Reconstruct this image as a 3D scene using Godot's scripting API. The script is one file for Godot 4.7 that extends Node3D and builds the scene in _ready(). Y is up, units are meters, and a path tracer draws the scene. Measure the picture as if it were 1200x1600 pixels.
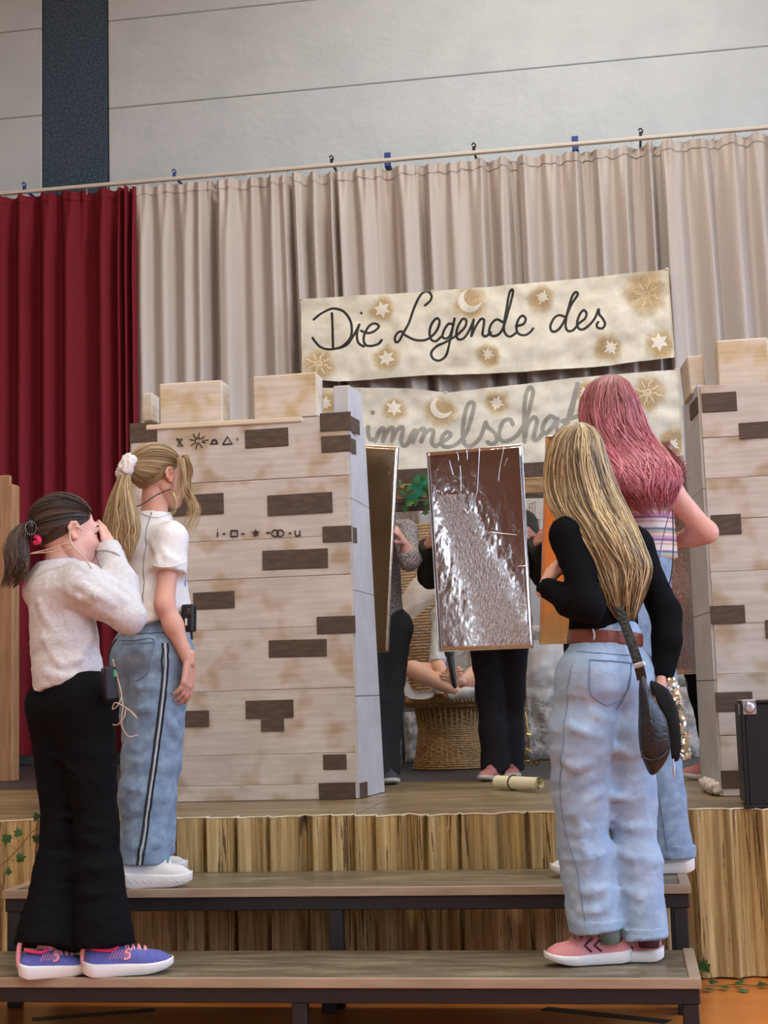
extends Node3D

# ------------------------------------------------------------------ camera model
const FOCAL := 2300.0                       # pixels, for a 1200 x 1600 frame
const STAGE := 0.531                        # height of the stage floor
const STEP_LOW := 0.18
const STEP_HIGH := 0.36
var eye := Vector3(0, 0.937, 0)
var look := Basis.from_euler(Vector3(0.1229, 0.1578, -0.0294))
var M := {}
var rng := RandomNumberGenerator.new()
var taken := {}
var base_of := {}

func ray(px: float, py: float) -> Vector3:
	return look * Vector3((px - 600.0) / FOCAL, -(py - 800.0) / FOCAL, -1.0)

func at(px: float, py: float, z: float) -> Vector3:
	var d := ray(px, py)
	return eye + d * (z / d.z)

func on(px: float, py: float, h: float) -> Vector3:
	var d := ray(px, py)
	return eye + d * ((h - eye.y) / d.y)

# ------------------------------------------------------------------ mesh builder
class MB:
	var v := PackedVector3Array()
	var c := PackedColorArray()
	var u := PackedVector2Array()
	var idx := PackedInt32Array()
	var col := Color(1, 1, 1)

	func add(p: Vector3, uv := Vector2.ZERO) -> int:
		v.append(p)
		c.append(col)
		u.append(uv)
		return v.size() - 1

	# a triangle of its own corners, facing away from "inside"
	func tri(a: Vector3, b: Vector3, d: Vector3, inside: Vector3) -> void:
		var n := (d - a).cross(b - a)
		var k := v.size()
		if n.dot((a + b + d) / 3.0 - inside) < 0.0:
			var t := b
			b = d
			d = t
		add(a)
		add(b)
		add(d)
		idx.append_array(PackedInt32Array([k, k + 1, k + 2]))

	func quad(a: Vector3, b: Vector3, d: Vector3, e: Vector3, inside: Vector3) -> void:
		var n := (d - a).cross(b - a)
		var k := v.size()
		add(a, Vector2(0, 0))
		add(b, Vector2(1, 0))
		add(d, Vector2(1, 1))
		add(e, Vector2(0, 1))
		if n.dot((a + b + d + e) * 0.25 - inside) < 0.0:
			idx.append_array(PackedInt32Array([k, k + 2, k + 1, k, k + 3, k + 2]))
		else:
			idx.append_array(PackedInt32Array([k, k + 1, k + 2, k, k + 2, k + 3]))

	# box with chamfered edges
	func box(o: Vector3, size: Vector3, b := Basis.IDENTITY, bev := 0.0) -> void:
		var h := size * 0.5
		bev = minf(bev, minf(h.x, minf(h.y, h.z)) * 0.9)
		var f := {}
		for sx in [-1, 1]:
			for sy in [-1, 1]:
				for sz in [-1, 1]:
					var s := Vector3(sx, sy, sz)
					for a in 3:
						var p := s * (h - Vector3.ONE * bev)
						p[a] = s[a] * h[a]
						f[[sx, sy, sz, a]] = o + b * p
		for a in 3:
			var e := (a + 1) % 3
			var g := (a + 2) % 3
			for s in [-1, 1]:
				var q := []
				for w in [[-1, -1], [1, -1], [1, 1], [-1, 1]]:
					var k := [0, 0, 0, a]
					k[a] = s
					k[e] = w[0]
					k[g] = w[1]
					q.append(f[k])
				quad(q[0], q[1], q[2], q[3], o)
			if bev > 0.0:
				for s1 in [-1, 1]:
					for s2 in [-1, 1]:
						var k0 := [0, 0, 0, e]
						k0[e] = s1
						k0[g] = s2
						k0[a] = -1
						var k1 := k0.duplicate()
						k1[a] = 1
						var k2 := k1.duplicate()
						k2[3] = g
						var k3 := k0.duplicate()
						k3[3] = g
						quad(f[k0], f[k1], f[k2], f[k3], o)
		if bev > 0.0:
			for sx in [-1, 1]:
				for sy in [-1, 1]:
					for sz in [-1, 1]:
						tri(f[[sx, sy, sz, 0]], f[[sx, sy, sz, 1]], f[[sx, sy, sz, 2]], o)

	# a smooth sheet: rows of points, all of one length
	func sheet(rows: Array, wrap := false, flip := false, uv_scale := Vector2.ONE) -> void:
		var k := v.size()
		var nr := rows.size()
		var nc: int = rows[0].size()
		for r in nr:
			var row: PackedVector3Array = rows[r]
			for j in nc:
				add(row[j], Vector2(float(j) / (nc - 1) * uv_scale.x, float(r) / (nr - 1) * uv_scale.y))
		for r in nr - 1:
			for j in (nc if wrap else nc - 1):
				var j2 := (j + 1) % nc
				var a := k + r * nc + j
				var b := k + r * nc + j2
				var d := a + nc
				var e := b + nc
				if flip:
					idx.append_array(PackedInt32Array([a, d, b, b, d, e]))
				else:
					idx.append_array(PackedInt32Array([a, b, d, b, e, d]))

	# a tube along points; radii is one number or one for each point
	func tube(pts: PackedVector3Array, radii, sides := 6, caps := true, squash := 1.0, cols = null) -> void:
		var np := pts.size()
		if np < 2:
			return
		var k := v.size()
		var t := (pts[1] - pts[0]).normalized()
		var up := Vector3.UP if absf(t.y) < 0.9 else Vector3.RIGHT
		var nx := t.cross(up).normalized()
		for i in np:
			var t2 := (pts[mini(i + 1, np - 1)] - pts[maxi(i - 1, 0)]).normalized()
			nx = (nx - t2 * nx.dot(t2)).normalized()
			var ny := t2.cross(nx)
			var r: float = radii[i] if radii is Array or radii is PackedFloat32Array else radii
			if cols != null:
				col = cols[i]
			for s in sides:
				var w := TAU * s / sides
				add(pts[i] + nx * (cos(w) * r) + ny * (sin(w) * r * squash), Vector2(float(s) / sides, float(i) / (np - 1)))
		for i in np - 1:
			for s in sides:
				var a := k + i * sides + s
				var b := k + i * sides + (s + 1) % sides
				idx.append_array(PackedInt32Array([a, b, a + sides, b, b + sides, a + sides]))
		if caps:
			for e in [0, np - 1]:
				var m := add(pts[e])
				var q: int = k + e * sides
				for s in sides:
					var a := q + s
					var b := q + (s + 1) % sides
					if e == 0:
						idx.append_array(PackedInt32Array([m, b, a]))
					else:
						idx.append_array(PackedInt32Array([m, a, b]))

	# a flat strap along points; out is the way its face looks
	func strap(pts: PackedVector3Array, width: float, thick: float, out: Vector3) -> void:
		var rows := []
		var n := pts.size()
		for i in n:
			var t := (pts[mini(i + 1, n - 1)] - pts[maxi(i - 1, 0)]).normalized()
			var s := t.cross(out).normalized() * width * 0.5
			var o := s.cross(t).normalized() * thick * 0.5
			rows.append(PackedVector3Array([pts[i] + s + o, pts[i] - s + o, pts[i] - s - o, pts[i] + s - o]))
		sheet(rows, true)

	# a cushion with that outline, puffed to both sides along "out"
	func pillow(edge: PackedVector3Array, thick: float, out: Vector3, middle: Vector3) -> void:
		for side in [1.0, -1.0]:
			var rows := []
			for r in 9:
				var f := 1.0 - r / 8.0
				var row := PackedVector3Array()
				for p in edge:
					row.append(middle.lerp(p, f) + out * (side * thick * sqrt(1.0 - f * f)))
				rows.append(row)
			sheet(rows, true, side < 0.0)

	# profile of (radius, height) turned round the y axis of a frame
	func lathe(profile: Array, seg: int, xf := Transform3D.IDENTITY, sx := 1.0, sz := 1.0) -> void:
		var rows := []
		for p in profile:
			var row := PackedVector3Array()
			for s in seg:
				var w := TAU * s / seg
				row.append(xf * Vector3(cos(w) * p[0] * sx, p[1], sin(w) * p[0] * sz))
			rows.append(row)
		sheet(rows, true, true)

	# flat polygon pushed out along the frame's z
	func extrude(poly: PackedVector2Array, depth: float, xf: Transform3D) -> void:
		var t := Geometry2D.triangulate_polygon(poly)
		var mid := Vector2.ZERO
		for p in poly:
			mid += p
		mid /= poly.size()
		var cz := xf * Vector3(mid.x, mid.y, depth * 0.5)
		for i in range(0, t.size(), 3):
			for z in [0.0, depth]:
				var a := poly[t[i]]
				var b := poly[t[i + 1]]
				var d := poly[t[i + 2]]
				var ins := xf * Vector3((a.x + b.x + d.x) / 3.0, (a.y + b.y + d.y) / 3.0, depth * 0.5)
				tri(xf * Vector3(a.x, a.y, z), xf * Vector3(b.x, b.y, z), xf * Vector3(d.x, d.y, z), ins)
		var cw := Geometry2D.is_polygon_clockwise(poly)
		for i in poly.size():
			var a := poly[i]
			var b := poly[(i + 1) % poly.size()]
			var nrm := Vector2(b.y - a.y, a.x - b.x) * (-1.0 if cw else 1.0)
			var m := (a + b) * 0.5 - nrm
			quad(xf * Vector3(a.x, a.y, 0), xf * Vector3(b.x, b.y, 0), xf * Vector3(b.x, b.y, depth), xf * Vector3(a.x, a.y, depth), xf * Vector3(m.x, m.y, depth * 0.5))

	func done(shift := Vector3.ZERO) -> ArrayMesh:
		var n := PackedVector3Array()
		n.resize(v.size())
		for t in range(0, idx.size(), 3):
			var a := idx[t]
			var b := idx[t + 1]
			var d := idx[t + 2]
			var f := (v[d] - v[a]).cross(v[b] - v[a])
			n[a] += f
			n[b] += f
			n[d] += f
		for i in n.size():
			n[i] = n[i].normalized() if n[i].length_squared() > 1e-20 else Vector3.UP
		var w := v
		if shift != Vector3.ZERO:
			w = Transform3D(Basis.IDENTITY, -shift) * v
		var arr := []
		arr.resize(Mesh.ARRAY_MAX)
		arr[Mesh.ARRAY_VERTEX] = w
		arr[Mesh.ARRAY_NORMAL] = n
		arr[Mesh.ARRAY_COLOR] = c
		arr[Mesh.ARRAY_TEX_UV] = u
		arr[Mesh.ARRAY_INDEX] = idx
		var m := ArrayMesh.new()
		m.add_surface_from_arrays(Mesh.PRIMITIVE_TRIANGLES, arr)
		return m

# ------------------------------------------------------------------ smooth joined solids, meshed as surface nets
class Solid:
	var kind := PackedInt32Array()           # 0 tapered capsule, 1 ellipsoid, 2 carved ellipsoid
	var pa := PackedVector3Array()
	var pb := PackedVector3Array()
	var ra := PackedFloat32Array()
	var rb := PackedFloat32Array()
	var nn := PackedVector3Array()
	var qq := PackedFloat32Array()
	var flat := PackedInt32Array()           # 1: flat at b, 2: flat at a, 3: both
	var inv: Array[Basis] = []
	var cuts := []                           # planes [point, normal]: what lies beyond is cut away
	var k := 0.02
	var own := PackedFloat32Array()          # width of the blend of each piece
	var blend := -1.0                        # blend of the pieces added next; below 0 the common one
	var noise: FastNoiseLite = null
	var nscale := Vector3.ONE
	var namp := 0.0

	func cap(a: Vector3, b: Vector3, r0: float, r1: float, q := 1.0, axis := Vector3.ZERO, flat_end := 0) -> void:
		kind.append(0)
		pa.append(a)
		pb.append(b)
		ra.append(r0)
		rb.append(r1)
		qq.append(q)
		nn.append(axis.normalized() if axis != Vector3.ZERO else Vector3.ZERO)
		flat.append(flat_end)
		own.append(blend)
		inv.append(Basis.IDENTITY)

	func chain(pts: Array, rs: Array, q := 1.0, axis := Vector3.ZERO, flat_end := 0) -> void:
		for i in pts.size() - 1:
			cap(pts[i], pts[i + 1], rs[i], rs[i + 1], q, axis, flat_end if i == pts.size() - 2 else 0)

	func ell(o: Vector3, radii: Vector3, b := Basis.IDENTITY, carve := false) -> void:
		kind.append(2 if carve else 1)
		pa.append(o)
		pb.append(radii)
		ra.append(maxf(radii.x, maxf(radii.y, radii.z)))
		rb.append(minf(radii.x, minf(radii.y, radii.z)))
		qq.append(1.0)
		nn.append(Vector3.ZERO)
		flat.append(0)
		own.append(blend)
		inv.append((b * Basis.from_scale(radii)).inverse())

	func one(i: int, p: Vector3) -> float:
		if kind[i] == 0:
			var a := pa[i]
			var ab := pb[i] - a
			var d := p - a
			var q := qq[i]
			var f := 1.0
			if q != 1.0:
				var n := nn[i]
				var g := 1.0 / q - 1.0
				d += n * (d.dot(n) * g)
				ab += n * (ab.dot(n) * g)
				f = 0.5 + 0.5 * q
			var l := ab.length_squared()
			var t := clampf(d.dot(ab) / l, 0.0, 1.0) if l > 1e-12 else 0.0
			var r := ((d - ab * t).length() - lerpf(ra[i], rb[i], t)) * f
			if flat[i] > 0:
				var dir := (pb[i] - a).normalized()
				if flat[i] & 1:
					r = maxf(r, (p - pb[i]).dot(dir))
				if flat[i] & 2:
					r = maxf(r, (a - p).dot(dir))
			return r
		var w := inv[i] * (p - pa[i])
		return (w.length() - 1.0) * rb[i]

	func dist(p: Vector3) -> float:
		var f := 10.0
		for i in kind.size():
			var d := one(i, p)
			if kind[i] == 2:
				f = maxf(f, -d)
			else:
				var kk := own[i] if own[i] > 0.0 else k
				var h := maxf(kk - absf(f - d), 0.0) / kk
				f = minf(f, d) - h * h * kk * 0.25
		if noise != null:
			f -= namp * noise.get_noise_3dv(p * nscale)
		for q in cuts:
			f = maxf(f, (p - q[0]).dot(q[1]))
		return f

	# the point of the surface nearest to p, and lift above it
	func snap(p: Vector3, lift := 0.0) -> Vector3:
		for i in 6:
			var e := 0.002
			var d := dist(p)
			var g := Vector3(dist(p + Vector3(e, 0, 0)) - d, dist(p + Vector3(0, e, 0)) - d, dist(p + Vector3(0, 0, e)) - d) / e
			p -= g.normalized() * (d - lift) * 0.9
		return p

	func normal(p: Vector3) -> Vector3:
		var e := 0.003
		var d := dist(p)
		return Vector3(dist(p + Vector3(e, 0, 0)) - d, dist(p + Vector3(0, e, 0)) - d, dist(p + Vector3(0, 0, e)) - d).normalized()

	func mesh(mb: MB, cell: float, paint = null) -> void:
		var lo := Vector3.ONE * 1e9
		var hi := -lo
		var m := k + 3.0 * cell
		for i in kind.size():
			if kind[i] == 2:
				continue
			var r := Vector3.ONE * (maxf(ra[i], rb[i]) + m)
			var a := pa[i]
			var b := pb[i] if kind[i] == 0 else pa[i]
			lo = lo.min(a.min(b) - r)
			hi = hi.max(a.max(b) + r)
		var nx := int((hi.x - lo.x) / cell) + 2
		var ny := int((hi.y - lo.y) / cell) + 2
		var nz := int((hi.z - lo.z) / cell) + 2
		var f := PackedFloat32Array()
		f.resize(nx * ny * nz)
		f.fill(10.0)
		for pass_no in 2:
			for i in kind.size():
				if (kind[i] == 2) != (pass_no == 1):
					continue
				var r := maxf(ra[i], rb[i]) + m
				var kk := own[i] if own[i] > 0.0 else k
				var a := pa[i]
				var b := pb[i] if kind[i] == 0 else pa[i]
				var l3 := ((a.min(b) - Vector3.ONE * r - lo) / cell).floor()
				var h3 := ((a.max(b) + Vector3.ONE * r - lo) / cell).ceil()
				var x0 := clampi(int(l3.x), 0, nx)
				var x1 := clampi(int(h3.x) + 1, 0, nx)
				var y0 := clampi(int(l3.y), 0, ny)
				var y1 := clampi(int(h3.y) + 1, 0, ny)
				var z0 := clampi(int(l3.z), 0, nz)
				var z1 := clampi(int(h3.z) + 1, 0, nz)
				for z in range(z0, z1):
					for y in range(y0, y1):
						var o := (z * ny + y) * nx
						for x in range(x0, x1):
							var d := one(i, lo + Vector3(x, y, z) * cell)
							var g := f[o + x]
							if pass_no == 1:
								f[o + x] = maxf(g, -d)
							else:
								var h := kk - absf(g - d)
								if h > 0.0:
									h /= kk
									f[o + x] = minf(g, d) - h * h * kk * 0.25
								elif d < g:
									f[o + x] = d
		var lim := 3.0 * cell
		if noise != null or cuts.size() > 0:
			for z in nz:
				for y in ny:
					var o := (z * ny + y) * nx
					for x in nx:
						var g := f[o + x]
						if g < lim and (g > -lim or cuts.size() > 0):
							var p := lo + Vector3(x, y, z) * cell
							if noise != null and g > -lim:
								g -= namp * noise.get_noise_3dv(p * nscale)
							for q in cuts:
								g = maxf(g, (p - q[0]).dot(q[1]))
							f[o + x] = g
		var id := PackedInt32Array()
		id.resize(nx * ny * nz)
		id.fill(-1)
		var off := PackedInt32Array([0, 1, nx, nx + 1, nx * ny, nx * ny + 1, nx * ny + nx, nx * ny + nx + 1])
		var ea := PackedInt32Array([0, 2, 4, 6, 0, 1, 4, 5, 0, 1, 2, 3])
		var eb := PackedInt32Array([1, 3, 5, 7, 2, 3, 6, 7, 4, 5, 6, 7])
		var s := PackedFloat32Array()
		s.resize(8)
		var first := mb.v.size()
		for z in nz - 1:
			for y in ny - 1:
				var o := (z * ny + y) * nx
				for x in nx - 1:
					var i0 := o + x
					if absf(f[i0]) > lim:
						continue
					var neg := 0
					for j in 8:
						s[j] = f[i0 + off[j]]
						if s[j] < 0.0:
							neg += 1
					if neg == 0 or neg == 8:
						continue
					var sum := Vector3.ZERO
					var cnt := 0
					for e in 12:
						var a := ea[e]
						var b := eb[e]
						if (s[a] < 0.0) != (s[b] < 0.0):
							var t := s[a] / (s[a] - s[b])
							sum += Vector3(a & 1, (a >> 1) & 1, a >> 2).lerp(Vector3(b & 1, (b >> 1) & 1, b >> 2), t)
							cnt += 1
					var p := lo + (Vector3(x, y, z) + sum / cnt) * cell
					id[i0] = mb.add(p)
		var st := PackedInt32Array([1, nx, nx * ny])
		for z in range(1, nz - 1):
			for y in range(1, ny - 1):
				var o := (z * ny + y) * nx
				for x in range(1, nx - 1):
					var i0 := o + x
					if id[i0] < 0:
						continue
					var n0 := f[i0] < 0.0
					for a in 3:
						if n0 != (f[i0 + st[a]] < 0.0):
							var sb := st[(a + 1) % 3]
							var sc := st[(a + 2) % 3]
							var q0 := id[i0]
							var q1 := id[i0 - sb]
							var q2 := id[i0 - sb - sc]
							var q3 := id[i0 - sc]
							if q1 < 0 or q2 < 0 or q3 < 0:
								continue
							if n0:
								mb.idx.append_array(PackedInt32Array([q0, q3, q2, q0, q2, q1]))
							else:
								mb.idx.append_array(PackedInt32Array([q0, q1, q2, q0, q2, q3]))
		if paint != null:
			for i in range(first, mb.v.size()):
				mb.c[i] = paint.call(mb.v[i])

# ------------------------------------------------------------------ naming and scene tree
func numbered(called: String) -> String:
	if not taken.has(called):
		taken[called] = 0
		return called
	taken[called] += 1
	return "%s_%03d" % [called, taken[called]]

func tag(o: Node, label: String, category: String, group := "", kind := "") -> void:
	if label != "":
		o.set_meta("label", label)
	if category != "":
		o.set_meta("category", category)
	if group != "":
		o.set_meta("group", group)
	if kind != "":
		o.set_meta("kind", kind)

func thing(called: String, label: String, category: String, base := Vector3.ZERO, group := "", kind := "") -> Node3D:
	var o := Node3D.new()
	o.name = numbered(called)
	add_child(o, true)
	o.position = base
	base_of[o] = base
	tag(o, label, category, group, kind)
	return o

# a part in world coordinates, kept relative to its thing's base
func part(parent: Node3D, called: String, mb: MB, m: Material, label := "") -> MeshInstance3D:
	var o := MeshInstance3D.new()
	o.name = called
	var b: Vector3 = base_of[parent]
	o.mesh = mb.done(b)
	o.material_override = m
	parent.add_child(o, true)
	base_of[o] = b
	if label != "":
		o.set_meta("label", label)
	return o

# a copy of one shared mesh as a part
func piece(parent: Node3D, called: String, mesh: Mesh, m: Material, xf: Transform3D) -> MeshInstance3D:
	var o := MeshInstance3D.new()
	o.name = called
	o.mesh = mesh
	o.material_override = m
	o.transform = Transform3D(xf.basis, xf.origin - base_of[parent])
	parent.add_child(o, true)
	base_of[o] = base_of[parent]
	return o

func solo(called: String, mb: MB, m: Material, label: String, category: String, base := Vector3.ZERO, group := "", kind := "") -> MeshInstance3D:
	var o := MeshInstance3D.new()
	o.name = numbered(called)
	o.mesh = mb.done(base)
	o.material_override = m
	o.position = base
	add_child(o, true)
	base_of[o] = base
	tag(o, label, category, group, kind)
	return o

# ------------------------------------------------------------------ curves
func spline(p: Array, per := 6) -> PackedVector3Array:
	var out := PackedVector3Array()
	for i in p.size() - 1:
		var a: Vector3 = p[maxi(i - 1, 0)]
		var b: Vector3 = p[i]
		var c: Vector3 = p[i + 1]
		var d: Vector3 = p[mini(i + 2, p.size() - 1)]
		for s in per:
			var t := float(s) / per
			out.append(b.cubic_interpolate(c, a, d, t))
	out.append(p[p.size() - 1])
	return out

func line_at(pts: Array, x: float) -> float:       # piecewise linear y of x, pts sorted by x
	if x <= pts[0][0]:
		return pts[0][1]
	for i in pts.size() - 1:
		if x <= pts[i + 1][0]:
			return lerpf(pts[i][1], pts[i + 1][1], (x - pts[i][0]) / (pts[i + 1][0] - pts[i][0]))
	return pts[pts.size() - 1][1]

func soft_at(pts: Array, x: float) -> float:
	if x <= pts[0][0]:
		return pts[0][1]
	for i in pts.size() - 1:
		if x <= pts[i + 1][0]:
			var t: float = (x - pts[i][0]) / (pts[i + 1][0] - pts[i][0])
			return lerpf(pts[i][1], pts[i + 1][1], 0.5 - 0.5 * cos(PI * t))
	return pts[pts.size() - 1][1]

# ------------------------------------------------------------------ materials
func mat(color: Color, rough := 0.8, metal := 0.0, spec := 0.5) -> StandardMaterial3D:
	var m := StandardMaterial3D.new()
	m.albedo_color = color
	m.roughness = rough
	m.metallic = metal
	m.metallic_specular = spec
	return m

func rgb(r: int, g: int, b: int) -> Color:
	return Color(r / 255.0, g / 255.0, b / 255.0)

func noise_of(seed_no: int, freq: float, oct := 4, type := FastNoiseLite.TYPE_SIMPLEX_SMOOTH) -> FastNoiseLite:
	var n := FastNoiseLite.new()
	n.seed = seed_no
	n.frequency = freq
	n.noise_type = type
	n.fractal_octaves = oct
	return n

# noise texture through a list of [offset, colour]
func ntex(seed_no: int, freq: float, ramp: Array, size := 512, oct := 4) -> NoiseTexture2D:
	var g := Gradient.new()
	var off := PackedFloat32Array()
	var cs := PackedColorArray()
	for r in ramp:
		off.append(r[0])
		cs.append(r[1])
	g.offsets = off
	g.colors = cs
	var t := NoiseTexture2D.new()
	t.width = size
	t.height = size
	t.seamless = true
	t.noise = noise_of(seed_no, freq, oct)
	t.color_ramp = g
	return t

func bump(seed_no: int, freq: float, strength := 4.0, size := 512, oct := 4) -> NoiseTexture2D:
	var t := NoiseTexture2D.new()
	t.width = size
	t.height = size
	t.seamless = true
	t.noise = noise_of(seed_no, freq, oct)
	t.as_normal_map = true
	t.bump_strength = strength
	return t

func tri_mat(tex: Texture2D, scale: Vector3, rough := 0.8, normal: Texture2D = null, nstr := 0.5, world := false) -> StandardMaterial3D:
	var m := mat(Color.WHITE, rough)
	m.albedo_texture = tex
	m.uv1_triplanar = true
	m.uv1_world_triplanar = world
	m.uv1_scale = scale
	if normal != null:
		m.normal_enabled = true
		m.normal_texture = normal
		m.normal_scale = nstr
	return m

func picture(w: int, h: int, f: Callable) -> ImageTexture:
	var im := Image.create(w, h, false, Image.FORMAT_RGB8)
	for y in h:
		for x in w:
			im.set_pixel(x, y, f.call(x, y))
	return ImageTexture.create_from_image(im)

# ------------------------------------------------------------------ the scene
func _ready() -> void:
	rng.seed = 7
	# camera
	var cam := Camera3D.new()
	cam.name = "camera"
	cam.position = eye
	cam.basis = look
	cam.fov = rad_to_deg(2.0 * atan(800.0 / FOCAL))
	cam.near = 0.05
	cam.far = 200.0
	add_child(cam)
	cam.current = true
	# daylight outside the windows
	var sky_mat := ProceduralSkyMaterial.new()
	sky_mat.sky_top_color = Color(0.62, 0.74, 0.93)
	sky_mat.sky_horizon_color = Color(0.86, 0.91, 0.97)
	sky_mat.ground_bottom_color = Color(0.3, 0.32, 0.3)
	sky_mat.ground_horizon_color = Color(0.6, 0.62, 0.62)
	sky_mat.sky_energy_multiplier = 1.0
	var sky := Sky.new()
	sky.sky_material = sky_mat
	var env := Environment.new()
	env.background_mode = Environment.BG_SKY
	env.sky = sky
	env.background_energy_multiplier = 9.0
	env.tonemap_mode = Environment.TONE_MAPPER_LINEAR
	env.tonemap_exposure = 1.12
	env.sdfgi_enabled = true
	env.ssao_enabled = true
	env.ssil_enabled = true
	var we := WorldEnvironment.new()
	we.name = "environment"
	we.environment = env
	add_child(we)
	make_materials()
	prop_materials()
	# lamps of the hall: [x, z, energy]
	for q in [[-0.1, -7.3, 11.0], [-4.4, -1.6, 5.0], [-0.4, -2.2, 10.0], [3.4, -2.2, 9.0], [-4.4, 2.2, 8.0], [-0.6, 2.2, 9.0], [3.2, 2.2, 9.0], [-0.6, 6.6, 9.0]]:
		ceiling_lamp(q[0], q[1], q[2])
	build_hall()
	build_stage()
	build_curtains()
	build_banners()
	build_towers()
	build_props()
	build_people()

const CEILING := 7.2
const HALL_LEFT := -8.5
const HALL_RIGHT := 6.5
const HALL_BACK := -9.65
const HALL_REAR := 11.0

func ceiling_lamp(x: float, z: float, energy: float) -> void:
	var where := "over the stage" if z < -5.0 else ("over the steps" if z < -1.0 else ("over the audience" if z < 4.0 else "at the back of the hall"))
	var side := "left" if x < -3.0 else ("middle" if x < 1.0 else "right")
	var t := thing("ceiling_lamp", "white framed ceiling light panel %s, %s row" % [where, side], "lamp", Vector3(x, CEILING, z), "ceiling light panels")
	var b := MB.new()
	for s in [-1, 1]:
		b.box(Vector3(x + s * 0.72, CEILING - 0.06, z), Vector3(0.06, 0.12, 0.66), Basis.IDENTITY, 0.01)
		b.box(Vector3(x, CEILING - 0.06, z + s * 0.3), Vector3(1.38, 0.12, 0.06), Basis.IDENTITY, 0.01)
	part(t, "frame", b, M.lamp_frame)
	b = MB.new()
	b.box(Vector3(x, CEILING - 0.05, z), Vector3(1.38, 0.04, 0.54))
	part(t, "diffuser", b, M.lamp_glow)
	var l := AreaLight3D.new()
	l.name = "light"
	l.area_size = Vector2(1.36, 0.52)
	l.area_normalize_energy = true
	l.light_energy = energy
	l.light_color = Color(1.0, 0.985, 0.95)
	l.shadow_enabled = true
	l.area_range = 40.0
	l.area_attenuation = 2.0
	t.add_child(l)
	l.rotation_degrees = Vector3(-90, 0, 0)
	l.position = Vector3(0, -0.125, 0)

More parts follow.
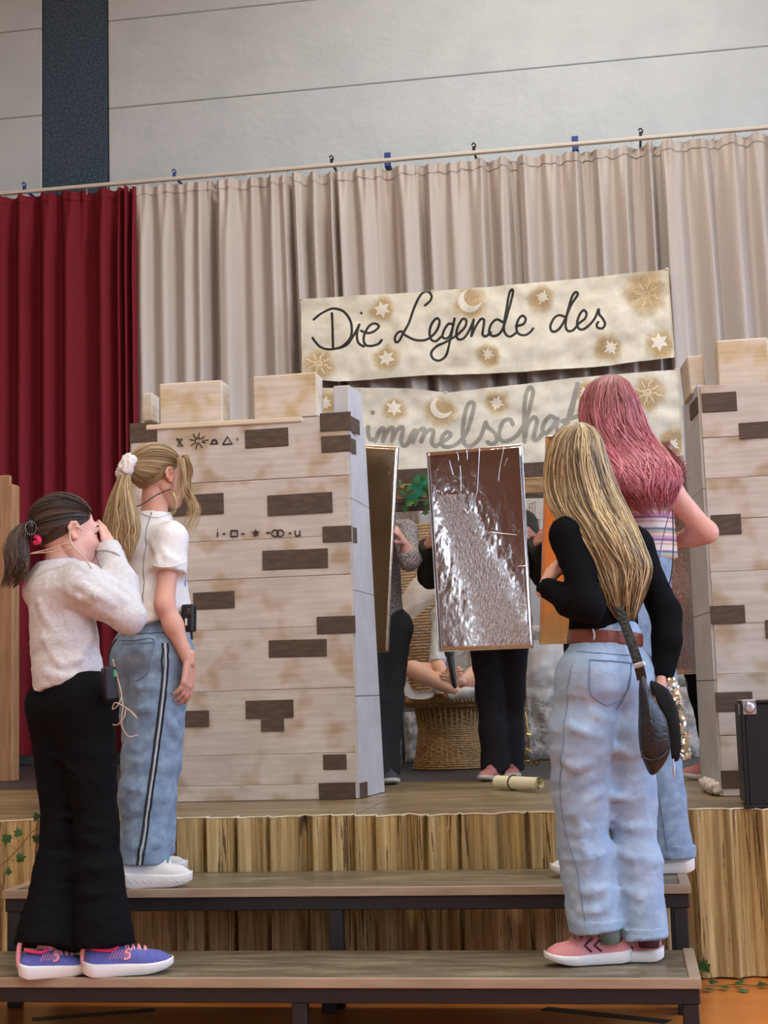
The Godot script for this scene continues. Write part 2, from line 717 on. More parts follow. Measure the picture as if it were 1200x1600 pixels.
func make_materials() -> void:
	M.lamp_frame = mat(rgb(235, 235, 232), 0.5)
	M.lamp_glow = mat(rgb(250, 245, 235), 0.6)
	M.lamp_glow.emission_enabled = true
	M.lamp_glow.emission = Color(1.0, 0.93, 0.82)
	M.lamp_glow.emission_energy_multiplier = 1.5
	# hall
	M.wall = tri_mat(ntex(3, 0.012, [[0.0, rgb(190, 197, 201)], [0.5, rgb(196, 203, 207)], [1.0, rgb(201, 207, 210)]]), Vector3.ONE * 0.35, 0.75, bump(4, 0.05, 3.0), 0.15, true)
	M.wall_side = mat(rgb(205, 203, 198), 0.9)
	M.felt = tri_mat(ntex(8, 0.09, [[0.2, rgb(52, 67, 82)], [0.5, rgb(68, 85, 102)], [0.8, rgb(88, 106, 121)]], 256), Vector3.ONE * 2.2, 1.0, bump(9, 0.2, 6.0, 256), 0.8, true)
	M.dark_gap = mat(rgb(22, 24, 28), 0.9)
	M.ceiling = mat(rgb(208, 205, 198), 0.95)
	M.floor = tri_mat(ntex(12, 0.01, [[0.0, rgb(180, 100, 40)], [0.5, rgb(198, 116, 50)], [1.0, rgb(212, 132, 62)]], 512, 6), Vector3.ONE * 0.5, 0.32, null, 0.0, true)
	M.floor_line = mat(rgb(42, 38, 36), 0.5)
	M.rear_wood = tri_mat(ntex(14, 0.02, [[0.0, rgb(96, 62, 42)], [1.0, rgb(128, 86, 58)]]), Vector3(2.0, 0.4, 2.0), 0.6, null, 0.0, true)
	M.window_frame = mat(rgb(225, 225, 222), 0.5)
	M.glass = mat(Color(0.95, 0.98, 1.0, 0.06), 0.02)
	M.glass.transparency = BaseMaterial3D.TRANSPARENCY_ALPHA
	# stage boards: streaks along x
	var gn := noise_of(21, 0.01, 5)
	var gf := noise_of(22, 0.06, 3)
	var deck := func(c0: Color, c1: Color, c2: Color, streak: float) -> ImageTexture:
		return picture(768, 384, func(x, y):
			var n: float = gn.get_noise_2d(x * 0.5, y * 5.0) * streak + gf.get_noise_2d(x * 0.8, y * 3.0) * 0.28
			var q := clampf(0.5 + n, 0.0, 1.0)
			var s := 1.0 if gf.get_noise_2d(x * 1.3 + 900, y * 9.0) < 0.52 else 1.13
			var c := c0.lerp(c1, q * 2.0) if q < 0.5 else c1.lerp(c2, q * 2.0 - 1.0)
			return Color(c.r * s, c.g * s, c.b * s))
	M.deck = tri_mat(deck.call(rgb(104, 88, 60), rgb(136, 117, 84), rgb(162, 142, 106), 0.75), Vector3.ONE * 0.55, 0.33, bump(23, 0.03, 2.0), 0.25, true)
	M.deck_dark = tri_mat(deck.call(rgb(46, 46, 46), rgb(58, 57, 56), rgb(70, 69, 67), 0.5), Vector3.ONE * 0.55, 0.5, null, 0.0, true)
	M.step_top = tri_mat(deck.call(rgb(92, 81, 62), rgb(116, 104, 82), rgb(146, 133, 106), 0.8), Vector3.ONE * 0.7, 0.38, bump(24, 0.03, 2.0), 0.3, true)
	M.trim = tri_mat(ntex(25, 0.02, [[0.0, rgb(150, 128, 104)], [0.55, rgb(165, 142, 117)], [1.0, rgb(178, 155, 130)]], 256), Vector3(0.6, 4.0, 4.0), 0.55, null, 0.0, true)
	M.steel = tri_mat(ntex(26, 0.05, [[0.0, rgb(26, 23, 24)], [0.8, rgb(36, 32, 32)], [0.93, rgb(46, 42, 40)], [0.97, rgb(96, 88, 84)]], 512, 5), Vector3.ONE * 1.4, 0.5, null, 0.0, true)
	# printed wood cloth
	var wa := noise_of(31, 0.02, 4)
	var wb := noise_of(32, 0.05, 3)
	M.skirt = mat(Color.WHITE, 0.75)
	M.skirt.albedo_texture = picture(1024, 256, func(x, y):
		var ang: float = TAU * x / 1024.0
		var px := cos(ang) * 163.0
		var pz := sin(ang) * 163.0
		var n: float = wa.get_noise_3d(px * 2.2, y * 0.10, pz * 2.2)
		var f: float = wb.get_noise_3d(px * 4.0, y * 0.25, pz * 4.0)
		var d: float = wa.get_noise_3d(px * 1.3 + 500.0, y * 0.05, pz * 1.3)
		var q := clampf(0.55 + n * 0.8 + f * 0.35, 0.0, 1.0)
		var c := rgb(150, 119, 68).lerp(rgb(218, 191, 134), q)
		if absf(d) < 0.035:
			c = c.lerp(rgb(84, 60, 36), 0.75)
		return c)
	M.skirt.uv1_scale = Vector3(3.0, 1.0, 1.0)
	M.skirt_edge = mat(rgb(226, 212, 178), 0.8)
	# curtains
	M.red = tri_mat(ntex(41, 0.2, [[0.0, rgb(112, 3, 24)], [1.0, rgb(126, 6, 30)]], 256), Vector3.ONE * 3.0, 0.85, null, 0.0, true)
	M.beige = tri_mat(ntex(42, 0.15, [[0.0, rgb(190, 178, 169)], [1.0, rgb(201, 189, 180)]], 256), Vector3.ONE * 3.0, 0.42, bump(43, 0.012, 4.0), 0.35, true)
	M.rail = mat(rgb(214, 205, 192), 0.45)
	M.blue_clip = mat(rgb(28, 62, 128), 0.5)
	M.dark_metal = mat(rgb(48, 48, 50), 0.45, 0.6)
	# painted cardboard, sprayed with tan spots
	var ca := noise_of(51, 0.012, 3)
	var cb := noise_of(52, 0.02, 4)
	var cc := noise_of(53, 0.008, 4)
	var board := func(base: Color, tan: Color, seed_x: float) -> ImageTexture:
		return picture(512, 512, func(x, y):
			var s := smoothstep(-0.02, 0.55, ca.get_noise_2d(x * 1.5 + seed_x, y * 1.5)) * 0.62
			var w := cb.get_noise_2d(x * 0.7 + seed_x, y * 9.0) * 0.055 + cc.get_noise_2d(x * 2.0, y * 2.0 + seed_x) * 0.05
			var c := base.lerp(tan, s)
			return Color(c.r + w, c.g + w, c.b + w))
	M.board = []
	for k in 4:
		var m := tri_mat(board.call(rgb(199, 187, 175), rgb(162, 134, 98), 700.0 * k), Vector3.ONE * 0.45, 0.7, bump(54, 0.02, 2.0), 0.3)
		m.uv1_offset = Vector3(0.5, 0.02 * k, 0.5)
		M.board.append(m)
	M.board_pale = tri_mat(board.call(rgb(212, 198, 178), rgb(188, 156, 100), 3300.0), Vector3.ONE * 0.5, 0.7)
	M.board_pale.uv1_offset = Vector3(0.5, 0.5, 0.5)
	M.board_side = tri_mat(ntex(55, 0.02, [[0.0, rgb(188, 186, 186)], [1.0, rgb(206, 204, 202)]], 256), Vector3.ONE, 0.55, bump(56, 0.02, 3.0), 0.3)
	M.board_edge = mat(rgb(220, 202, 174), 0.8)
	M.brick = tri_mat(ntex(57, 0.03, [[0.0, rgb(70, 54, 43)], [0.6, rgb(86, 68, 55)], [1.0, rgb(98, 80, 64)]], 256), Vector3(1.5, 6.0, 1.5), 0.7)
	M.ink = mat(rgb(52, 46, 42), 0.8)
	M.wood_board = tri_mat(ntex(58, 0.02, [[0.0, rgb(156, 112, 78)], [0.6, rgb(176, 132, 94)], [1.0, rgb(190, 148, 108)]], 256), Vector3(5.0, 0.6, 5.0), 0.7)

func build_hall() -> void:
	var b := MB.new()
	b.box(Vector3((HALL_LEFT + HALL_RIGHT) / 2, -0.1, (HALL_BACK + HALL_REAR) / 2), Vector3(HALL_RIGHT - HALL_LEFT + 0.6, 0.2, HALL_REAR - HALL_BACK + 0.6))
	var fl := solo("floor", b, M.floor, "orange brown sports hall floor", "floor", Vector3.ZERO, "", "structure")
	for s in [[on(50, 1593, 0), on(243, 1578, 0)], [on(850, 1576, 0), on(1045, 1597, 0)]]:
		b = MB.new()
		var d: Vector3 = (s[1] - s[0]).normalized()
		b.box((s[0] + s[1]) * 0.5 + Vector3(0, 0.0006, 0), Vector3((s[1] - s[0]).length(), 0.0012, 0.05), Basis(d, Vector3.UP, d.cross(Vector3.UP)))
		part(fl, "floor_line", b, M.floor_line, "dark line marking on the floor")
	b = MB.new()
	b.box(Vector3((HALL_LEFT + HALL_RIGHT) / 2, CEILING + 0.1, (HALL_BACK + HALL_REAR) / 2), Vector3(HALL_RIGHT - HALL_LEFT + 0.6, 0.2, HALL_REAR - HALL_BACK + 0.6))
	solo("ceiling", b, M.ceiling, "pale ceiling of the sports hall", "ceiling", Vector3(0, CEILING, 0), "", "structure")
	# back wall: concrete panels with open joints, and a strip of blue grey felt
	var w := thing("wall_back", "light grey wall of large concrete panels above the curtains", "wall", Vector3(0, 0, HALL_BACK), "", "structure")
	b = MB.new()
	b.box(Vector3((HALL_LEFT + HALL_RIGHT) / 2, CEILING / 2, HALL_BACK - 0.16), Vector3(HALL_RIGHT - HALL_LEFT + 0.6, CEILING, 0.2))
	part(w, "backing", b, M.dark_gap)
	var xa := at(66, 140, HALL_BACK).x
	var xb := at(168, 140, HALL_BACK).x
	var j1 := at(600, 129, HALL_BACK).y
	var j2 := at(170, 33, HALL_BACK).y
	var step := j2 - j1
	var ys := [0.0, j1 - 6.0 * step, j1 - 5.0 * step, j1 - 4.0 * step, j1 - 3.0 * step, j1 - 2.0 * step, j1 - 1.0 * step, j1, j2, j2 + step, CEILING]
	for r in ys.size() - 1:
		if ys[r + 1] - ys[r] < 0.05:
			continue
		for q in [[HALL_LEFT - 0.3, xa - 0.006], [xb + 0.006, HALL_RIGHT + 0.3]]:
			b = MB.new()
			b.box(Vector3((q[0] + q[1]) / 2, (ys[r] + ys[r + 1]) / 2, HALL_BACK - 0.03), Vector3(q[1] - q[0], ys[r + 1] - ys[r] - 0.004, 0.06), Basis.IDENTITY, 0.006)
			part(w, "panel", b, M.wall)
	b = MB.new()
	b.box(Vector3((xa + xb) / 2, CEILING / 2, HALL_BACK - 0.03), Vector3(xb - xa - 0.008, CEILING, 0.056), Basis.IDENTITY, 0.004)
	part(w, "felt_strip", b, M.felt, "blue grey felt strip set in the wall")
	# left and rear walls
	b = MB.new()
	b.box(Vector3(HALL_LEFT - 0.1, CEILING / 2, (HALL_BACK + HALL_REAR) / 2), Vector3(0.2, CEILING, HALL_REAR - HALL_BACK))
	solo("wall_left", b, M.wall_side, "plain pale side wall of the hall", "wall", Vector3(HALL_LEFT, 0, 0), "", "structure")
	var rw := thing("wall_rear", "brown wood clad wall behind the audience", "wall", Vector3(0, 0, HALL_REAR), "", "structure")
	var rx := [HALL_LEFT, -6.6, -5.8, -3.05, -2.6, 3.4, 4.3, HALL_RIGHT]
	for k in range(0, rx.size(), 2):
		b = MB.new()
		b.box(Vector3((rx[k] + rx[k + 1]) / 2, CEILING / 2, HALL_REAR + 0.1), Vector3(rx[k + 1] - rx[k], CEILING, 0.2))
		part(rw, "cladding", b, M.rear_wood)
	for k in range(1, rx.size() - 1, 2):
		var xc: float = (rx[k] + rx[k + 1]) / 2
		var xw: float = rx[k + 1] - rx[k]
		for q in [[0.0, 1.0], [4.1, CEILING]]:
			b = MB.new()
			b.box(Vector3(xc, (q[0] + q[1]) / 2, HALL_REAR + 0.1), Vector3(xw, q[1] - q[0], 0.2))
			part(rw, "cladding", b, M.rear_wood)
		var rt := thing("window_%d" % (6 + (k - 1) / 2), "narrow tall window in the wood clad rear wall", "window", Vector3(xc, 1.0, HALL_REAR), "rear windows", "structure")
		b = MB.new()
		for s in [-1, 1]:
			b.box(Vector3(xc + s * (xw / 2 - 0.03), 2.55, HALL_REAR + 0.1), Vector3(0.06, 3.1, 0.08), Basis.IDENTITY, 0.01)
		for s in [1.03, 2.6, 4.07]:
			b.box(Vector3(xc, s, HALL_REAR + 0.1), Vector3(xw, 0.06, 0.08), Basis.IDENTITY, 0.01)
		part(rt, "window_frame", b, M.window_frame)
		b = MB.new()
		b.box(Vector3(xc, 2.55, HALL_REAR + 0.1), Vector3(xw - 0.04, 3.06, 0.008))
		part(rt, "pane", b, M.glass)
	# right wall with a row of tall windows
	var wr := thing("wall_right", "window wall on the right of the hall", "wall", Vector3(HALL_RIGHT, 0, 0), "", "structure")
	var y0 := 1.9
	var y1 := 6.2
	b = MB.new()
	b.box(Vector3(HALL_RIGHT + 0.1, y0 / 2, (HALL_BACK + HALL_REAR) / 2), Vector3(0.2, y0, HALL_REAR - HALL_BACK))
	part(wr, "parapet", b, M.wall_side)
	b = MB.new()
	b.box(Vector3(HALL_RIGHT + 0.1, (y1 + CEILING) / 2, (HALL_BACK + HALL_REAR) / 2), Vector3(0.2, CEILING - y1, HALL_REAR - HALL_BACK))
	part(wr, "lintel", b, M.wall_side)
	var zs := [HALL_BACK, -8.2, -5.2, -4.6, -1.6, -1.0, 2.0, 2.6, 5.6, 6.2, 9.2, HALL_REAR]
	for k in range(0, zs.size(), 2):
		b = MB.new()
		b.box(Vector3(HALL_RIGHT + 0.1, (y0 + y1) / 2, (zs[k] + zs[k + 1]) / 2), Vector3(0.2, y1 - y0, zs[k + 1] - zs[k]))
		part(wr, "pier", b, M.wall_side)
	var no := 0
	for k in range(1, zs.size() - 1, 2):
		no += 1
		var zc: float = (zs[k] + zs[k + 1]) / 2
		var wd: float = zs[k + 1] - zs[k]
		var t := thing("window_%d" % no, "tall white framed window in the right wall", "window", Vector3(HALL_RIGHT, y0, zc), "hall windows", "structure")
		b = MB.new()
		for s in [-1, 0, 1]:
			b.box(Vector3(HALL_RIGHT + 0.1, (y0 + y1) / 2, zc + s * (wd / 2 - 0.04)), Vector3(0.08, y1 - y0, 0.08), Basis.IDENTITY, 0.01)
		for s in [y0 + 0.04, 4.05, y1 - 0.04]:
			b.box(Vector3(HALL_RIGHT + 0.1, s, zc), Vector3(0.08, 0.08, wd), Basis.IDENTITY, 0.01)
		part(t, "window_frame", b, M.window_frame)
		b = MB.new()
		b.box(Vector3(HALL_RIGHT + 0.1, (y0 + y1) / 2, zc), Vector3(0.008, y1 - y0 - 0.04, wd - 0.04))
		part(t, "pane", b, M.glass)

func build_stage() -> void:
	# deck of the stage: panels, brown in front and dark behind
	var t := thing("stage_platform", "low stage with brown boards in front and dark boards behind", "stage", Vector3(-1.0, 0, -7.2))
	var xs := [-6.9, -4.9, -2.9, -0.93, 1.07, 3.07]
	var zz := [-5.022, -6.8, -8.8, -9.62]
	for r in 3:
		for k in xs.size() - 1:
			var b := MB.new()
			b.box(Vector3((xs[k] + xs[k + 1]) / 2, STAGE - 0.03, (zz[r] + zz[r + 1]) / 2), Vector3(xs[k + 1] - xs[k] - 0.003, 0.06, zz[r] - zz[r + 1] - 0.003), Basis.IDENTITY, 0.0025)
			part(t, "deck_panel", b, M.deck if r == 0 else M.deck_dark)
	for x in xs:
		for z in [-5.1, -6.8, -9.4]:
			var b := MB.new()
			b.box(Vector3(clampf(x, -6.8, 3.0), (STAGE - 0.061) / 2, z), Vector3(0.06, STAGE - 0.061, 0.06), Basis.IDENTITY, 0.005)
			part(t, "leg", b, M.steel)
	# cloth skirt hung along the front of the stage
	var pleats := [[265, 0], [285, .006], [298, -.016], [304, .018], [320, .004], [338, .002], [345, -.018], [348, .02], [372, .006], [385, .008], [390, -.016], [394, .02], [415, .002], [432, .006], [437, -.015], [442, .018], [465, .004], [484, .01], [488, -.018], [497, -.002], [506, .014], [524, -.004], [530, -.016], [534, .018], [560, .004], [565, -.015], [569, .018], [590, .0], [597, -.015], [600, .018], [630, .002], [640, .016], [644, -.018], [668, .01], [674, -.016], [678, .018], [700, .0], [720, .018], [725, -.018], [728, .012], [750, .002], [776, .016], [790, .0], [808, -.01], [822, .016], [826, -.016], [832, .006], [850, .0], [866, .012], [900, -.01], [940, .014], [980, -.012], [1020, .014], [1060, -.01], [1085, .012], [1110, .002], [1125, .006], [1137, .02], [1146, -.004], [1158, -.018], [1178, -.01], [1186, .018], [1200, .004]]
	var prof := []
	for k in 40:
		prof.append([-6.9 + k * 0.125, 0.014 * sin(k * 2.1) + 0.006 * sin(k * 5.3)])
	for p in pleats:
		var x := on(p[0], 1276.0 - p[0] * 0.012, STAGE).x
		if x > prof[prof.size() - 1][0] + 0.004:
			prof.append([x, p[1]])
	for k in 18:
		prof.append([0.45 + k * 0.15, 0.016 * sin(k * 2.7)])
	var rows := []
	var nz := noise_of(61, 1.5, 2)
	var zfront := -4.976
	var xcols := PackedFloat32Array()
	for k in 160:
		xcols.append(lerpf(-6.88, -2.5, k / 160.0))
	for k in 1150:
		xcols.append(lerpf(-2.5, 0.6, k / 1150.0))
	for k in 100:
		xcols.append(lerpf(0.6, 3.02, k / 99.0))
	for r in 9:
		var f := r / 8.0
		var row := PackedVector3Array()
		for x in xcols:
			var d := soft_at(prof, x + 0.012 * f * nz.get_noise_2d(x * 2.0, 3.0))
			var amp := 1.0 - 0.35 * f + 0.15 * nz.get_noise_2d(x, f * 2.0)
			var top := STAGE + 0.002 + 0.004 * nz.get_noise_2d(x * 3.0, 9.0) - 0.012 * maxf(0.0, nz.get_noise_2d(x * 1.1, 40.0) - 0.25)
			var y := lerpf(top, 0.004 + 0.006 * absf(nz.get_noise_2d(x * 2.0, 70.0)), f)
			row.append(Vector3(x, y, zfront + d * 1.9 * amp + 0.012 * f * nz.get_noise_2d(x * 0.8, 20.0)))
		rows.append(row)
	var st := thing("stage_skirt", "gathered cloth skirt printed like wood along the stage front", "skirt", Vector3(-1.0, 0, zfront))
	var b2 := MB.new()
	b2.sheet(rows)
	for i in b2.v.size():
		b2.u[i] = Vector2((b2.v[i].x + 6.88) / 3.3, b2.v[i].y / 0.55)
	part(st, "cloth", b2, M.skirt)
	b2 = MB.new()
	var edge := PackedVector3Array()
	for k in range(0, xcols.size(), 2):
		edge.append(rows[0][k] + Vector3(0, 0.001, 0))
	b2.tube(edge, 0.0028, 4, true)
	part(st, "hem", b2, M.skirt_edge, "pale frayed upper edge")
	# two step platforms
	step_platform(STEP_LOW, -4.018, -4.474, -2.05, 0.158, "lower wooden step platform with black steel frame, nearest the hall floor", [-2.0, -0.915, 0.128])
	step_platform(STEP_HIGH, -4.476, -4.934, -1.962, 0.16, "upper wooden step platform with black steel frame, against the stage", [-1.93, -0.9, 0.128])

func step_platform(h: float, z0: float, z1: float, x0: float, x1: float, label: String, legs: Array) -> void:
	var xm := (x0 + x1) / 2
	var t := thing("step_platform", label, "step", Vector3(xm, 0, (z0 + z1) / 2), "step platforms")
	var b := MB.new()
	b.box(Vector3(xm, h - 0.014, (z0 + z1) / 2), Vector3(x1 - x0 - 0.062, 0.022, z0 - z1 - 0.028), Basis.IDENTITY, 0.001)
	part(t, "top_board", b, M.step_top)
	b = MB.new()
	b.box(Vector3(xm, h - 0.0135, z0 - 0.007), Vector3(x1 - x0, 0.027, 0.014), Basis.IDENTITY, 0.002)
	part(t, "front_trim", b, M.trim)
	for s in [x0 + 0.0155, x1 - 0.0155]:
		b = MB.new()
		b.box(Vector3(s, h - 0.0135, (z0 + z1) / 2 - 0.007), Vector3(0.031, 0.027, z0 - z1 - 0.0145), Basis.IDENTITY, 0.002)
		part(t, "side_trim", b, M.trim)
	for z in [z0 - 0.032, z1 + 0.026]:
		b = MB.new()
		b.box(Vector3(xm, h - 0.027 - 0.021, z), Vector3(x1 - x0 - 0.01, 0.042, 0.04), Basis.IDENTITY, 0.003)
		part(t, "rail", b, M.steel)
	for x in legs:
		b = MB.new()
		b.box(Vector3(x, h - 0.048, (z0 + z1) / 2), Vector3(0.036, 0.04, z0 - z1 - 0.1), Basis.IDENTITY, 0.002)
		part(t, "cross_rail", b, M.steel)
		for z in [z0 - 0.032, z1 + 0.026]:
			if h > 0.3 and z < z0 - 0.1 and x == legs[1]:
				continue
			b = MB.new()
			b.box(Vector3(x, (h - 0.069) / 2, z), Vector3(0.042, h - 0.069, 0.038), Basis.IDENTITY, 0.003)
			part(t, "leg", b, M.steel)

# ------------------------------------------------------------------ curtains
const CURTAIN_Z := -9.4

func curtain(called: String, label: String, folds: Array, px0: float, px1: float, m: Material, top_px: Array, lean: Array, group: String, bottom := STAGE + 0.06, depth := 1.0) -> void:
	var n := int((px1 - px0) / 1.6)
	var rows := []
	var nz := noise_of(71 + int(px0), 1.2, 3)
	var levels := [0.0, 0.006, 0.012, 0.02, 0.035, 0.06, 0.1, 0.16, 0.24, 0.34, 0.45, 0.6, 0.8, 1.0]
	for f in levels:
		var row := PackedVector3Array()
		for k in n + 1:
			var px := lerpf(px0, px1, float(k) / n)
			var d := soft_at(folds, px)
			var x := at(px, 400.0, CURTAIN_Z).x
			var ty := at(px, line_at(top_px, px), CURTAIN_Z).y
			var hook := 0.5 + 0.5 * cos(TAU * px / 33.0 + 3.0 * nz.get_noise_1d(px * 0.02))
			ty -= 0.018 * (1.0 - hook)
			var y := lerpf(ty, bottom, f)
			var gather := smoothstep(0.0, 0.12, f)
			var tight := d * (0.55 + 0.45 * gather) * 1.25 + 0.012 * (1.0 - gather) * cos(TAU * px / 16.5)
			var sway := 0.01 * nz.get_noise_2d(x * 3.0, y * 0.8) * gather
			var lx: float = soft_at(lean, px) * f if lean.size() > 0 else 0.0
			row.append(Vector3(x + lx, y, CURTAIN_Z + (tight * depth * (1.0 - 0.1 * f) + sway)))
		rows.append(row)
	var b := MB.new()
	b.sheet(rows)
	var x0 := at((px0 + px1) / 2, 400, CURTAIN_Z).x
	var t := thing(called, label, "curtain", Vector3(x0, bottom, CURTAIN_Z), group)
	part(t, "cloth", b, m)
	# heading band and hooks
	b = MB.new()
	var band := [PackedVector3Array(), PackedVector3Array()]
	for k in rows[0].size():
		band[0].append(rows[0][k] + Vector3(0, 0.002, 0.004))
		band[1].append(rows[2][k] + Vector3(0, -0.012, 0.005))
	b.sheet(band)
	part(t, "heading_band", b, m)
	var k := px0 + 8.0
	while k < px1 - 3.0:
		b = MB.new()
		var p := at(k, line_at(top_px, k) + 1.0, CURTAIN_Z - 0.01)
		b.tube(spline([p + Vector3(0, -0.03, 0.004), p + Vector3(0, 0.012, 0.008), p + Vector3(0, 0.03, 0), p + Vector3(0, 0.02, -0.01)], 3), 0.003, 5)
		part(t, "hook", b, M.rail)
		k += 33.0

func build_curtains() -> void:
	var top := [[-400, 340], [0, 308], [213, 291], [600, 262], [900, 237], [1200, 206], [1700, 155]]
	# rail on brackets
	var r0 := at(-500, 342, CURTAIN_Z)
	var r1 := at(1700, 150, CURTAIN_Z)
	var ry := at(600, 251, CURTAIN_Z).y
	var t := thing("curtain_rail", "long cream curtain rail running across the wall", "rail", Vector3(-1, ry, CURTAIN_Z))
	var b := MB.new()
	b.box(Vector3((r0.x + r1.x) / 2, ry, CURTAIN_Z), Vector3(r1.x - r0.x, 0.026, 0.03), Basis.IDENTITY, 0.006)
	part(t, "rail_bar", b, M.rail)
	for px in [38, 272, 518, 741, 1003]:
		var p := Vector3(at(px, 250, CURTAIN_Z).x, ry, CURTAIN_Z)
		b = MB.new()
		b.box(p + Vector3(0, 0.02, -0.11), Vector3(0.016, 0.014, 0.25), Basis.IDENTITY, 0.002)
		b.box(p + Vector3(0, 0.03, 0.0), Vector3(0.02, 0.03, 0.02), Basis.IDENTITY, 0.003)
		b.tube(spline([p + Vector3(0, 0.02, 0), p + Vector3(0.014, 0.045, 0.01), p + Vector3(0.0, 0.064, 0.012), p + Vector3(-0.012, 0.05, 0.01)], 4), 0.005, 5)
		part(t, "bracket", b, M.blue_clip if px < 300 else M.dark_metal)
	for px in [607, 900]:
		var p := Vector3(at(px, 250, CURTAIN_Z - 0.16).x, ry + 0.05, CURTAIN_Z - 0.12)
		b = MB.new()
		b.box(p, Vector3(0.044, 0.1, 0.012), Basis.IDENTITY, 0.003)
		b.box(p + Vector3(0, -0.045, -0.06), Vector3(0.044, 0.012, 0.13), Basis.IDENTITY, 0.003)
		part(t, "wall_clip", b, M.blue_clip, "flat blue holder above the rail")
	var D := 0.055
	var red := [[-400, D]]
	for k in 11:
		red.append([-370 + k * 34, -D if k % 2 == 0 else D])
	red.append_array([[7, D * .8], [20, -D * .6], [37, D], [56, -D], [75, D], [92, -D * .7], [108, D * .9], [125, -D * .2], [143, -D], [163, D], [181, -D * .8], [188, D * .8], [193, -D * .9], [199, D * .9], [204, -D * .8], [211, D], [215, D * .2]])
	curtain("red_curtain", "dark red stage curtain hanging at the left", red, -400, 215, M.red, top, [], "", STAGE + 0.07)
	var g := "beige backdrop curtains"
	curtain("beige_curtain", "beige curtain panel hanging right beside the red curtain", [[213, 0.0], [222, D * .5], [238, -D * .4], [256, D * .35], [271, -D * .45], [290, D * .5], [302, D * .1], [314, D * .6], [326, -D * .3], [334, -D * 1.2], [344, -D]], 213, 345, M.beige, top, [], g, STAGE + 0.03)
	curtain("beige_curtain", "beige curtain panel left of the upper banner's left end", [[341, D * .2], [346, D * .9], [357, D], [379, -D * .5], [394, D * .1], [408, -D * .4], [428, D * .8], [438, D * .2], [448, D * .6], [459, -D], [466, -D]], 341, 467, M.beige, top, [[341, 0.0], [466, 0.05]], g, STAGE + 0.03)
	curtain("beige_curtain", "beige curtain panel behind the left half of the banners", [[460, D * .4], [466, D * 1.1], [472, D * .6], [478, -D], [492, D * .7], [511, -D * .8], [521, D], [526, -D * .9], [533, D * .9], [554, -D * .3], [568, D * .8], [590, D * .0], [611, -D], [622, D * .4], [634, D * 1.2], [655, D * .4], [661, -D * 1.1], [675, D * .8], [695, -D * .2], [712, D * .6], [735, D * .1], [757, D * .8], [767, -D], [787, D * .9], [797, D * .3], [804, -D * 1.2], [816, -D * 1.2]], 460, 816, M.beige, top, [[460, 0.08], [600, 0.09], [660, 0.06], [720, 0.02], [816, 0.02]], g, STAGE + 0.03)
	curtain("beige_curtain", "beige curtain panel behind the right half of the banners", [[814, -D * .6], [818, D * .4], [826, D * .9], [846, -D * .5], [867, D * .8], [884, -D * .5], [907, D], [918, -D * .9], [931, -D], [943, D * .9], [962, -D * .2], [984, D * 1.1], [994, -D], [1011, -D * 1.1], [1024, D], [1033, -D], [1048, -D * 1.1]], 814, 1048, M.beige, top, [], g, STAGE + 0.03)
	curtain("beige_curtain", "beige curtain panel right of the banners, above the right tower", [[1042, D * .4], [1046, D * 1.1], [1062, D * .8], [1079, -D * .4], [1111, D], [1122, -D * .8], [1154, D * .8], [1176, -D * .6], [1194, D * .6], [1215, -D * .8], [1240, D], [1270, -D], [1300, D], [1340, -D], [1380, D], [1420, -D], [1460, D], [1500, -D], [1540, D], [1580, -D], [1620, D]], 1042, 1620, M.beige, top, [[1042, -0.02], [1080, 0.06], [1200, 0.03], [1620, 0.0]], g, STAGE + 0.03)

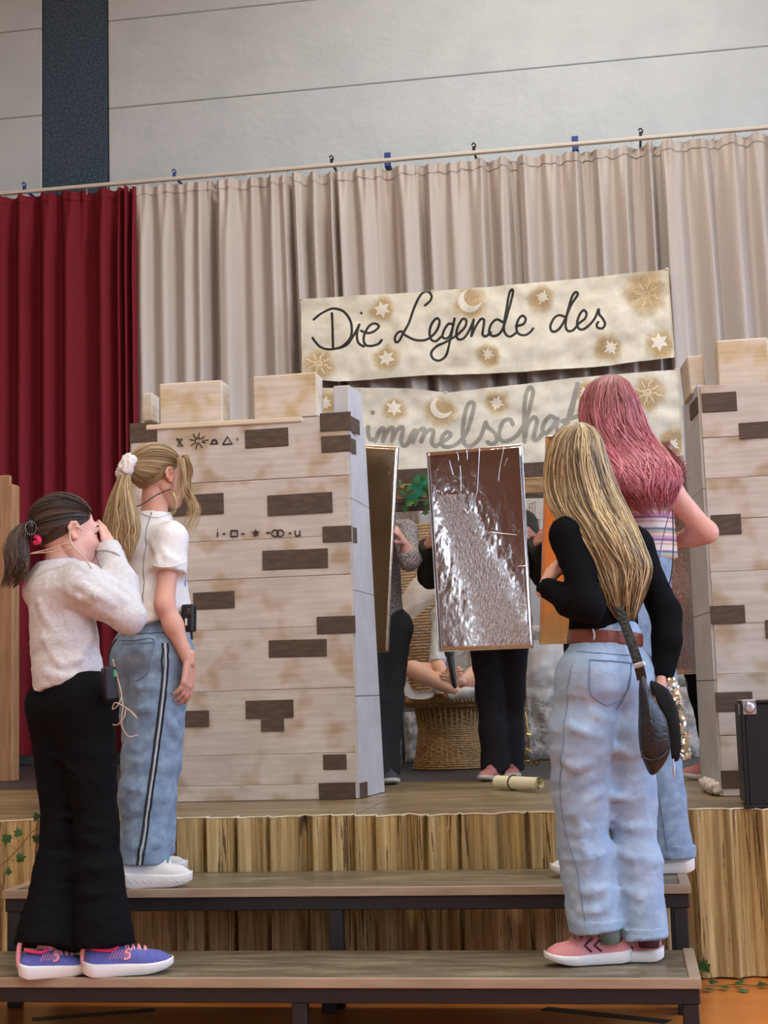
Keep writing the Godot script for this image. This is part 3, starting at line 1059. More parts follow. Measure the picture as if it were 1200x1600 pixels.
# ------------------------------------------------------------------ banners: paper, print drawn into a texture
class Paint:
	var im: Image
	var w := 0
	var h := 0
	var n: FastNoiseLite

	func setup(ww: int, hh: int, base: Color, nz: FastNoiseLite) -> void:
		w = ww
		h = hh
		n = nz
		im = Image.create(w, h, false, Image.FORMAT_RGB8)
		for y in h:
			for x in w:
				var d := nz.get_noise_2d(x * 0.6, y * 0.6) * 0.05 + nz.get_noise_2d(x * 4.0 + 99.0, y * 4.0) * 0.02
				im.set_pixel(x, y, Color(base.r + d, base.g + d * 1.05, base.b + d * 1.3))

	func disc(p: Vector2, r: float, c: Color, soft := 1.0) -> void:
		for y in range(maxi(0, int(p.y - r - 1)), mini(h, int(p.y + r + 2))):
			for x in range(maxi(0, int(p.x - r - 1)), mini(w, int(p.x + r + 2))):
				var d := Vector2(x, y).distance_to(p)
				var a := clampf(r + 0.5 - d, 0.0, 1.0) * soft
				if a > 0.0:
					im.set_pixel(x, y, im.get_pixel(x, y).lerp(c, a))

	# sprayed cloud of paint
	func spray(p: Vector2, r: float, c: Color, a0 := 0.85) -> void:
		for y in range(maxi(0, int(p.y - r * 1.4)), mini(h, int(p.y + r * 1.4))):
			for x in range(maxi(0, int(p.x - r * 1.4)), mini(w, int(p.x + r * 1.4))):
				var d := Vector2(x, y).distance_to(p) / r + 0.22 * n.get_noise_2d(x * 1.4 + 7.0, y * 1.4)
				var a := (1.0 - smoothstep(0.45, 1.12, d)) * a0
				if a > 0.0:
					a *= 0.85 + 0.4 * n.get_noise_2d(x * 9.0, y * 9.0)
					im.set_pixel(x, y, im.get_pixel(x, y).lerp(c, clampf(a, 0.0, 1.0)))

	func poly(pts: PackedVector2Array, c: Color) -> void:
		var r := Rect2(pts[0], Vector2.ZERO)
		for p in pts:
			r = r.expand(p)
		for y in range(maxi(0, int(r.position.y)), mini(h, int(r.end.y) + 1)):
			for x in range(maxi(0, int(r.position.x)), mini(w, int(r.end.x) + 1)):
				if Geometry2D.is_point_in_polygon(Vector2(x + 0.5, y + 0.5), pts):
					im.set_pixel(x, y, c)

	func star(p: Vector2, r: float, points: int, inner: float, turn: float, c: Color) -> void:
		var pts := PackedVector2Array()
		for k in points * 2:
			var q := r if k % 2 == 0 else r * inner
			if points > 6 and k % 4 == 2:
				q *= 0.72
			pts.append(p + Vector2.from_angle(turn + PI * k / points) * q)
		poly(pts, c)

	func moon(p: Vector2, r: float, c: Color) -> void:
		var q := p + Vector2(0.32, -0.3) * r
		for y in range(maxi(0, int(p.y - r)), mini(h, int(p.y + r) + 1)):
			for x in range(maxi(0, int(p.x - r)), mini(w, int(p.x + r) + 1)):
				var v := Vector2(x, y)
				if v.distance_to(p) < r and v.distance_to(q) > r * 0.8:
					im.set_pixel(x, y, c)

	func curve(pts: Array, r: float, c: Color, soft := 1.0) -> void:
		for i in pts.size() - 1:
			var a: Vector2 = pts[maxi(i - 1, 0)]
			var b: Vector2 = pts[i]
			var d: Vector2 = pts[i + 1]
			var e: Vector2 = pts[mini(i + 2, pts.size() - 1)]
			var steps := maxi(2, int(b.distance_to(d) / (r * 0.5)))
			for s in steps:
				disc(b.cubic_interpolate(d, a, e, float(s) / steps), r, c, soft)

	func sun(p: Vector2, r: float, c: Color) -> void:
		var sp := []
		for k in 22:
			var t := k / 21.0
			sp.append(p + Vector2.from_angle(t * TAU * 1.6) * r * (0.06 + 0.24 * t))
		curve(sp, r * 0.035, c)
		for k in 8:
			var a := TAU * k / 8.0 + 0.3
			var d := Vector2.from_angle(a)
			var s := d.orthogonal() * r * (0.06 if k % 2 == 0 else 0.0)
			curve([p + d * r * 0.36, p + d * r * 0.55 + s, p + d * r * 0.72 - s, p + d * r * (0.95 if k % 2 == 0 else 0.8)], r * 0.03, c)

func build_banners() -> void:
	var paper := rgb(234, 227, 207)
	var tan := rgb(172, 136, 84)
	var bare := rgb(238, 230, 212)
	var zb := -9.24
	# crops of the photograph that the pen strokes were read from: origin and scale
	var A := [460.0, 420.0, 3.75]
	var B := [740.0, 400.0, 3.529]
	var C := [490.0, 570.0, 4.138]
	var D := [740.0, 570.0, 3.529]
	var W := 1400
	var H := 330
	# ---- upper banner
	var top1 := [[470, 468], [600, 459], [680, 455], [880, 438], [1042, 421]]
	var bot1 := [[472, 592], [530, 596], [590, 592], [660, 586], [760, 584], [920, 574], [1052, 559]]
	var p1 := Paint.new()
	p1.setup(W, H, paper, noise_of(81, 0.012, 4))
	var f1 := func(k: Array, x: float, y: float) -> Vector2:
		return banner_uv(k[0] + x / k[2], k[1] + y / k[2], [470, 1042, 472, 1052], top1, bot1) * Vector2(W, H)
	var sc1 := W / 575.0
	for s in [[A, 512, 238, 88], [A, 540, 525, 88], [A, 1028, 200, 110], [A, 1133, 510, 78], [A, 143, 560, 105], [B, 370, 235, 78], [B, 740, 505, 85], [B, 1030, 490, 95], [B, 950, 200, 135]]:
		p1.spray(f1.call(s[0], s[1], s[2]), s[3] / s[0][2] * sc1, tan)
	p1.star(f1.call(A, 512, 238), 52 / 3.75 * sc1, 6, 0.52, -1.75, bare)
	p1.star(f1.call(A, 540, 525), 52 / 3.75 * sc1, 6, 0.52, -1.75, bare)
	p1.star(f1.call(A, 1133, 500), 44 / 3.75 * sc1, 7, 0.42, -1.5, bare)
	p1.star(f1.call(B, 380, 228), 42 / 3.53 * sc1, 8, 0.5, -1.1, bare)
	p1.star(f1.call(B, 757, 503), 48 / 3.53 * sc1, 8, 0.45, -0.5, bare)
	p1.star(f1.call(B, 1023, 473), 54 / 3.53 * sc1, 6, 0.52, -1.6, bare)
	p1.moon(f1.call(A, 1028, 188), 69 / 3.75 * sc1, bare)
	p1.sun(f1.call(A, 143, 555), 84 / 3.75 * sc1, rgb(240, 226, 186))
	p1.sun(f1.call(B, 950, 210), 88 / 3.53 * sc1, rgb(222, 200, 160))
	var ink := rgb(30, 28, 22)
	var words := [
		[A, [112, 296, 150, 265, 200, 238, 240, 233, 285, 248, 320, 290, 336, 345, 330, 400, 300, 440, 260, 462, 200, 470, 150, 455, 120, 425, 106, 403]],
		[A, [219, 260, 222, 330, 224, 400, 225, 460]],
		[A, [262, 464, 310, 443, 345, 395, 380, 325]],
		[A, [378, 325, 366, 385, 376, 435, 407, 456]],
		[A, [390, 257, 391, 259]],
		[A, [390, 362, 430, 376, 470, 362, 492, 335, 472, 318, 440, 330, 415, 370, 405, 412, 417, 446, 450, 450, 490, 438, 510, 415]],
		[A, [765, 215, 795, 190, 804, 160, 785, 135, 760, 135, 735, 160, 700, 230, 670, 320, 640, 375, 615, 420, 595, 430, 588, 405, 605, 375, 630, 370, 650, 390, 700, 414, 750, 418, 790, 402, 830, 362, 850, 312, 835, 290, 805, 320, 790, 370, 800, 412, 828, 420, 860, 395]],
		[A, [932, 328, 905, 320, 880, 350, 866, 390, 882, 407, 912, 385, 938, 292]],
		[A, [938, 292, 925, 350, 910, 420, 890, 500, 850, 535, 812, 525, 800, 490, 830, 452, 880, 430, 930, 400, 965, 375, 1000, 340, 1006, 302, 985, 295, 957, 340, 947, 385, 960, 412, 990, 408, 1020, 368, 1050, 298]],
		[A, [1050, 298, 1036, 395]],
		[A, [1036, 395, 1062, 338, 1090, 296, 1110, 300, 1106, 350, 1102, 385, 1122, 395, 1152, 372]],
		[B, [158, 364, 126, 352, 97, 378, 85, 420, 105, 440, 140, 428, 165, 388, 192, 300, 215, 205, 211, 185, 195, 208, 180, 300, 166, 390, 176, 430, 202, 442, 235, 420]],
		[B, [233, 386, 274, 374, 286, 346, 268, 328, 246, 350, 235, 395, 246, 426, 280, 436, 310, 420, 328, 397]],
		[B, [502, 334, 470, 325, 440, 345, 422, 390, 436, 416, 470, 402, 502, 350, 540, 262, 573, 212, 562, 199, 541, 225, 516, 310, 506, 380, 520, 412, 550, 406, 582, 368, 612, 346, 622, 316, 606, 298, 585, 320, 570, 365, 578, 398, 605, 403, 642, 378, 670, 340, 688, 295, 692, 322, 711, 346, 724, 376, 710, 400, 685, 398, 678, 380, 688, 364]]]
	for s in words:
		var pts := []
		for i in range(0, s[1].size(), 2):
			pts.append(f1.call(s[0], s[1][i], s[1][i + 1]))
		p1.curve(pts, 4.6, ink)
	banner("long paper banner lettered Die Legende des, with sprayed stars and moon", "upper", p1.im, top1, bot1, [470, 1042, 472, 1052], zb)
	# ---- lower banner
	var top2 := [[494, 606], [560, 606], [640, 607], [700, 613], [780, 604], [900, 590], [1057, 577]]
	var bot2 := [[500, 752], [620, 742], [760, 731], [860, 729], [1066, 712]]
	var p2 := Paint.new()
	p2.setup(W, H, rgb(228, 221, 203), noise_of(82, 0.012, 4))
	var f2 := func(k: Array, x: float, y: float) -> Vector2:
		return banner_uv(k[0] + x / k[2], k[1] + y / k[2], [494, 1057, 500, 1066], top2, bot2) * Vector2(W, H)
	var sc2 := W / 565.0
	for s in [[C, 520, 285, 88], [C, 822, 300, 118], [C, 1180, 245, 95], [C, 78, 250, 90], [D, 960, 160, 105], [D, 1095, 430, 90], [D, 620, 150, 70]]:
		p2.spray(f2.call(s[0], s[1], s[2]), s[3] / s[0][2] * sc2, tan)
	p2.star(f2.call(C, 520, 280), 56 / 4.138 * sc2, 6, 0.52, -1.55, bare)
	p2.star(f2.call(C, 78, 250), 48 / 4.138 * sc2, 7, 0.5, -1.4, bare)
	p2.star(f2.call(D, 127, 210), 46 / 3.53 * sc2, 8, 0.5, -1.2, bare)
	p2.star(f2.call(D, 1100, 440), 42 / 3.53 * sc2, 8, 0.5, -1.0, bare)
	p2.star(f2.call(D, 612, 150), 36 / 3.53 * sc2, 7, 0.5, -1.0, bare)
	p2.moon(f2.call(C, 822, 280), 70 / 4.138 * sc2, bare)
	p2.sun(f2.call(D, 960, 150), 82 / 3.53 * sc2, rgb(240, 230, 206))
	var pale := rgb(160, 156, 144)
	words = [
		[C, [352, 402, 350, 440, 362, 480, 385, 480]],
		[C, [380, 307, 382, 309]],
		[C, [395, 490, 425, 425, 445, 410, 456, 425, 445, 490]],
		[C, [445, 490, 475, 430, 505, 408, 516, 425, 506, 492]],
		[C, [506, 492, 535, 430, 565, 405, 578, 420, 564, 490, 580, 522, 610, 505, 640, 440, 658, 424, 662, 440, 642, 500]],
		[C, [642, 500, 670, 440, 705, 412, 716, 430, 696, 497]],
		[C, [696, 497, 725, 440, 760, 420, 775, 440, 764, 500, 785, 528, 820, 508, 865, 480, 886, 452, 865, 435, 836, 460, 825, 505, 845, 531, 890, 530, 940, 498, 985, 440, 1020, 340, 1036, 262, 1016, 241, 990, 270, 970, 360, 962, 440, 975, 510, 1005, 525, 1040, 510, 1082, 458, 1112, 370]],
		[C, [1112, 370, 1126, 402, 1168, 438, 1186, 480, 1165, 510, 1132, 507, 1122, 490]],
		[D, [215, 328, 200, 300, 165, 310, 146, 350, 140, 396, 160, 421, 195, 416, 242, 384, 290, 300, 320, 190, 326, 142, 306, 125, 286, 170, 278, 280, 280, 428]],
		[D, [282, 400, 298, 330, 330, 288, 348, 310, 336, 370, 331, 408, 350, 413, 382, 374]],
		[D, [458, 302, 425, 285, 395, 310, 378, 352, 395, 376, 430, 346, 462, 298, 456, 345, 472, 366, 505, 328, 542, 250, 572, 106, 552, 180, 522, 290, 516, 342]],
		[D, [488, 310, 560, 286, 602, 275]]]
	for s in words:
		var pts := []
		for i in range(0, s[1].size(), 2):
			pts.append(f2.call(s[0], s[1][i], s[1][i + 1]))
		p2.curve(pts, 8.5, pale)
	banner("long paper banner with pale grey handwriting, moon and stars, below the other", "lower", p2.im, top2, bot2, [494, 1057, 500, 1066], zb)

func banner_uv(px: float, py: float, e: Array, top: Array, bot: Array) -> Vector2:
	var v := (py - line_at(top, px)) / (line_at(bot, px) - line_at(top, px))
	var l := lerpf(e[0], e[2], v)
	var r := lerpf(e[1], e[3], v)
	return Vector2((px - l) / (r - l), v)

func banner(label: String, which: String, im: Image, top: Array, bot: Array, e: Array, z: float) -> void:
	var nz := noise_of(83 if which == "upper" else 84, 2.2, 3)
	var rows := []
	for r in 25:
		var v := r / 24.0
		var row := PackedVector3Array()
		for k in 101:
			var u := k / 100.0
			var xt := lerpf(e[0], e[1], u)
			var xb := lerpf(e[2], e[3], u)
			var px := lerpf(xt, xb, v)
			var py := lerpf(line_at(top, xt), line_at(bot, xb), v)
			var p := at(px, py, z)
			p.z += 0.022 * nz.get_noise_2d(p.x * 1.1, p.y * 1.6) + 0.007 * nz.get_noise_2d(p.x * 5.0, p.y * 5.0 + 30.0)
			row.append(p)
		rows.append(row)
	var t := thing("paper_banner", label, "banner", rows[24][50], "paper banners on the curtain")
	var b := MB.new()
	b.sheet(rows)
	var m := mat(Color.WHITE, 0.55)
	m.albedo_texture = ImageTexture.create_from_image(im)
	m.normal_enabled = true
	m.normal_texture = bump(85, 0.012, 6.0)
	m.normal_scale = 0.16
	part(t, "paper", b, m)
	# paper rolls back at the right end: a thin pale edge
	b = MB.new()
	var edge := PackedVector3Array()
	for r in 25:
		edge.append(rows[r][100] + Vector3(0.004, 0, -0.004))
	b.tube(edge, 0.006, 6)
	part(t, "rolled_edge", b, M.skirt_edge)
	b = MB.new()
	for k in [0, 36, 100]:
		b.box(Vector3(rows[0][k].x, rows[0][k].y + 0.002, (rows[0][k].z + 0.006 - 9.336) / 2), Vector3(0.02, 0.014, rows[0][k].z + 0.006 + 9.336), Basis.IDENTITY, 0.002)
	part(t, "clip", b, M.rail)

# ------------------------------------------------------------------ cardboard castle towers
func painted_brick(t: Node3D, p0: Vector3, p1: Vector3, z: float) -> void:
	var b := MB.new()
	b.box(Vector3((p0.x + p1.x) / 2, (p0.y + p1.y) / 2, z + 0.002), Vector3(absf(p1.x - p0.x), absf(p0.y - p1.y), 0.006), Basis.from_euler(Vector3(0, 0, rng.randf_range(-0.012, 0.012))), 0.0015)
	part(t, "painted_brick", b, M.brick)

func ink_line(t: Node3D, pts: Array, z: float, r := 0.003, curved := false) -> void:
	var w := []
	for p in pts:
		w.append(at(p[0], p[1], z + 0.0005))
	var b := MB.new()
	b.tube(spline(w, 4 if curved else 1), r, 5)
	part(t, "inked_sign", b, M.ink)

func tower_box(t: Node3D, called: String, a: Vector3, b3: Vector3, z0: float, z1: float, m: Material, tilt := 0.0) -> void:
	var b := MB.new()
	b.box(Vector3((a.x + b3.x) / 2, (a.y + b3.y) / 2, (z0 + z1) / 2), Vector3(absf(b3.x - a.x), absf(a.y - b3.y), absf(z0 - z1)), Basis.from_euler(Vector3(0, 0, tilt)), 0.006)
	part(t, called, b, m)

func side_board(t: Node3D, called: String, f: Vector2, bk: Vector2, y0: float, y1: float, m: Material, skew := 0.0, ybase := 0.0) -> void:
	# a standing board from (x, z) f to bk; skew leans its far edge with height
	var b := MB.new()
	var d := Vector3(bk.x - f.x, 0, bk.y - f.y)
	var n := d.cross(Vector3.UP).normalized() * 0.008
	var p := [Vector3(f.x, y0, f.y), Vector3(bk.x + skew * (y0 - ybase), y0, bk.y), Vector3(bk.x + skew * (y1 - ybase), y1, bk.y), Vector3(f.x, y1, f.y)]
	var mid: Vector3 = (p[0] + p[1] + p[2] + p[3]) / 4
	b.quad(p[0] + n, p[1] + n, p[2] + n, p[3] + n, mid)
	b.quad(p[0] - n, p[1] - n, p[2] - n, p[3] - n, mid)
	for i in 4:
		b.quad(p[i] + n, p[(i + 1) % 4] + n, p[(i + 1) % 4] - n, p[i] - n, mid)
	part(t, called, b, m)

func build_towers() -> void:
	# ---- left tower
	var z := -5.765
	var x0 := -1.966
	var x1 := -1.056
	var t := thing("cardboard_tower", "wide cardboard castle tower behind the girl in the white T-shirt", "stage prop", Vector3((x0 + x1) / 2, STAGE, -5.95), "cardboard castle towers")
	var seams := [648, 742, 836, 897, 977, 1074, 1176, 1224, 1251]
	for i in seams.size() - 1:
		var ya := at(549, seams[i], z).y
		var yb := maxf(at(549, seams[i + 1], z).y, STAGE + 0.002)
		var b := MB.new()
		var out := 0.004 if i % 2 == 0 else 0.0
		if i == 7:
			out = 0.02
		b.box(Vector3((x0 + x1) / 2, (ya + yb) / 2, z - 0.008 + out * 0.5), Vector3(x1 - x0 - 0.002 * (i % 3), ya - yb - 0.0012, 0.014), Basis.from_euler(Vector3(-0.02 if i == 7 else 0.0, 0, 0.0004 * (i % 3 - 1))), 0.0018)
		part(t, "cardboard_sheet", b, M.board[i % 4])
	var yt := at(549, 647, z).y
	var sk := -0.027
	for s in [[STAGE + 0.004, 0.93], [0.933, 1.35], [1.353, 1.72], [1.723, yt + 0.005]]:
		side_board(t, "side_sheet", Vector2(x1, z - 0.01), Vector2(-1.013, -6.12), s[0], s[1], M.board_side, sk, STAGE)
		side_board(t, "side_sheet", Vector2(x0, z - 0.01), Vector2(-2.0, -6.12), s[0], s[1], M.board_side, 0.0, STAGE)
	var b3 := MB.new()
	b3.box(Vector3((x0 + x1) / 2 - 0.06, yt - 0.008, z + 0.002), Vector3(0.66, 0.022, 0.014), Basis.from_euler(Vector3(0, 0, -0.006)), 0.004)
	part(t, "top_ledge", b3, M.board_edge, "pale bare cardboard edge")
	# merlons
	tower_box(t, "merlon", at(246, 598, z), at(346, 659, z), z - 0.02, z - 0.14, M.board_pale)
	tower_box(t, "merlon", at(393, 586, z), at(495, 650, z), z - 0.02, z - 0.14, M.board_pale, 0.01)
	tower_box(t, "merlon", at(226, 617, z - 0.3), at(243, 660, z - 0.3), z - 0.26, z - 0.36, M.board_pale)
	b3 = MB.new()
	var q := at(535, 596, -5.92)
	b3.box(Vector3(q.x + 0.012, yt + 0.065, -5.97), Vector3(0.07, 0.16, 0.2), Basis.from_euler(Vector3(0.02, -0.1, -0.02)), 0.005)
	part(t, "merlon", b3, M.board_side)
	for r in [[203, 662, 246, 690], [383, 672, 451, 697], [500, 646, 549, 672], [502, 682, 549, 705], [262, 775, 350, 803], [418, 774, 520, 801], [504, 823, 550, 846], [410, 861, 513, 887], [302, 926, 367, 950], [495, 964, 556, 989], [420, 1001, 511, 1025], [280, 1111, 327, 1135], [384, 1095, 459, 1121], [408, 1121, 444, 1142], [505, 1179, 542, 1202], [499, 1223, 557, 1248]]:
		painted_brick(t, at(r[0], r[1], z), at(r[2], r[3], z), z + (0.01 if r[1] > 1220 else 0.0))
	# bricks that go on round the corner
	for r in [[648, 672, 0.13], [683, 706, 0.07], [823, 847, 0.05], [1224, 1247, 0.1]]:
		var ya := at(549, r[0], z).y
		var yb := at(549, r[1], z).y
		var d := Vector3(0.043, 0, -0.355).normalized()
		var b := MB.new()
		b.box(Vector3(x1, (ya + yb) / 2, z - 0.01) + d * r[2] * 0.5 + d.cross(Vector3.UP) * 0.009, Vector3(0.004, ya - yb, r[2]), Basis(d.cross(Vector3.UP), Vector3.UP, -d), 0.001)
		part(t, "painted_brick", b, M.brick)
	var zi := z + 0.0025
	# first row of signs
	ink_line(t, [[276, 686], [285, 686], [277, 697], [286, 697], [276, 686]], zi)
	for k in 8:
		var d := Vector2.from_angle(TAU * k / 8.0 + 0.2)
		ink_line(t, [[309 + d.x * 6, 689 + d.y * 6], [309 + d.x * 13, 689 + d.y * 13]], zi, 0.0022)
	ink_line(t, [[313, 686], [309, 684], [305, 688], [307, 693], [312, 692]], zi, 0.0028, true)
	ink_line(t, [[316, 688], [326, 687.5]], zi, 0.0018)
	ink_line(t, [[328, 694], [341, 693]], zi, 0.0025)
	ink_line(t, [[331, 692.5], [332, 688.5], [335, 687], [338, 689], [339, 692]], zi, 0.004, true)
	ink_line(t, [[348, 694.5], [355.5, 682], [363, 693.5], [348, 694.5]], zi, 0.0034)
	ink_line(t, [[370.6, 686.3], [371.4, 686.5]], zi, 0.006)
	# second row of signs
	ink_line(t, [[340, 831], [340, 839]], zi, 0.0028)
	ink_line(t, [[340, 827], [340.3, 827.4]], zi, 0.003)
	ink_line(t, [[348, 834], [352, 834]], zi, 0.0028)
	ink_line(t, [[361, 829], [371, 829], [371, 838], [361, 838.5], [361, 829]], zi, 0.0034)
	ink_line(t, [[377, 834], [382, 834]], zi, 0.0028)
	var star := PackedVector2Array()
	for k in 10:
		star.append(Vector2.from_angle(-PI / 2 + TAU * k / 10.0) * (0.0185 if k % 2 == 0 else 0.008) * Vector2(1, -1))
	b3 = MB.new()
	b3.extrude(star, 0.002, Transform3D(Basis.IDENTITY, at(400, 833, z) + Vector3(0, 0, 0.003)))
	part(t, "inked_sign", b3, M.ink)
	ink_line(t, [[416, 832.5], [422, 832]], zi, 0.0028)
	for cx in [430, 438]:
		var ring := []
		for k in 13:
			var d := Vector2.from_angle(TAU * k / 12.0) * 5.2
			ring.append([cx + d.x, 833 + d.y])
		ink_line(t, ring, zi, 0.0026, true)
	ink_line(t, [[451, 833], [455, 833]], zi, 0.0028)
	ink_line(t, [[461, 829], [461.5, 836], [464, 838], [468, 836], [468.5, 829], [468.7, 838]], zi, 0.0028)
	# ---- right tower
	z = -5.55
	x0 = 0.33
	x1 = 1.24
	t = thing("cardboard_tower", "cardboard castle tower cut off by the right edge, beside the black case", "stage prop", Vector3((x0 + x1) / 2, STAGE, -5.75), "cardboard castle towers")
	seams = [602, 684, 748, 812, 894, 976, 1054, 1150, 1230, 1246]
	for i in seams.size() - 1:
		var ya := at(1110, seams[i], z).y
		var yb := maxf(at(1110, seams[i + 1], z).y, STAGE + 0.002)
		var b := MB.new()
		var out := 0.004 if i % 2 == 0 else 0.0
		b.box(Vector3((x0 + x1) / 2, (ya + yb) / 2, z - 0.008 + out * 0.5), Vector3(x1 - x0 - 0.002 * (i % 3), ya - yb - 0.0012, 0.014), Basis.from_euler(Vector3(0, 0, 0.0004 * (i % 3 - 1))), 0.0018)
		part(t, "cardboard_sheet", b, M.board[(i + 2) % 4])
	yt = at(1110, 601, z).y
	for s in [[STAGE + 0.004, 0.95], [0.953, 1.2], [1.203, 1.66], [1.663, yt + 0.004]]:
		side_board(t, "side_sheet", Vector2(x0, z - 0.01), Vector2(0.283, -5.95), s[0], s[1], M.board_side, 0.006, STAGE)
		side_board(t, "side_sheet", Vector2(x1, z - 0.01), Vector2(1.29, -5.95), s[0], s[1], M.board_side, 0.0, STAGE)
	tower_box(t, "merlon", at(1119, 530, z), at(1205, 600, z), z - 0.02, z - 0.14, M.board_pale)
	tower_box(t, "merlon", at(1240, 528, z), at(1330, 598, z), z - 0.02, z - 0.14, M.board_pale)
	b3 = MB.new()
	b3.box(Vector3(0.318, yt + 0.065, -5.76), Vector3(0.06, 0.15, 0.2), Basis.from_euler(Vector3(0, 0.1, 0.05)), 0.005)
	part(t, "merlon", b3, M.board_pale)
	for r in [[1096, 615, 1152, 642], [1154, 661, 1214, 683], [1110, 805, 1159, 834], [1109, 947, 1165, 973], [1195, 969, 1250, 996], [1117, 1082, 1177, 1111], [1126, 1204, 1176, 1231], [1240, 760, 1310, 788], [1230, 1130, 1290, 1160]]:
		painted_brick(t, at(r[0], r[1], z), at(r[2], r[3], z), z)
	b3 = MB.new()
	var dd := Vector3(-0.047, 0, -0.39).normalized()
	b3.box(Vector3(x0, at(1100, 630, z).y, z - 0.01) + dd * 0.09 - dd.cross(Vector3.UP) * 0.009, Vector3(0.004, 0.062, 0.18), Basis(dd.cross(Vector3.UP), Vector3.UP, -dd), 0.001)
	part(t, "painted_brick", b3, M.brick)
	# crumpled tape at the foot
	b3 = MB.new()
	var tp := Solid.new()
	tp.k = 0.01
	tp.noise = noise_of(91, 30.0, 2)
	tp.namp = 0.012
	tp.cap(Vector3(0.29, STAGE + 0.03, -5.86), Vector3(0.315, STAGE + 0.026, -5.58), 0.026, 0.024)
	tp.cuts.append([Vector3(0, STAGE + 0.001, 0), Vector3.DOWN])
	tp.mesh(b3, 0.008)
	part(t, "tape", b3, M.tape, "crumpled white tape")

func prop_materials() -> void:
	M.tape = mat(rgb(226, 214, 204), 0.6)
	M.foil = mat(rgb(214, 205, 196), 0.13, 1.0)
	M.foil.normal_enabled = true
	M.foil.normal_texture = bump(121, 0.03, 3.0)
	M.foil.normal_scale = 0.12
	M.foil.uv1_scale = Vector3(0.35, 3.0, 1.0)
	# scratched and crumpled zones of the middle panel are rougher
	var fr := noise_of(122, 0.05, 4)
	M.foil_worn = M.foil.duplicate()
	M.foil_worn.roughness = 1.0
	M.foil_worn.uv1_scale = Vector3.ONE
	M.foil_worn.normal_enabled = false
	M.foil_worn.roughness_texture = picture(192, 384, func(x, y):
		var u: float = x / 192.0
		var v: float = y / 384.0
		var c := lerpf(0.02, 0.66, v * 1.2)
		var w := lerpf(0.14, 0.42, v)
		var band := smoothstep(w, w * 0.4, absf(u - c) + 0.2 * fr.get_noise_2d(x, y)) if v > 0.22 else 0.0
		var low := smoothstep(0.6, 0.9, v + 0.2 * fr.get_noise_2d(x * 2.0, y))
		var r := clampf(0.07 + 0.16 * band + 0.05 * low + 0.1 * fr.get_noise_2d(x * 6.0, y * 6.0), 0.05, 0.6)
		return Color(r, r, r))
	M.foil_bronze = mat(rgb(196, 176, 150), 0.16, 1.0)
	M.foil_orange = mat(rgb(240, 200, 150), 0.16, 1.0)
	M.foil_side = mat(rgb(120, 96, 104), 0.3, 0.8)
	M.foil_edge = mat(rgb(236, 234, 230), 0.18, 1.0)
	M.wicker = tri_mat(ntex(131, 0.03, [[0.0, rgb(116, 82, 42)], [0.5, rgb(172, 130, 74)], [1.0, rgb(206, 166, 108)]], 256), Vector3.ONE * 6.0, 0.55)
	M.tulle = mat(Color(0.95, 0.94, 0.93, 0.4), 0.8)
	M.tulle.transparency = BaseMaterial3D.TRANSPARENCY_ALPHA
	M.white_cloth = mat(rgb(226, 222, 216), 0.8)
	M.rock = tri_mat(ntex(132, 0.025, [[0.0, rgb(112, 104, 98)], [0.45, rgb(168, 160, 152)], [1.0, rgb(200, 194, 186)]], 512, 5), Vector3.ONE * 1.6, 0.85, bump(133, 0.03, 8.0), 0.8)
	M.grey_sheet = mat(rgb(176, 172, 170), 0.8)
	M.plank = tri_mat(ntex(134, 0.02, [[0.0, rgb(120, 90, 58)], [0.5, rgb(164, 128, 88)], [1.0, rgb(186, 152, 112)]], 256), Vector3(0.8, 5.0, 5.0), 0.75)
	M.drawing_paper = mat(rgb(196, 186, 172), 0.85)
	M.pencil = mat(rgb(96, 88, 82), 0.8)
	M.green_cloth = mat(rgb(22, 112, 82), 0.7)
	M.leaf = [mat(rgb(46, 88, 30), 0.45), mat(rgb(34, 70, 28), 0.45), mat(rgb(58, 98, 40), 0.5)]
	M.stem = mat(rgb(112, 102, 52), 0.7)
	M.gold = mat(rgb(226, 186, 92), 0.22, 1.0)
	M.cream_paper = mat(rgb(236, 226, 190), 0.7)
	M.black_case = mat(rgb(20, 20, 21), 0.45)
	M.chrome = mat(rgb(206, 206, 208), 0.38, 1.0)

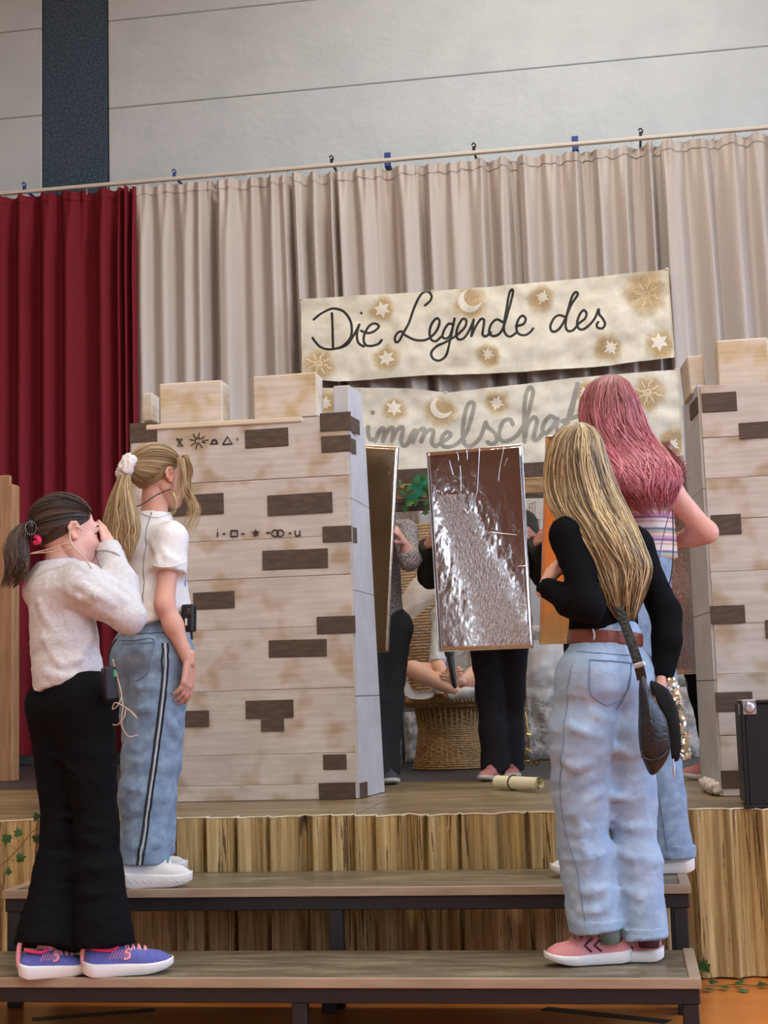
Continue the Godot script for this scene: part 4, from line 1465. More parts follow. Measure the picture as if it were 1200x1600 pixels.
# ------------------------------------------------------------------ loose props
func foil_panel(label: String, c4: Array, m: Material, seed_no: int, wrinkle: Callable, twist := 0.0, thick := 0.03) -> Node3D:
	# c4: top left, top right, bottom right, bottom left in the world
	var tl: Vector3 = c4[0]
	var tr: Vector3 = c4[1]
	var br: Vector3 = c4[2]
	var bl: Vector3 = c4[3]
	var n := (tr - tl).cross(tl - bl).normalized()
	var t := thing("foil_panel", label, "panel", (bl + br) / 2, "mirror foil panels")
	var b := MB.new()
	var o := n * thick
	var mid := (tl + tr + br + bl) / 4 - o / 2
	b.quad(tl - o, tr - o, br - o, bl - o, mid)
	b.quad(tl, tl - o, bl - o, bl, mid)
	b.quad(tr, tr - o, br - o, br, mid)
	b.quad(tl, tr, tr - o, tl - o, mid)
	b.quad(bl, br, br - o, bl - o, mid)
	b.quad(tl, tr, br, bl, mid)
	part(t, "board", b, M.foil_side)
	var nz := noise_of(seed_no, 3.0, 3)
	var nf := noise_of(seed_no + 1, 12.0, 2)
	var rows := []
	var nr := 210
	var nc := 170
	for r in nr + 1:
		var row := PackedVector3Array()
		for k in nc + 1:
			var u := float(k) / nc
			var v := float(r) / nr
			var p := tl.lerp(tr, u).lerp(bl.lerp(br, u), v)
			var e := minf(minf(u, 1.0 - u) * 3.0, minf(v, 1.0 - v) * 6.0)
			var f := smoothstep(0.0, 0.1, e)
			var d := 0.0035 + 0.00025 * nz.get_noise_2d(u * 2.0, v * 3.0)
			var w: float = wrinkle.call(u, v)
			d += w * 0.0009 * nf.get_noise_2d(u * 3.6, v * 2.4)
			var bend := twist * smoothstep(0.2, 1.0, v) * (u - 0.5) * 0.42
			row.append(p + n * (d * f + 0.0062 + bend))
		rows.append(row)
	b = MB.new()
	b.sheet(rows)
	part(t, "foil", b, m)
	b = MB.new()
	var rim := PackedVector3Array([tl, tr, br, bl, tl])
	for i in 4:
		var steps := PackedVector3Array()
		for k in 21:
			steps.append(rim[i].lerp(rim[i + 1], k / 20.0) + n * (0.001 + 0.0008 * nf.get_noise_1d(k * 3.0 + i * 50)))
		b.tube(steps, 0.0026, 6)
	part(t, "folded_edge", b, M.foil_edge)
	return t

func ivy_leaf_mesh(size: float) -> ArrayMesh:
	var b := MB.new()
	var o := PackedVector2Array([Vector2(0, 0), Vector2(0.22, -0.1), Vector2(0.46, 0.12), Vector2(0.34, 0.34), Vector2(0.42, 0.6), Vector2(0.16, 0.62), Vector2(0, 1.0), Vector2(-0.16, 0.62), Vector2(-0.42, 0.6), Vector2(-0.34, 0.34), Vector2(-0.46, 0.12), Vector2(-0.22, -0.1)])
	var c := b.add(Vector3(0, 0.38 * size, 0.09 * size))
	var c2 := b.add(Vector3(0, 0.38 * size, 0.07 * size))
	var f := []
	var g := []
	for p in o:
		var z := 0.07 * size - 0.28 * size * absf(p.x) - 0.1 * size * p.y
		f.append(b.add(Vector3(p.x * size, p.y * size, z)))
		g.append(b.add(Vector3(p.x * size, p.y * size, z - 0.012 * size)))
	for i in o.size():
		var j := (i + 1) % o.size()
		b.idx.append_array(PackedInt32Array([c, f[j], f[i], c2, g[i], g[j]]))
	return b.done()

func wicker(b: MB, pts: PackedVector3Array, r: float, wave: float, phase: float, out: Callable) -> void:
	var w := PackedVector3Array()
	for i in pts.size():
		w.append(pts[i] + out.call(pts[i]) * (wave * sin(i * PI * 0.5 + phase)))
	b.tube(w, r, 5, false)

func build_props() -> void:
	# ---- wicker chair
	var cc := Vector3(-0.94, STAGE, -7.95)
	var t := thing("wicker_chair", "large wicker armchair with woven base and fan back, a child sitting in it", "chair", cc)
	var b := MB.new()
	var prof := [[0.0, 0.2], [0.1, 0.18], [0.2, 0.168], [0.3, 0.17], [0.355, 0.19]]
	var radial := func(p: Vector3) -> Vector3: return Vector3(p.x - cc.x, 0, p.z - cc.z).normalized()
	for r in 30:
		var y := 0.0085 + 0.348 * r / 29.0
		var rad := soft_at(prof, y)
		var ring := PackedVector3Array()
		for k in 81:
			ring.append(cc + Vector3(cos(TAU * k / 80.0) * rad, y, sin(TAU * k / 80.0) * rad))
		wicker(b, ring, 0.0068, 0.004, PI * (r % 2), radial)
	part(t, "base", b, M.wicker)
	b = MB.new()
	for r in 6:
		var ring := PackedVector3Array()
		var rad := 0.232 + 0.012 * r
		for k in 81:
			ring.append(cc + Vector3(cos(TAU * k / 80.0) * rad, 0.335 + 0.011 * r, sin(TAU * k / 80.0) * rad))
		wicker(b, ring, 0.0085, 0.005, PI * (r % 2), radial)
	b.lathe([[0.0, 0.37], [0.27, 0.375], [0.28, 0.36], [0.0, 0.35]], 40, Transform3D(Basis.IDENTITY, cc))
	part(t, "seat", b, M.wicker)
	b = MB.new()
	for r in 3:
		var braid := PackedVector3Array()
		for k in 161:
			var a := TAU * k / 160.0
			var w := a * 30.0 + TAU * r / 3.0
			braid.append(cc + Vector3(cos(a) * (0.285 + 0.011 * cos(w)), 0.368 + 0.013 * sin(w), sin(a) * (0.285 + 0.011 * cos(w))))
		b.tube(braid, 0.0095, 6, false)
	part(t, "braided_rim", b, M.wicker)
	# fan back: rows of canes leaning outwards
	b = MB.new()
	for r in 58:
		var f := r / 57.0
		var y := 0.38 + 0.92 * f
		var half := 1.75 - 0.95 * pow(f, 1.6)
		var rad := 0.275 + 0.1 * f
		var row := PackedVector3Array()
		for k in 61:
			var a := -PI / 2 + half * (k / 30.0 - 1.0)
			row.append(cc + Vector3(cos(a) * rad * (1.0 - 0.12 * f), y + 0.06 * cos(half * (k / 30.0 - 1.0)) * f, sin(a) * rad * 0.92))
		wicker(b, row, 0.0075, 0.004, PI * (r % 2), radial)
	part(t, "back", b, M.wicker)
	b = MB.new()
	for s in [-1, 1]:
		var edge := PackedVector3Array()
		for r in 20:
			var f := r / 19.0
			var half := 1.75 - 0.95 * pow(f, 1.6)
			var a: float = -PI / 2 + half * s
			var rad := 0.275 + 0.1 * f
			edge.append(cc + Vector3(cos(a) * rad * (1.0 - 0.12 * f), 0.37 + 0.93 * f + 0.06 * cos(half) * f, sin(a) * rad * 0.92))
		b.tube(edge, 0.016, 7)
	part(t, "rim", b, M.wicker)
	# canes in the weave of the base seen as uprights
	b = MB.new()
	for k in 40:
		var a := TAU * k / 40.0
		b.tube(PackedVector3Array([cc + Vector3(cos(a) * 0.198, 0.006, sin(a) * 0.198), cc + Vector3(cos(a) * 0.167, 0.2, sin(a) * 0.167), cc + Vector3(cos(a) * 0.19, 0.355, sin(a) * 0.19)]), 0.005, 5)
	part(t, "upright_canes", b, M.wicker)
	# ---- white cloth over the chair back, and tulle
	cloth_patch("tulle_drape", "white tulle draped over the left of the wicker chair back", "cloth", [[at(624, 938, -7.9), at(645, 905, -7.9), at(668, 892, -7.9), at(700, 888, -7.9)], [at(624, 962, -7.82), at(645, 942, -7.8), at(668, 930, -7.8), at(700, 915, -7.8)], [at(626, 978, -7.84), at(645, 968, -7.82), at(664, 952, -7.82), at(700, 930, -7.84)]], M.tulle, 0.012, 5)
	cloth_patch("white_cloth", "crumpled white cloth on the wicker seat beside the child's knee", "cloth", [[at(625, 1060, -7.66), at(635, 1055, -7.68), at(645, 1076, -7.7), at(665, 1080, -7.68), at(682, 1068, -7.66)], [at(623, 1072, -7.62), at(638, 1076, -7.6), at(650, 1086, -7.61), at(667, 1084, -7.6), at(680, 1078, -7.62)], [at(628, 1084, -7.6), at(640, 1090, -7.57), at(653, 1093, -7.58), at(668, 1092, -7.57), at(678, 1088, -7.6)]], M.white_cloth, 0.022, 6)
	cloth_patch("tulle_drape", "pale tulle hanging in front of the grey rock wall", "cloth", [[at(828, 1000, -8.0), at(850, 1000, -7.95), at(880, 1002, -7.95), at(905, 1005, -8.0)], [at(822, 1050, -7.95), at(845, 1040, -7.9), at(872, 1042, -7.92), at(890, 1045, -7.95)], [at(824, 1080, -7.92), at(842, 1070, -7.9), at(862, 1066, -7.9), at(874, 1060, -7.92)], [at(836, 1092, -7.92), at(846, 1096, -7.9), at(856, 1092, -7.9), at(866, 1078, -7.92)]], M.tulle, 0.016, 7)
	# ---- rock wall of crumpled painted paper, behind
	t = thing("rock_wall", "grey white crumpled paper rock wall behind the wicker chair", "stage prop", Vector3(-0.6, STAGE, -8.6))
	var nr := noise_of(101, 5.0, 4)
	var blocks := [[-1.62, -1.3, 0.0, 0.36], [-1.29, -0.98, 0.0, 0.3], [-1.62, -1.24, 0.365, 0.72], [-1.23, -0.9, 0.305, 0.7], [-0.97, -0.6, 0.0, 0.34], [-0.59, -0.32, 0.0, 0.42], [-0.31, 0.02, 0.0, 0.36], [-0.89, -0.56, 0.345, 0.74], [-0.55, -0.28, 0.425, 0.78], [-0.27, 0.02, 0.365, 0.74], [0.03, 0.4, 0.0, 0.4], [0.03, 0.4, 0.405, 0.76]]
	for k in blocks:
		b = MB.new()
		var rows := []
		for r in 15:
			var row := PackedVector3Array()
			for j in 15:
				var x := lerpf(k[0] + 0.004, k[1] - 0.004, j / 14.0)
				var y := STAGE + lerpf(k[3] - 0.004, k[2] + 0.002, r / 14.0)
				var e := minf(minf(j, 14 - j), minf(r, 14 - r))
				row.append(Vector3(x, y, -8.6 + (0.0 if e < 0.5 else 0.035) + 0.04 * nr.get_noise_2d(x * 2.0, y * 2.0) * (0.0 if e < 0.5 else 1.0)))
			rows.append(row)
		b.sheet(rows)
		b.box(Vector3((k[0] + k[1]) / 2, STAGE + (k[2] + k[3]) / 2, -8.63), Vector3(k[1] - k[0] - 0.008, k[3] - k[2] - 0.006, 0.05))
		part(t, "rock", b, M.rock)
	# ---- painted house front behind it: pale board, brown beams
	t = thing("hut_front", "pale painted hut front with brown wooden beams behind the foil panels", "stage prop", Vector3(-0.6, STAGE, -8.8))
	b = MB.new()
	b.box(Vector3(-0.7, STAGE + 0.68, -8.8), Vector3(1.7, 1.34, 0.03), Basis.IDENTITY, 0.004)
	part(t, "pale_sheet", b, M.grey_sheet)
	b = MB.new()
	var bl := at(625, 766, -8.76)
	var br := at(852, 762, -8.76)
	b.box(Vector3(-0.7, (bl.y + br.y) / 2, -8.76), Vector3(1.74, 0.1, 0.05), Basis.IDENTITY, 0.008)
	part(t, "beam", b, M.plank)
	b = MB.new()
	b.box(Vector3(-0.7, (bl.y + br.y) / 2 + 0.1, -8.79), Vector3(1.74, 0.09, 0.03), Basis.IDENTITY, 0.004)
	part(t, "dark_beam", b, M.brick)
	b = MB.new()
	b.box(Vector3(-0.7, (bl.y + br.y) / 2 - 0.085, -8.77), Vector3(1.74, 0.06, 0.03), Basis.IDENTITY, 0.004)
	part(t, "dark_beam", b, M.brick)
	for x in [-1.5, 0.1]:
		b = MB.new()
		b.box(Vector3(x, STAGE + 0.72, -8.76), Vector3(0.1, 1.44, 0.05), Basis.IDENTITY, 0.006)
		part(t, "post", b, M.plank)
	b = MB.new()
	var pp := at(835, 795, -8.74)
	b.box(pp, Vector3(0.12, 0.125, 0.004), Basis.from_euler(Vector3(0, 0, -0.03)), 0.001)
	t = thing("pencil_drawing", "small sheet of paper with a pencil drawing pinned to the hut front", "drawing", pp)
	part(t, "paper", b, M.drawing_paper)
	b = MB.new()
	for k in [[-0.03, 0.03, -0.026, -0.04], [-0.012, 0.035, -0.012, -0.04], [0.004, 0.04, 0.0, -0.045], [-0.035, 0.03, 0.01, 0.042], [0.03, -0.025, 0.036, -0.035], [-0.045, 0.005, -0.02, 0.01]]:
		b.tube(PackedVector3Array([pp + Vector3(k[0], k[1], 0.0025), pp + Vector3((k[0] + k[2]) / 2 + 0.003, (k[1] + k[3]) / 2, 0.0025), pp + Vector3(k[2], k[3], 0.0025)]), 0.0016, 4)
	part(t, "pencil_lines", b, M.pencil)
	# ---- ivy and a green scarf on the beam
	var leaf := ivy_leaf_mesh(0.05)
	var scarf := [[at(650, 742, -8.70), at(660, 740, -8.70), at(670, 742, -8.70)], [at(643, 755, -8.70), at(656, 756, -8.70), at(668, 758, -8.70)], [at(636, 772, -8.70), at(648, 776, -8.70), at(660, 776, -8.70)], [at(632, 786, -8.70), at(640, 790, -8.70), at(650, 786, -8.70)]]
	cloth_patch("green_scarf", "bright green cloth tied round the ivy on the beam", "cloth", scarf, M.green_cloth, 0.01, 6)
	t = thing("ivy_garland", "ivy garland on the beam above the wicker chair", "ivy", at(650, 770, -8.55))
	var vine := spline([at(606, 768, -8.72), at(625, 762, -8.73), at(645, 772, -8.71), at(664, 778, -8.71), at(690, 782, -8.72), at(740, 776, -8.73)], 6)
	b = MB.new()
	b.tube(vine, 0.004, 5)
	part(t, "stem", b, M.stem)
	for k in [[622, 752, .9], [618, 762, 1], [628, 768, .8], [636, 758, .8], [646, 766, 1], [654, 750, .9], [662, 742, .8], [664, 760, 1.1], [670, 768, 1], [642, 782, 1], [650, 780, .9], [658, 776, .9], [664, 784, .8], [634, 790, .9], [672, 788, 1], [668, 798, .8], [676, 776, .9], [612, 774, .9], [700, 780, 1], [720, 778, 1]]:
		piece(t, "leaf", leaf, M.leaf[rng.randi() % 3], Transform3D(Basis.from_euler(Vector3(rng.randf_range(-0.7, 0.3), rng.randf_range(-0.6, 0.6), rng.randf_range(1.5, 4.8))).scaled(Vector3.ONE * k[2] * 1.15), at(k[0], k[1], -8.68 + rng.randf_range(-0.02, 0.03))))
	# ---- gold tinsel
	t = thing("gold_garland", "thin gold tinsel string hanging and lying beside the rock wall", "garland", on(823, 1196, STAGE))
	var gp := spline([at(826, 1000, -7.75), at(821, 1030, -7.75), at(818, 1062, -7.74), at(816, 1090, -7.76), at(822, 1120, -7.75), at(826, 1160, -7.76), on(823, 1194, STAGE) + Vector3(0, 0.017, 0), on(836, 1197, STAGE) + Vector3(0, 0.017, 0), on(848, 1196, STAGE) + Vector3(0, 0.017, 0), on(868, 1194, STAGE) + Vector3(0, 0.017, 0)], 6)
	b = MB.new()
	b.tube(gp, 0.003, 5)
	part(t, "cord", b, M.gold)
	for i in range(0, gp.size(), 2):
		b = MB.new()
		b.box(gp[i], Vector3(0.03, 0.012, 0.003), Basis.from_euler(Vector3(rng.randf() * 6, rng.randf() * 6, rng.randf() * 6)))
		part(t, "tinsel_scrap", b, M.gold)
	# ---- rolled paper with band
	var s0 := on(778, 1234, STAGE) + Vector3(0, 0.0335, 0)
	var s1 := on(844, 1238, STAGE) + Vector3(0, 0.0335, 0)
	var ax := (s1 - s0).normalized()
	var up := Vector3.UP
	var sd := ax.cross(up)
	t = thing("paper_scroll", "rolled cream paper scroll with a dark band lying on the stage", "scroll", (s0 + s1) / 2 - Vector3(0, 0.028, 0))
	b = MB.new()
	var spr := []
	for e in [s0, s0.lerp(s1, 0.5), s1]:
		var row := PackedVector3Array()
		for k in 56:
			var a := TAU * k / 24.0
			var r := 0.028 - 0.0068 * a / TAU
			row.append(e + up * (sin(a - 1.2) * r) + sd * (cos(a - 1.2) * r))
		spr.append(row)
	b.sheet(spr)
	part(t, "paper", b, M.cream_paper)
	b = MB.new()
	var rg := PackedVector3Array()
	var bc := s0.lerp(s1, 0.38)
	for k in 25:
		rg.append(bc + up * sin(TAU * k / 24.0) * 0.0295 + sd * cos(TAU * k / 24.0) * 0.0295)
	b.tube(rg, 0.0032, 5, false)
	part(t, "band", b, M.brick)
	# ---- black case with metal corners
	var bc0 := Vector3(0.372, STAGE, -5.0)
	t = thing("flight_case", "black case with metal corners at the right edge of the stage", "case", bc0 + Vector3(0.22, 0, -0.15))
	b = MB.new()
	b.box(bc0 + Vector3(0.24, 0.175, -0.15), Vector3(0.48, 0.346, 0.3), Basis.IDENTITY, 0.012)
	part(t, "body", b, M.black_case)
	for yy in [0.345, 0.006]:
		b = MB.new()
		b.box(bc0 + Vector3(0.24, yy, 0.002), Vector3(0.5, 0.012, 0.012), Basis.IDENTITY, 0.003)
		part(t, "edge_rail", b, M.black_case)
	b = MB.new()
	b.box(bc0 + Vector3(0.002, 0.175, 0.002), Vector3(0.014, 0.34, 0.014), Basis.IDENTITY, 0.004)
	part(t, "edge_rail", b, M.black_case)
	var cn := bc0 + Vector3(0.024, 0.328, 0.004)
	b = MB.new()
	b.box(cn, Vector3(0.048, 0.05, 0.008), Basis.IDENTITY, 0.003)
	b.lathe([[0.0, 0.008], [0.012, 0.011], [0.018, 0.006], [0.018, 0.0]], 16, Transform3D(Basis(Vector3.RIGHT, PI / 2), cn + Vector3(0.002, -0.002, 0.003)))
	b.box(cn + Vector3(-0.027, 0, -0.03), Vector3(0.006, 0.05, 0.06), Basis.IDENTITY, 0.002)
	part(t, "metal_corner", b, M.chrome, "shiny metal corner piece")
	# ---- tall wood-look board at the left edge
	b = MB.new()
	var wb := Vector3(-3.24, STAGE, -7.5)
	t = thing("wooden_board", "tall light wood board standing at the left edge of the stage", "board", wb + Vector3(-0.3, 0, 0))
	var wy := at(10, 742, -7.5).y
	b.box(Vector3(wb.x - 0.31, (STAGE + wy) / 2, -7.52), Vector3(0.6, wy - STAGE, 0.03), Basis.IDENTITY, 0.006)
	part(t, "board", b, M.wood_board)
	b = MB.new()
	b.box(Vector3(wb.x - 0.005, (STAGE + wy - 0.05) / 2, -7.55), Vector3(0.03, wy - STAGE - 0.05, 0.09), Basis.IDENTITY, 0.008)
	part(t, "edge_batten", b, M.wood_board)
	# ---- ivy trailing over the skirt at the left, and on the floor at the right
	var big := ivy_leaf_mesh(0.034)
	t = thing("ivy_vine", "ivy vine hanging over the stage skirt at the left", "ivy", at(30, 1300, -4.93))
	b = MB.new()
	var zf := -4.93
	b.tube(spline([at(-10, 1362, zf), at(15, 1340, zf), at(30, 1325, zf + 0.005), at(46, 1304, zf + 0.005), at(60, 1292, zf), at(72, 1284, zf)], 6), 0.0016, 5)
	for s in [[[14, 1343], [24, 1345], [28, 1342]], [[26, 1328], [18, 1322], [14, 1320]], [[34, 1321], [32, 1316], [28, 1312]], [[46, 1304], [52, 1310], [55, 1314]], [[12, 1343], [12, 1352], [12, 1358]], [[66, 1288], [64, 1284], [60, 1280]]]:
		b.tube(spline([at(s[0][0], s[0][1], zf), at(s[1][0], s[1][1], zf + 0.006), at(s[2][0], s[2][1], zf + 0.01)], 3), 0.001, 4)
	part(t, "stem", b, M.stem)
	for s in [[10, 1312, 2.9, 1.15], [28, 1300, 0.2, 1.0], [57, 1312, 3.3, 1.0], [33, 1340, -1.4, 1.1], [12, 1362, 2.2, .9], [56, 1277, 2.6, 1.0], [70, 1302, -1.2, 1.0]]:
		var bs := Basis.from_euler(Vector3(rng.randf_range(-0.2, 0.2), rng.randf_range(-0.3, 0.3), s[2])).scaled(Vector3.ONE * s[3])
		piece(t, "leaf", big, M.leaf[rng.randi() % 3], Transform3D(bs, at(s[0], s[1], zf + 0.014) - bs * Vector3(0, 0.014, 0)))
	t = thing("ivy_sprig", "ivy sprig lying on the orange floor beside the lower step", "ivy", on(1130, 1535, 0))
	b = MB.new()
	var f1 := on(1092, 1487, 0.0)
	b.tube(spline([Vector3(0.172, 0.14, -4.9), Vector3(0.2, 0.09, -4.88), Vector3(0.225, 0.03, -4.8), on(1122, 1540, 0.006), on(1150, 1538, 0.006), on(1185, 1540, 0.006), on(1215, 1536, 0.006)], 6), 0.0016, 5)
	part(t, "stem", b, M.stem)
	for s in [[1103, 1518, 0.035, 0.3, 2.6], [1098, 1512, 0.045, 0.3, 0.6], [1118, 1536, 0.012, -1.3, 0.4], [1136, 1542, 0.01, -1.35, 2.0], [1150, 1537, 0.012, -1.2, -1.0], [1168, 1548, 0.006, -1.45, 1.2], [1196, 1540, 0.01, -1.3, 0.5], [1110, 1545, 0.008, -1.4, 2.4]]:
		var bs := Basis.from_euler(Vector3(0, s[4], 0)) * Basis.from_euler(Vector3(s[3], 0, 0)) * Basis.from_scale(Vector3.ONE * 1.1)
		piece(t, "leaf", big, M.leaf[rng.randi() % 3], Transform3D(bs, on(s[0], s[1], s[2])))
	# ---- four mirror foil panels
	var zp := -6.45
	var crumple := func(u: float, v: float) -> float:
		var c := lerpf(0.02, 0.62, v * 1.25) if v > 0.2 else -1.0
		var w := lerpf(0.1, 0.34, v)
		var band := smoothstep(w, w * 0.35, absf(u - c)) if c >= 0.0 else 0.0
		return 0.015 + band * 0.75
	var mid_panel := foil_panel("brown silver mirror foil panel held up in the middle of the stage", [at(667, 708, zp), at(815, 694, zp), at(833, 1012, zp), at(686, 1018, zp)], M.foil_worn, 111, crumple, 0.026)
	for q in [[[713, 705], [716, 713], [716, 720]], [[719, 728], [720, 745], [720, 768]], [[729, 703], [730, 710], [730, 719]], [[749, 701], [748, 725], [746, 760], [744, 774], [737, 789]], [[787, 698], [785, 712], [781, 731], [779, 752]], [[793, 716], [788, 728]], [[702, 720], [708, 742]], [[740, 817], [746, 816]], [[808, 885], [822, 884], [826, 884]], [[796, 850], [800, 865]], [[765, 831], [780, 833], [808, 836]]]:
		var cr := []
		for k in q:
			cr.append(at(k[0], k[1], zp + 0.011))
		b = MB.new()
		b.tube(spline(cr, 4), 0.0019, 5)
		part(mid_panel, "crease", b, M.foil_edge)
	foil_panel("bronze mirror foil panel half hidden behind the left tower", [at(548, 694, -6.42), at(621, 698, -6.4), at(605, 1018, -6.4), at(540, 1021, -6.42)], M.foil_bronze, 113, func(u, v): return 0.25)
	foil_panel("orange mirror foil panel behind the girl with long blond hair", [at(853, 682, -6.2), at(985, 672, -6.2), at(976, 1003, -6.42), at(843, 1006, -6.42)], M.foil_orange, 115, func(u, v): return 0.2)
	foil_panel("silver mirror foil panel beside the right tower", [at(1040, 727, -6.25), at(1128, 722, -6.25), at(1140, 1050, -6.25), at(1046, 1054, -6.25)], M.foil, 117, func(u, v): return 0.35)

func cloth_patch(called: String, label: String, cat: String, grid: Array, m: Material, amp: float, seed_no: int) -> void:
	var cols := []
	for r in grid:
		cols.append(spline(r, 6))
	var n: int = cols[0].size()
	var rows := []
	var tall := []
	for k in n:
		var c := []
		for r in cols:
			c.append(r[k])
		tall.append(spline(c, 6))
	var nz := noise_of(seed_no + 300, 9.0, 3)
	for r in tall[0].size():
		var row := PackedVector3Array()
		for k in n:
			var p: Vector3 = tall[k][r]
			row.append(p + Vector3(0.3, 0.3, 1.0) * amp * nz.get_noise_3dv(p))
		rows.append(row)
	var b := MB.new()
	b.sheet(rows)
	solo(called, b, m, label, cat, rows[rows.size() - 1][n / 2])

# ------------------------------------------------------------------ people: shared builders
func lin(r: int, g: int, b: int) -> Color:
	return rgb(r, g, b).srgb_to_linear()

func hit(s: Solid, px: float, py: float, z0: float, lift := 0.0) -> Vector3:
	# the point of a solid that is seen at this place of the frame, coming from depth z0
	var p := at(px, py, z0)
	var d := ray(px, py).normalized()
	for i in 60:
		var f := s.dist(p) - lift
		if f < 0.0006:
			break
		p += d * maxf(f * 0.7, 0.0004)
		if p.z < z0 - 0.6:
			break
	return p

# raised folds of cloth along lines seen at these places
func folds(s: Solid, lines: Array, z0: float, r: float, sink: float) -> void:
	var all := []
	for l in lines:
		var w := []
		for p in l:
			w.append(hit(s, p[0], p[1], z0))
		all.append(w)
	for w in all:
		var c := spline(w, 2)
		var rs := []
		for i in c.size():
			var nrm := s.normal(c[i])
			c[i] = c[i] - nrm * sink
			rs.append(r * (0.55 + 0.45 * sin(PI * (i + 0.5) / c.size())))
		s.blend = 0.009
		for i in c.size() - 1:
			s.cap(c[i], c[i + 1], rs[i], rs[i + 1])
		s.blend = -1.0

func seam(parent: Node3D, called: String, s: Solid, pts: Array, z0: float, r: float, m: Material, label := "", per := 6, squash := 0.6) -> void:
	var w := []
	for p in pts:
		w.append(hit(s, p[0], p[1], z0, r * 0.3))
	var c := spline(w, per)
	for i in c.size():
		c[i] = s.snap(c[i], r * 0.3)
	var b := MB.new()
	b.tube(c, r, 6, true, squash)
	part(parent, called, b, m, label)

func head_mesh(b: MB, c: Vector3, fwd: Vector3, up: Vector3, s: float, skin: Color, cell := 0.0045) -> void:
	fwd = (fwd - up * fwd.dot(up)).normalized()
	var right := fwd.cross(up)
	var L := func(x: float, y: float, z: float) -> Vector3: return c + (right * x + up * y + fwd * z) * s
	var bs := Basis(right, up, -fwd)
	var o := Solid.new()
	o.k = 0.016 * s
	o.ell(L.call(0, .028, -.012), Vector3(.073, .083, .092) * s, bs)
	o.ell(L.call(0, -.03, .028), Vector3(.056, .07, .058) * s, bs)
	for e in [-1, 1]:
		o.cap(L.call(.046 * e, -.04, .0), L.call(.008 * e, -.084, .058), .024 * s, .018 * s)
		o.ell(L.call(.034 * e, -.022, .056), Vector3.ONE * .026 * s, bs)
		o.ell(L.call(.01 * e, -.029, .093), Vector3.ONE * .008 * s, bs)
	o.ell(L.call(0, -.083, .066), Vector3.ONE * .019 * s, bs)
	o.cap(L.call(-.03, .022, .073), L.call(.03, .022, .073), .015 * s, .015 * s)
	o.cap(L.call(0, .012, .082), L.call(0, -.024, .102), .008 * s, .0115 * s)
	o.cap(L.call(-.017, -.05, .079), L.call(.017, -.05, .079), .008 * s, .008 * s)
	o.cap(L.call(-.015, -.06, .078), L.call(.015, -.06, .078), .0085 * s, .0085 * s)
	for e in [-1, 1]:
		o.ell(L.call(.031 * e, .001, .087), Vector3(.014, .009, .009) * s, bs, true)
	var deep := skin * Color(0.86, 0.66, 0.62)
	o.mesh(b, cell, func(p: Vector3) -> Color:
		var q := (p - c) / s
		var lip := smoothstep(0.016, 0.008, Vector3(q.dot(right) * 0.6, q.dot(up) + 0.055, q.dot(fwd) - 0.086).length())
		var cheek := 0.35 * smoothstep(0.04, 0.01, Vector3(absf(q.dot(right)) - 0.04, q.dot(up) + 0.025, q.dot(fwd) - 0.06).length())
		return skin.lerp(deep, clampf(lip * 0.8 + cheek, 0.0, 1.0)))
	# ears
	for e in [-1, 1]:
		var a := Solid.new()
		a.k = 0.006 * s
		a.ell(L.call(.074 * e, -.002, -.006), Vector3(.007, .022, .014) * s, bs)
		var cpts := []
		for q in [[-.024, .008], [-.004, .013], [.018, .011], [.029, .0], [.026, -.016], [.008, -.024], [-.012, -.018], [-.027, -.002]]:
			cpts.append(L.call((.078 + .005 * smoothstep(0.01, -.02, q[1])) * e, q[0] * 0.82 - .001, q[1] * 0.82 - .004))
		var rs := []
		for q in cpts:
			rs.append(.0042 * s)
		a.chain(cpts, rs)
		a.ell(L.call(.077 * e, -.022, .003), Vector3(.006, .007, .006) * s, bs)
		a.ell(L.call(.084 * e, -.002, -.002), Vector3(.009, .012, .0075) * s, bs, true)
		a.mesh(b, 0.003, func(p: Vector3) -> Color: return skin.lerp(deep, 0.4))

func face_parts(t: Node3D, c: Vector3, fwd: Vector3, up: Vector3, s: float, brow: Material) -> void:
	fwd = (fwd - up * fwd.dot(up)).normalized()
	var right := fwd.cross(up)
	for e in [-1, 1]:
		var p: Vector3 = c + (right * .030 * e + up * .001 + fwd * .0695) * s
		var b := MB.new()
		b.lathe([[0.0, -.0115 * s], [.006 * s, -.0098 * s], [.0105 * s, -.0045 * s], [.0115 * s, 0.0], [.0105 * s, .0045 * s], [.006 * s, .0098 * s], [0.0, .0115 * s]], 14, Transform3D(Basis(right, fwd, right.cross(fwd)), p))
		var eye_ball := part(t, "eye", b, M.eye_white)
		b = MB.new()
		b.lathe([[0.0, .0118 * s], [.0035 * s, .0113 * s], [.005 * s, .0105 * s]], 12, Transform3D(Basis(right, fwd, right.cross(fwd)), p))
		part(eye_ball, "iris", b, M.iris)
		b = MB.new()
		b.tube(spline([c + (right * .014 * e + up * .024 + fwd * .0895) * s, c + (right * .032 * e + up * .031 + fwd * .0865) * s, c + (right * .05 * e + up * .024 + fwd * .073) * s], 4), [.002 * s, .0028 * s, .003 * s, .003 * s, .003 * s, .0026 * s, .0022 * s, .0016 * s, .001 * s], 5)
		part(t, "eyebrow", b, brow)
		b = MB.new()
		b.tube(spline([c + (right * .017 * e + up * .006 + fwd * .081) * s, c + (right * .032 * e + up * .0095 + fwd * .0825) * s, c + (right * .047 * e + up * .002 + fwd * .0725) * s], 4), 0.0016 * s, 5)
		part(t, "eyelashes", b, brow)

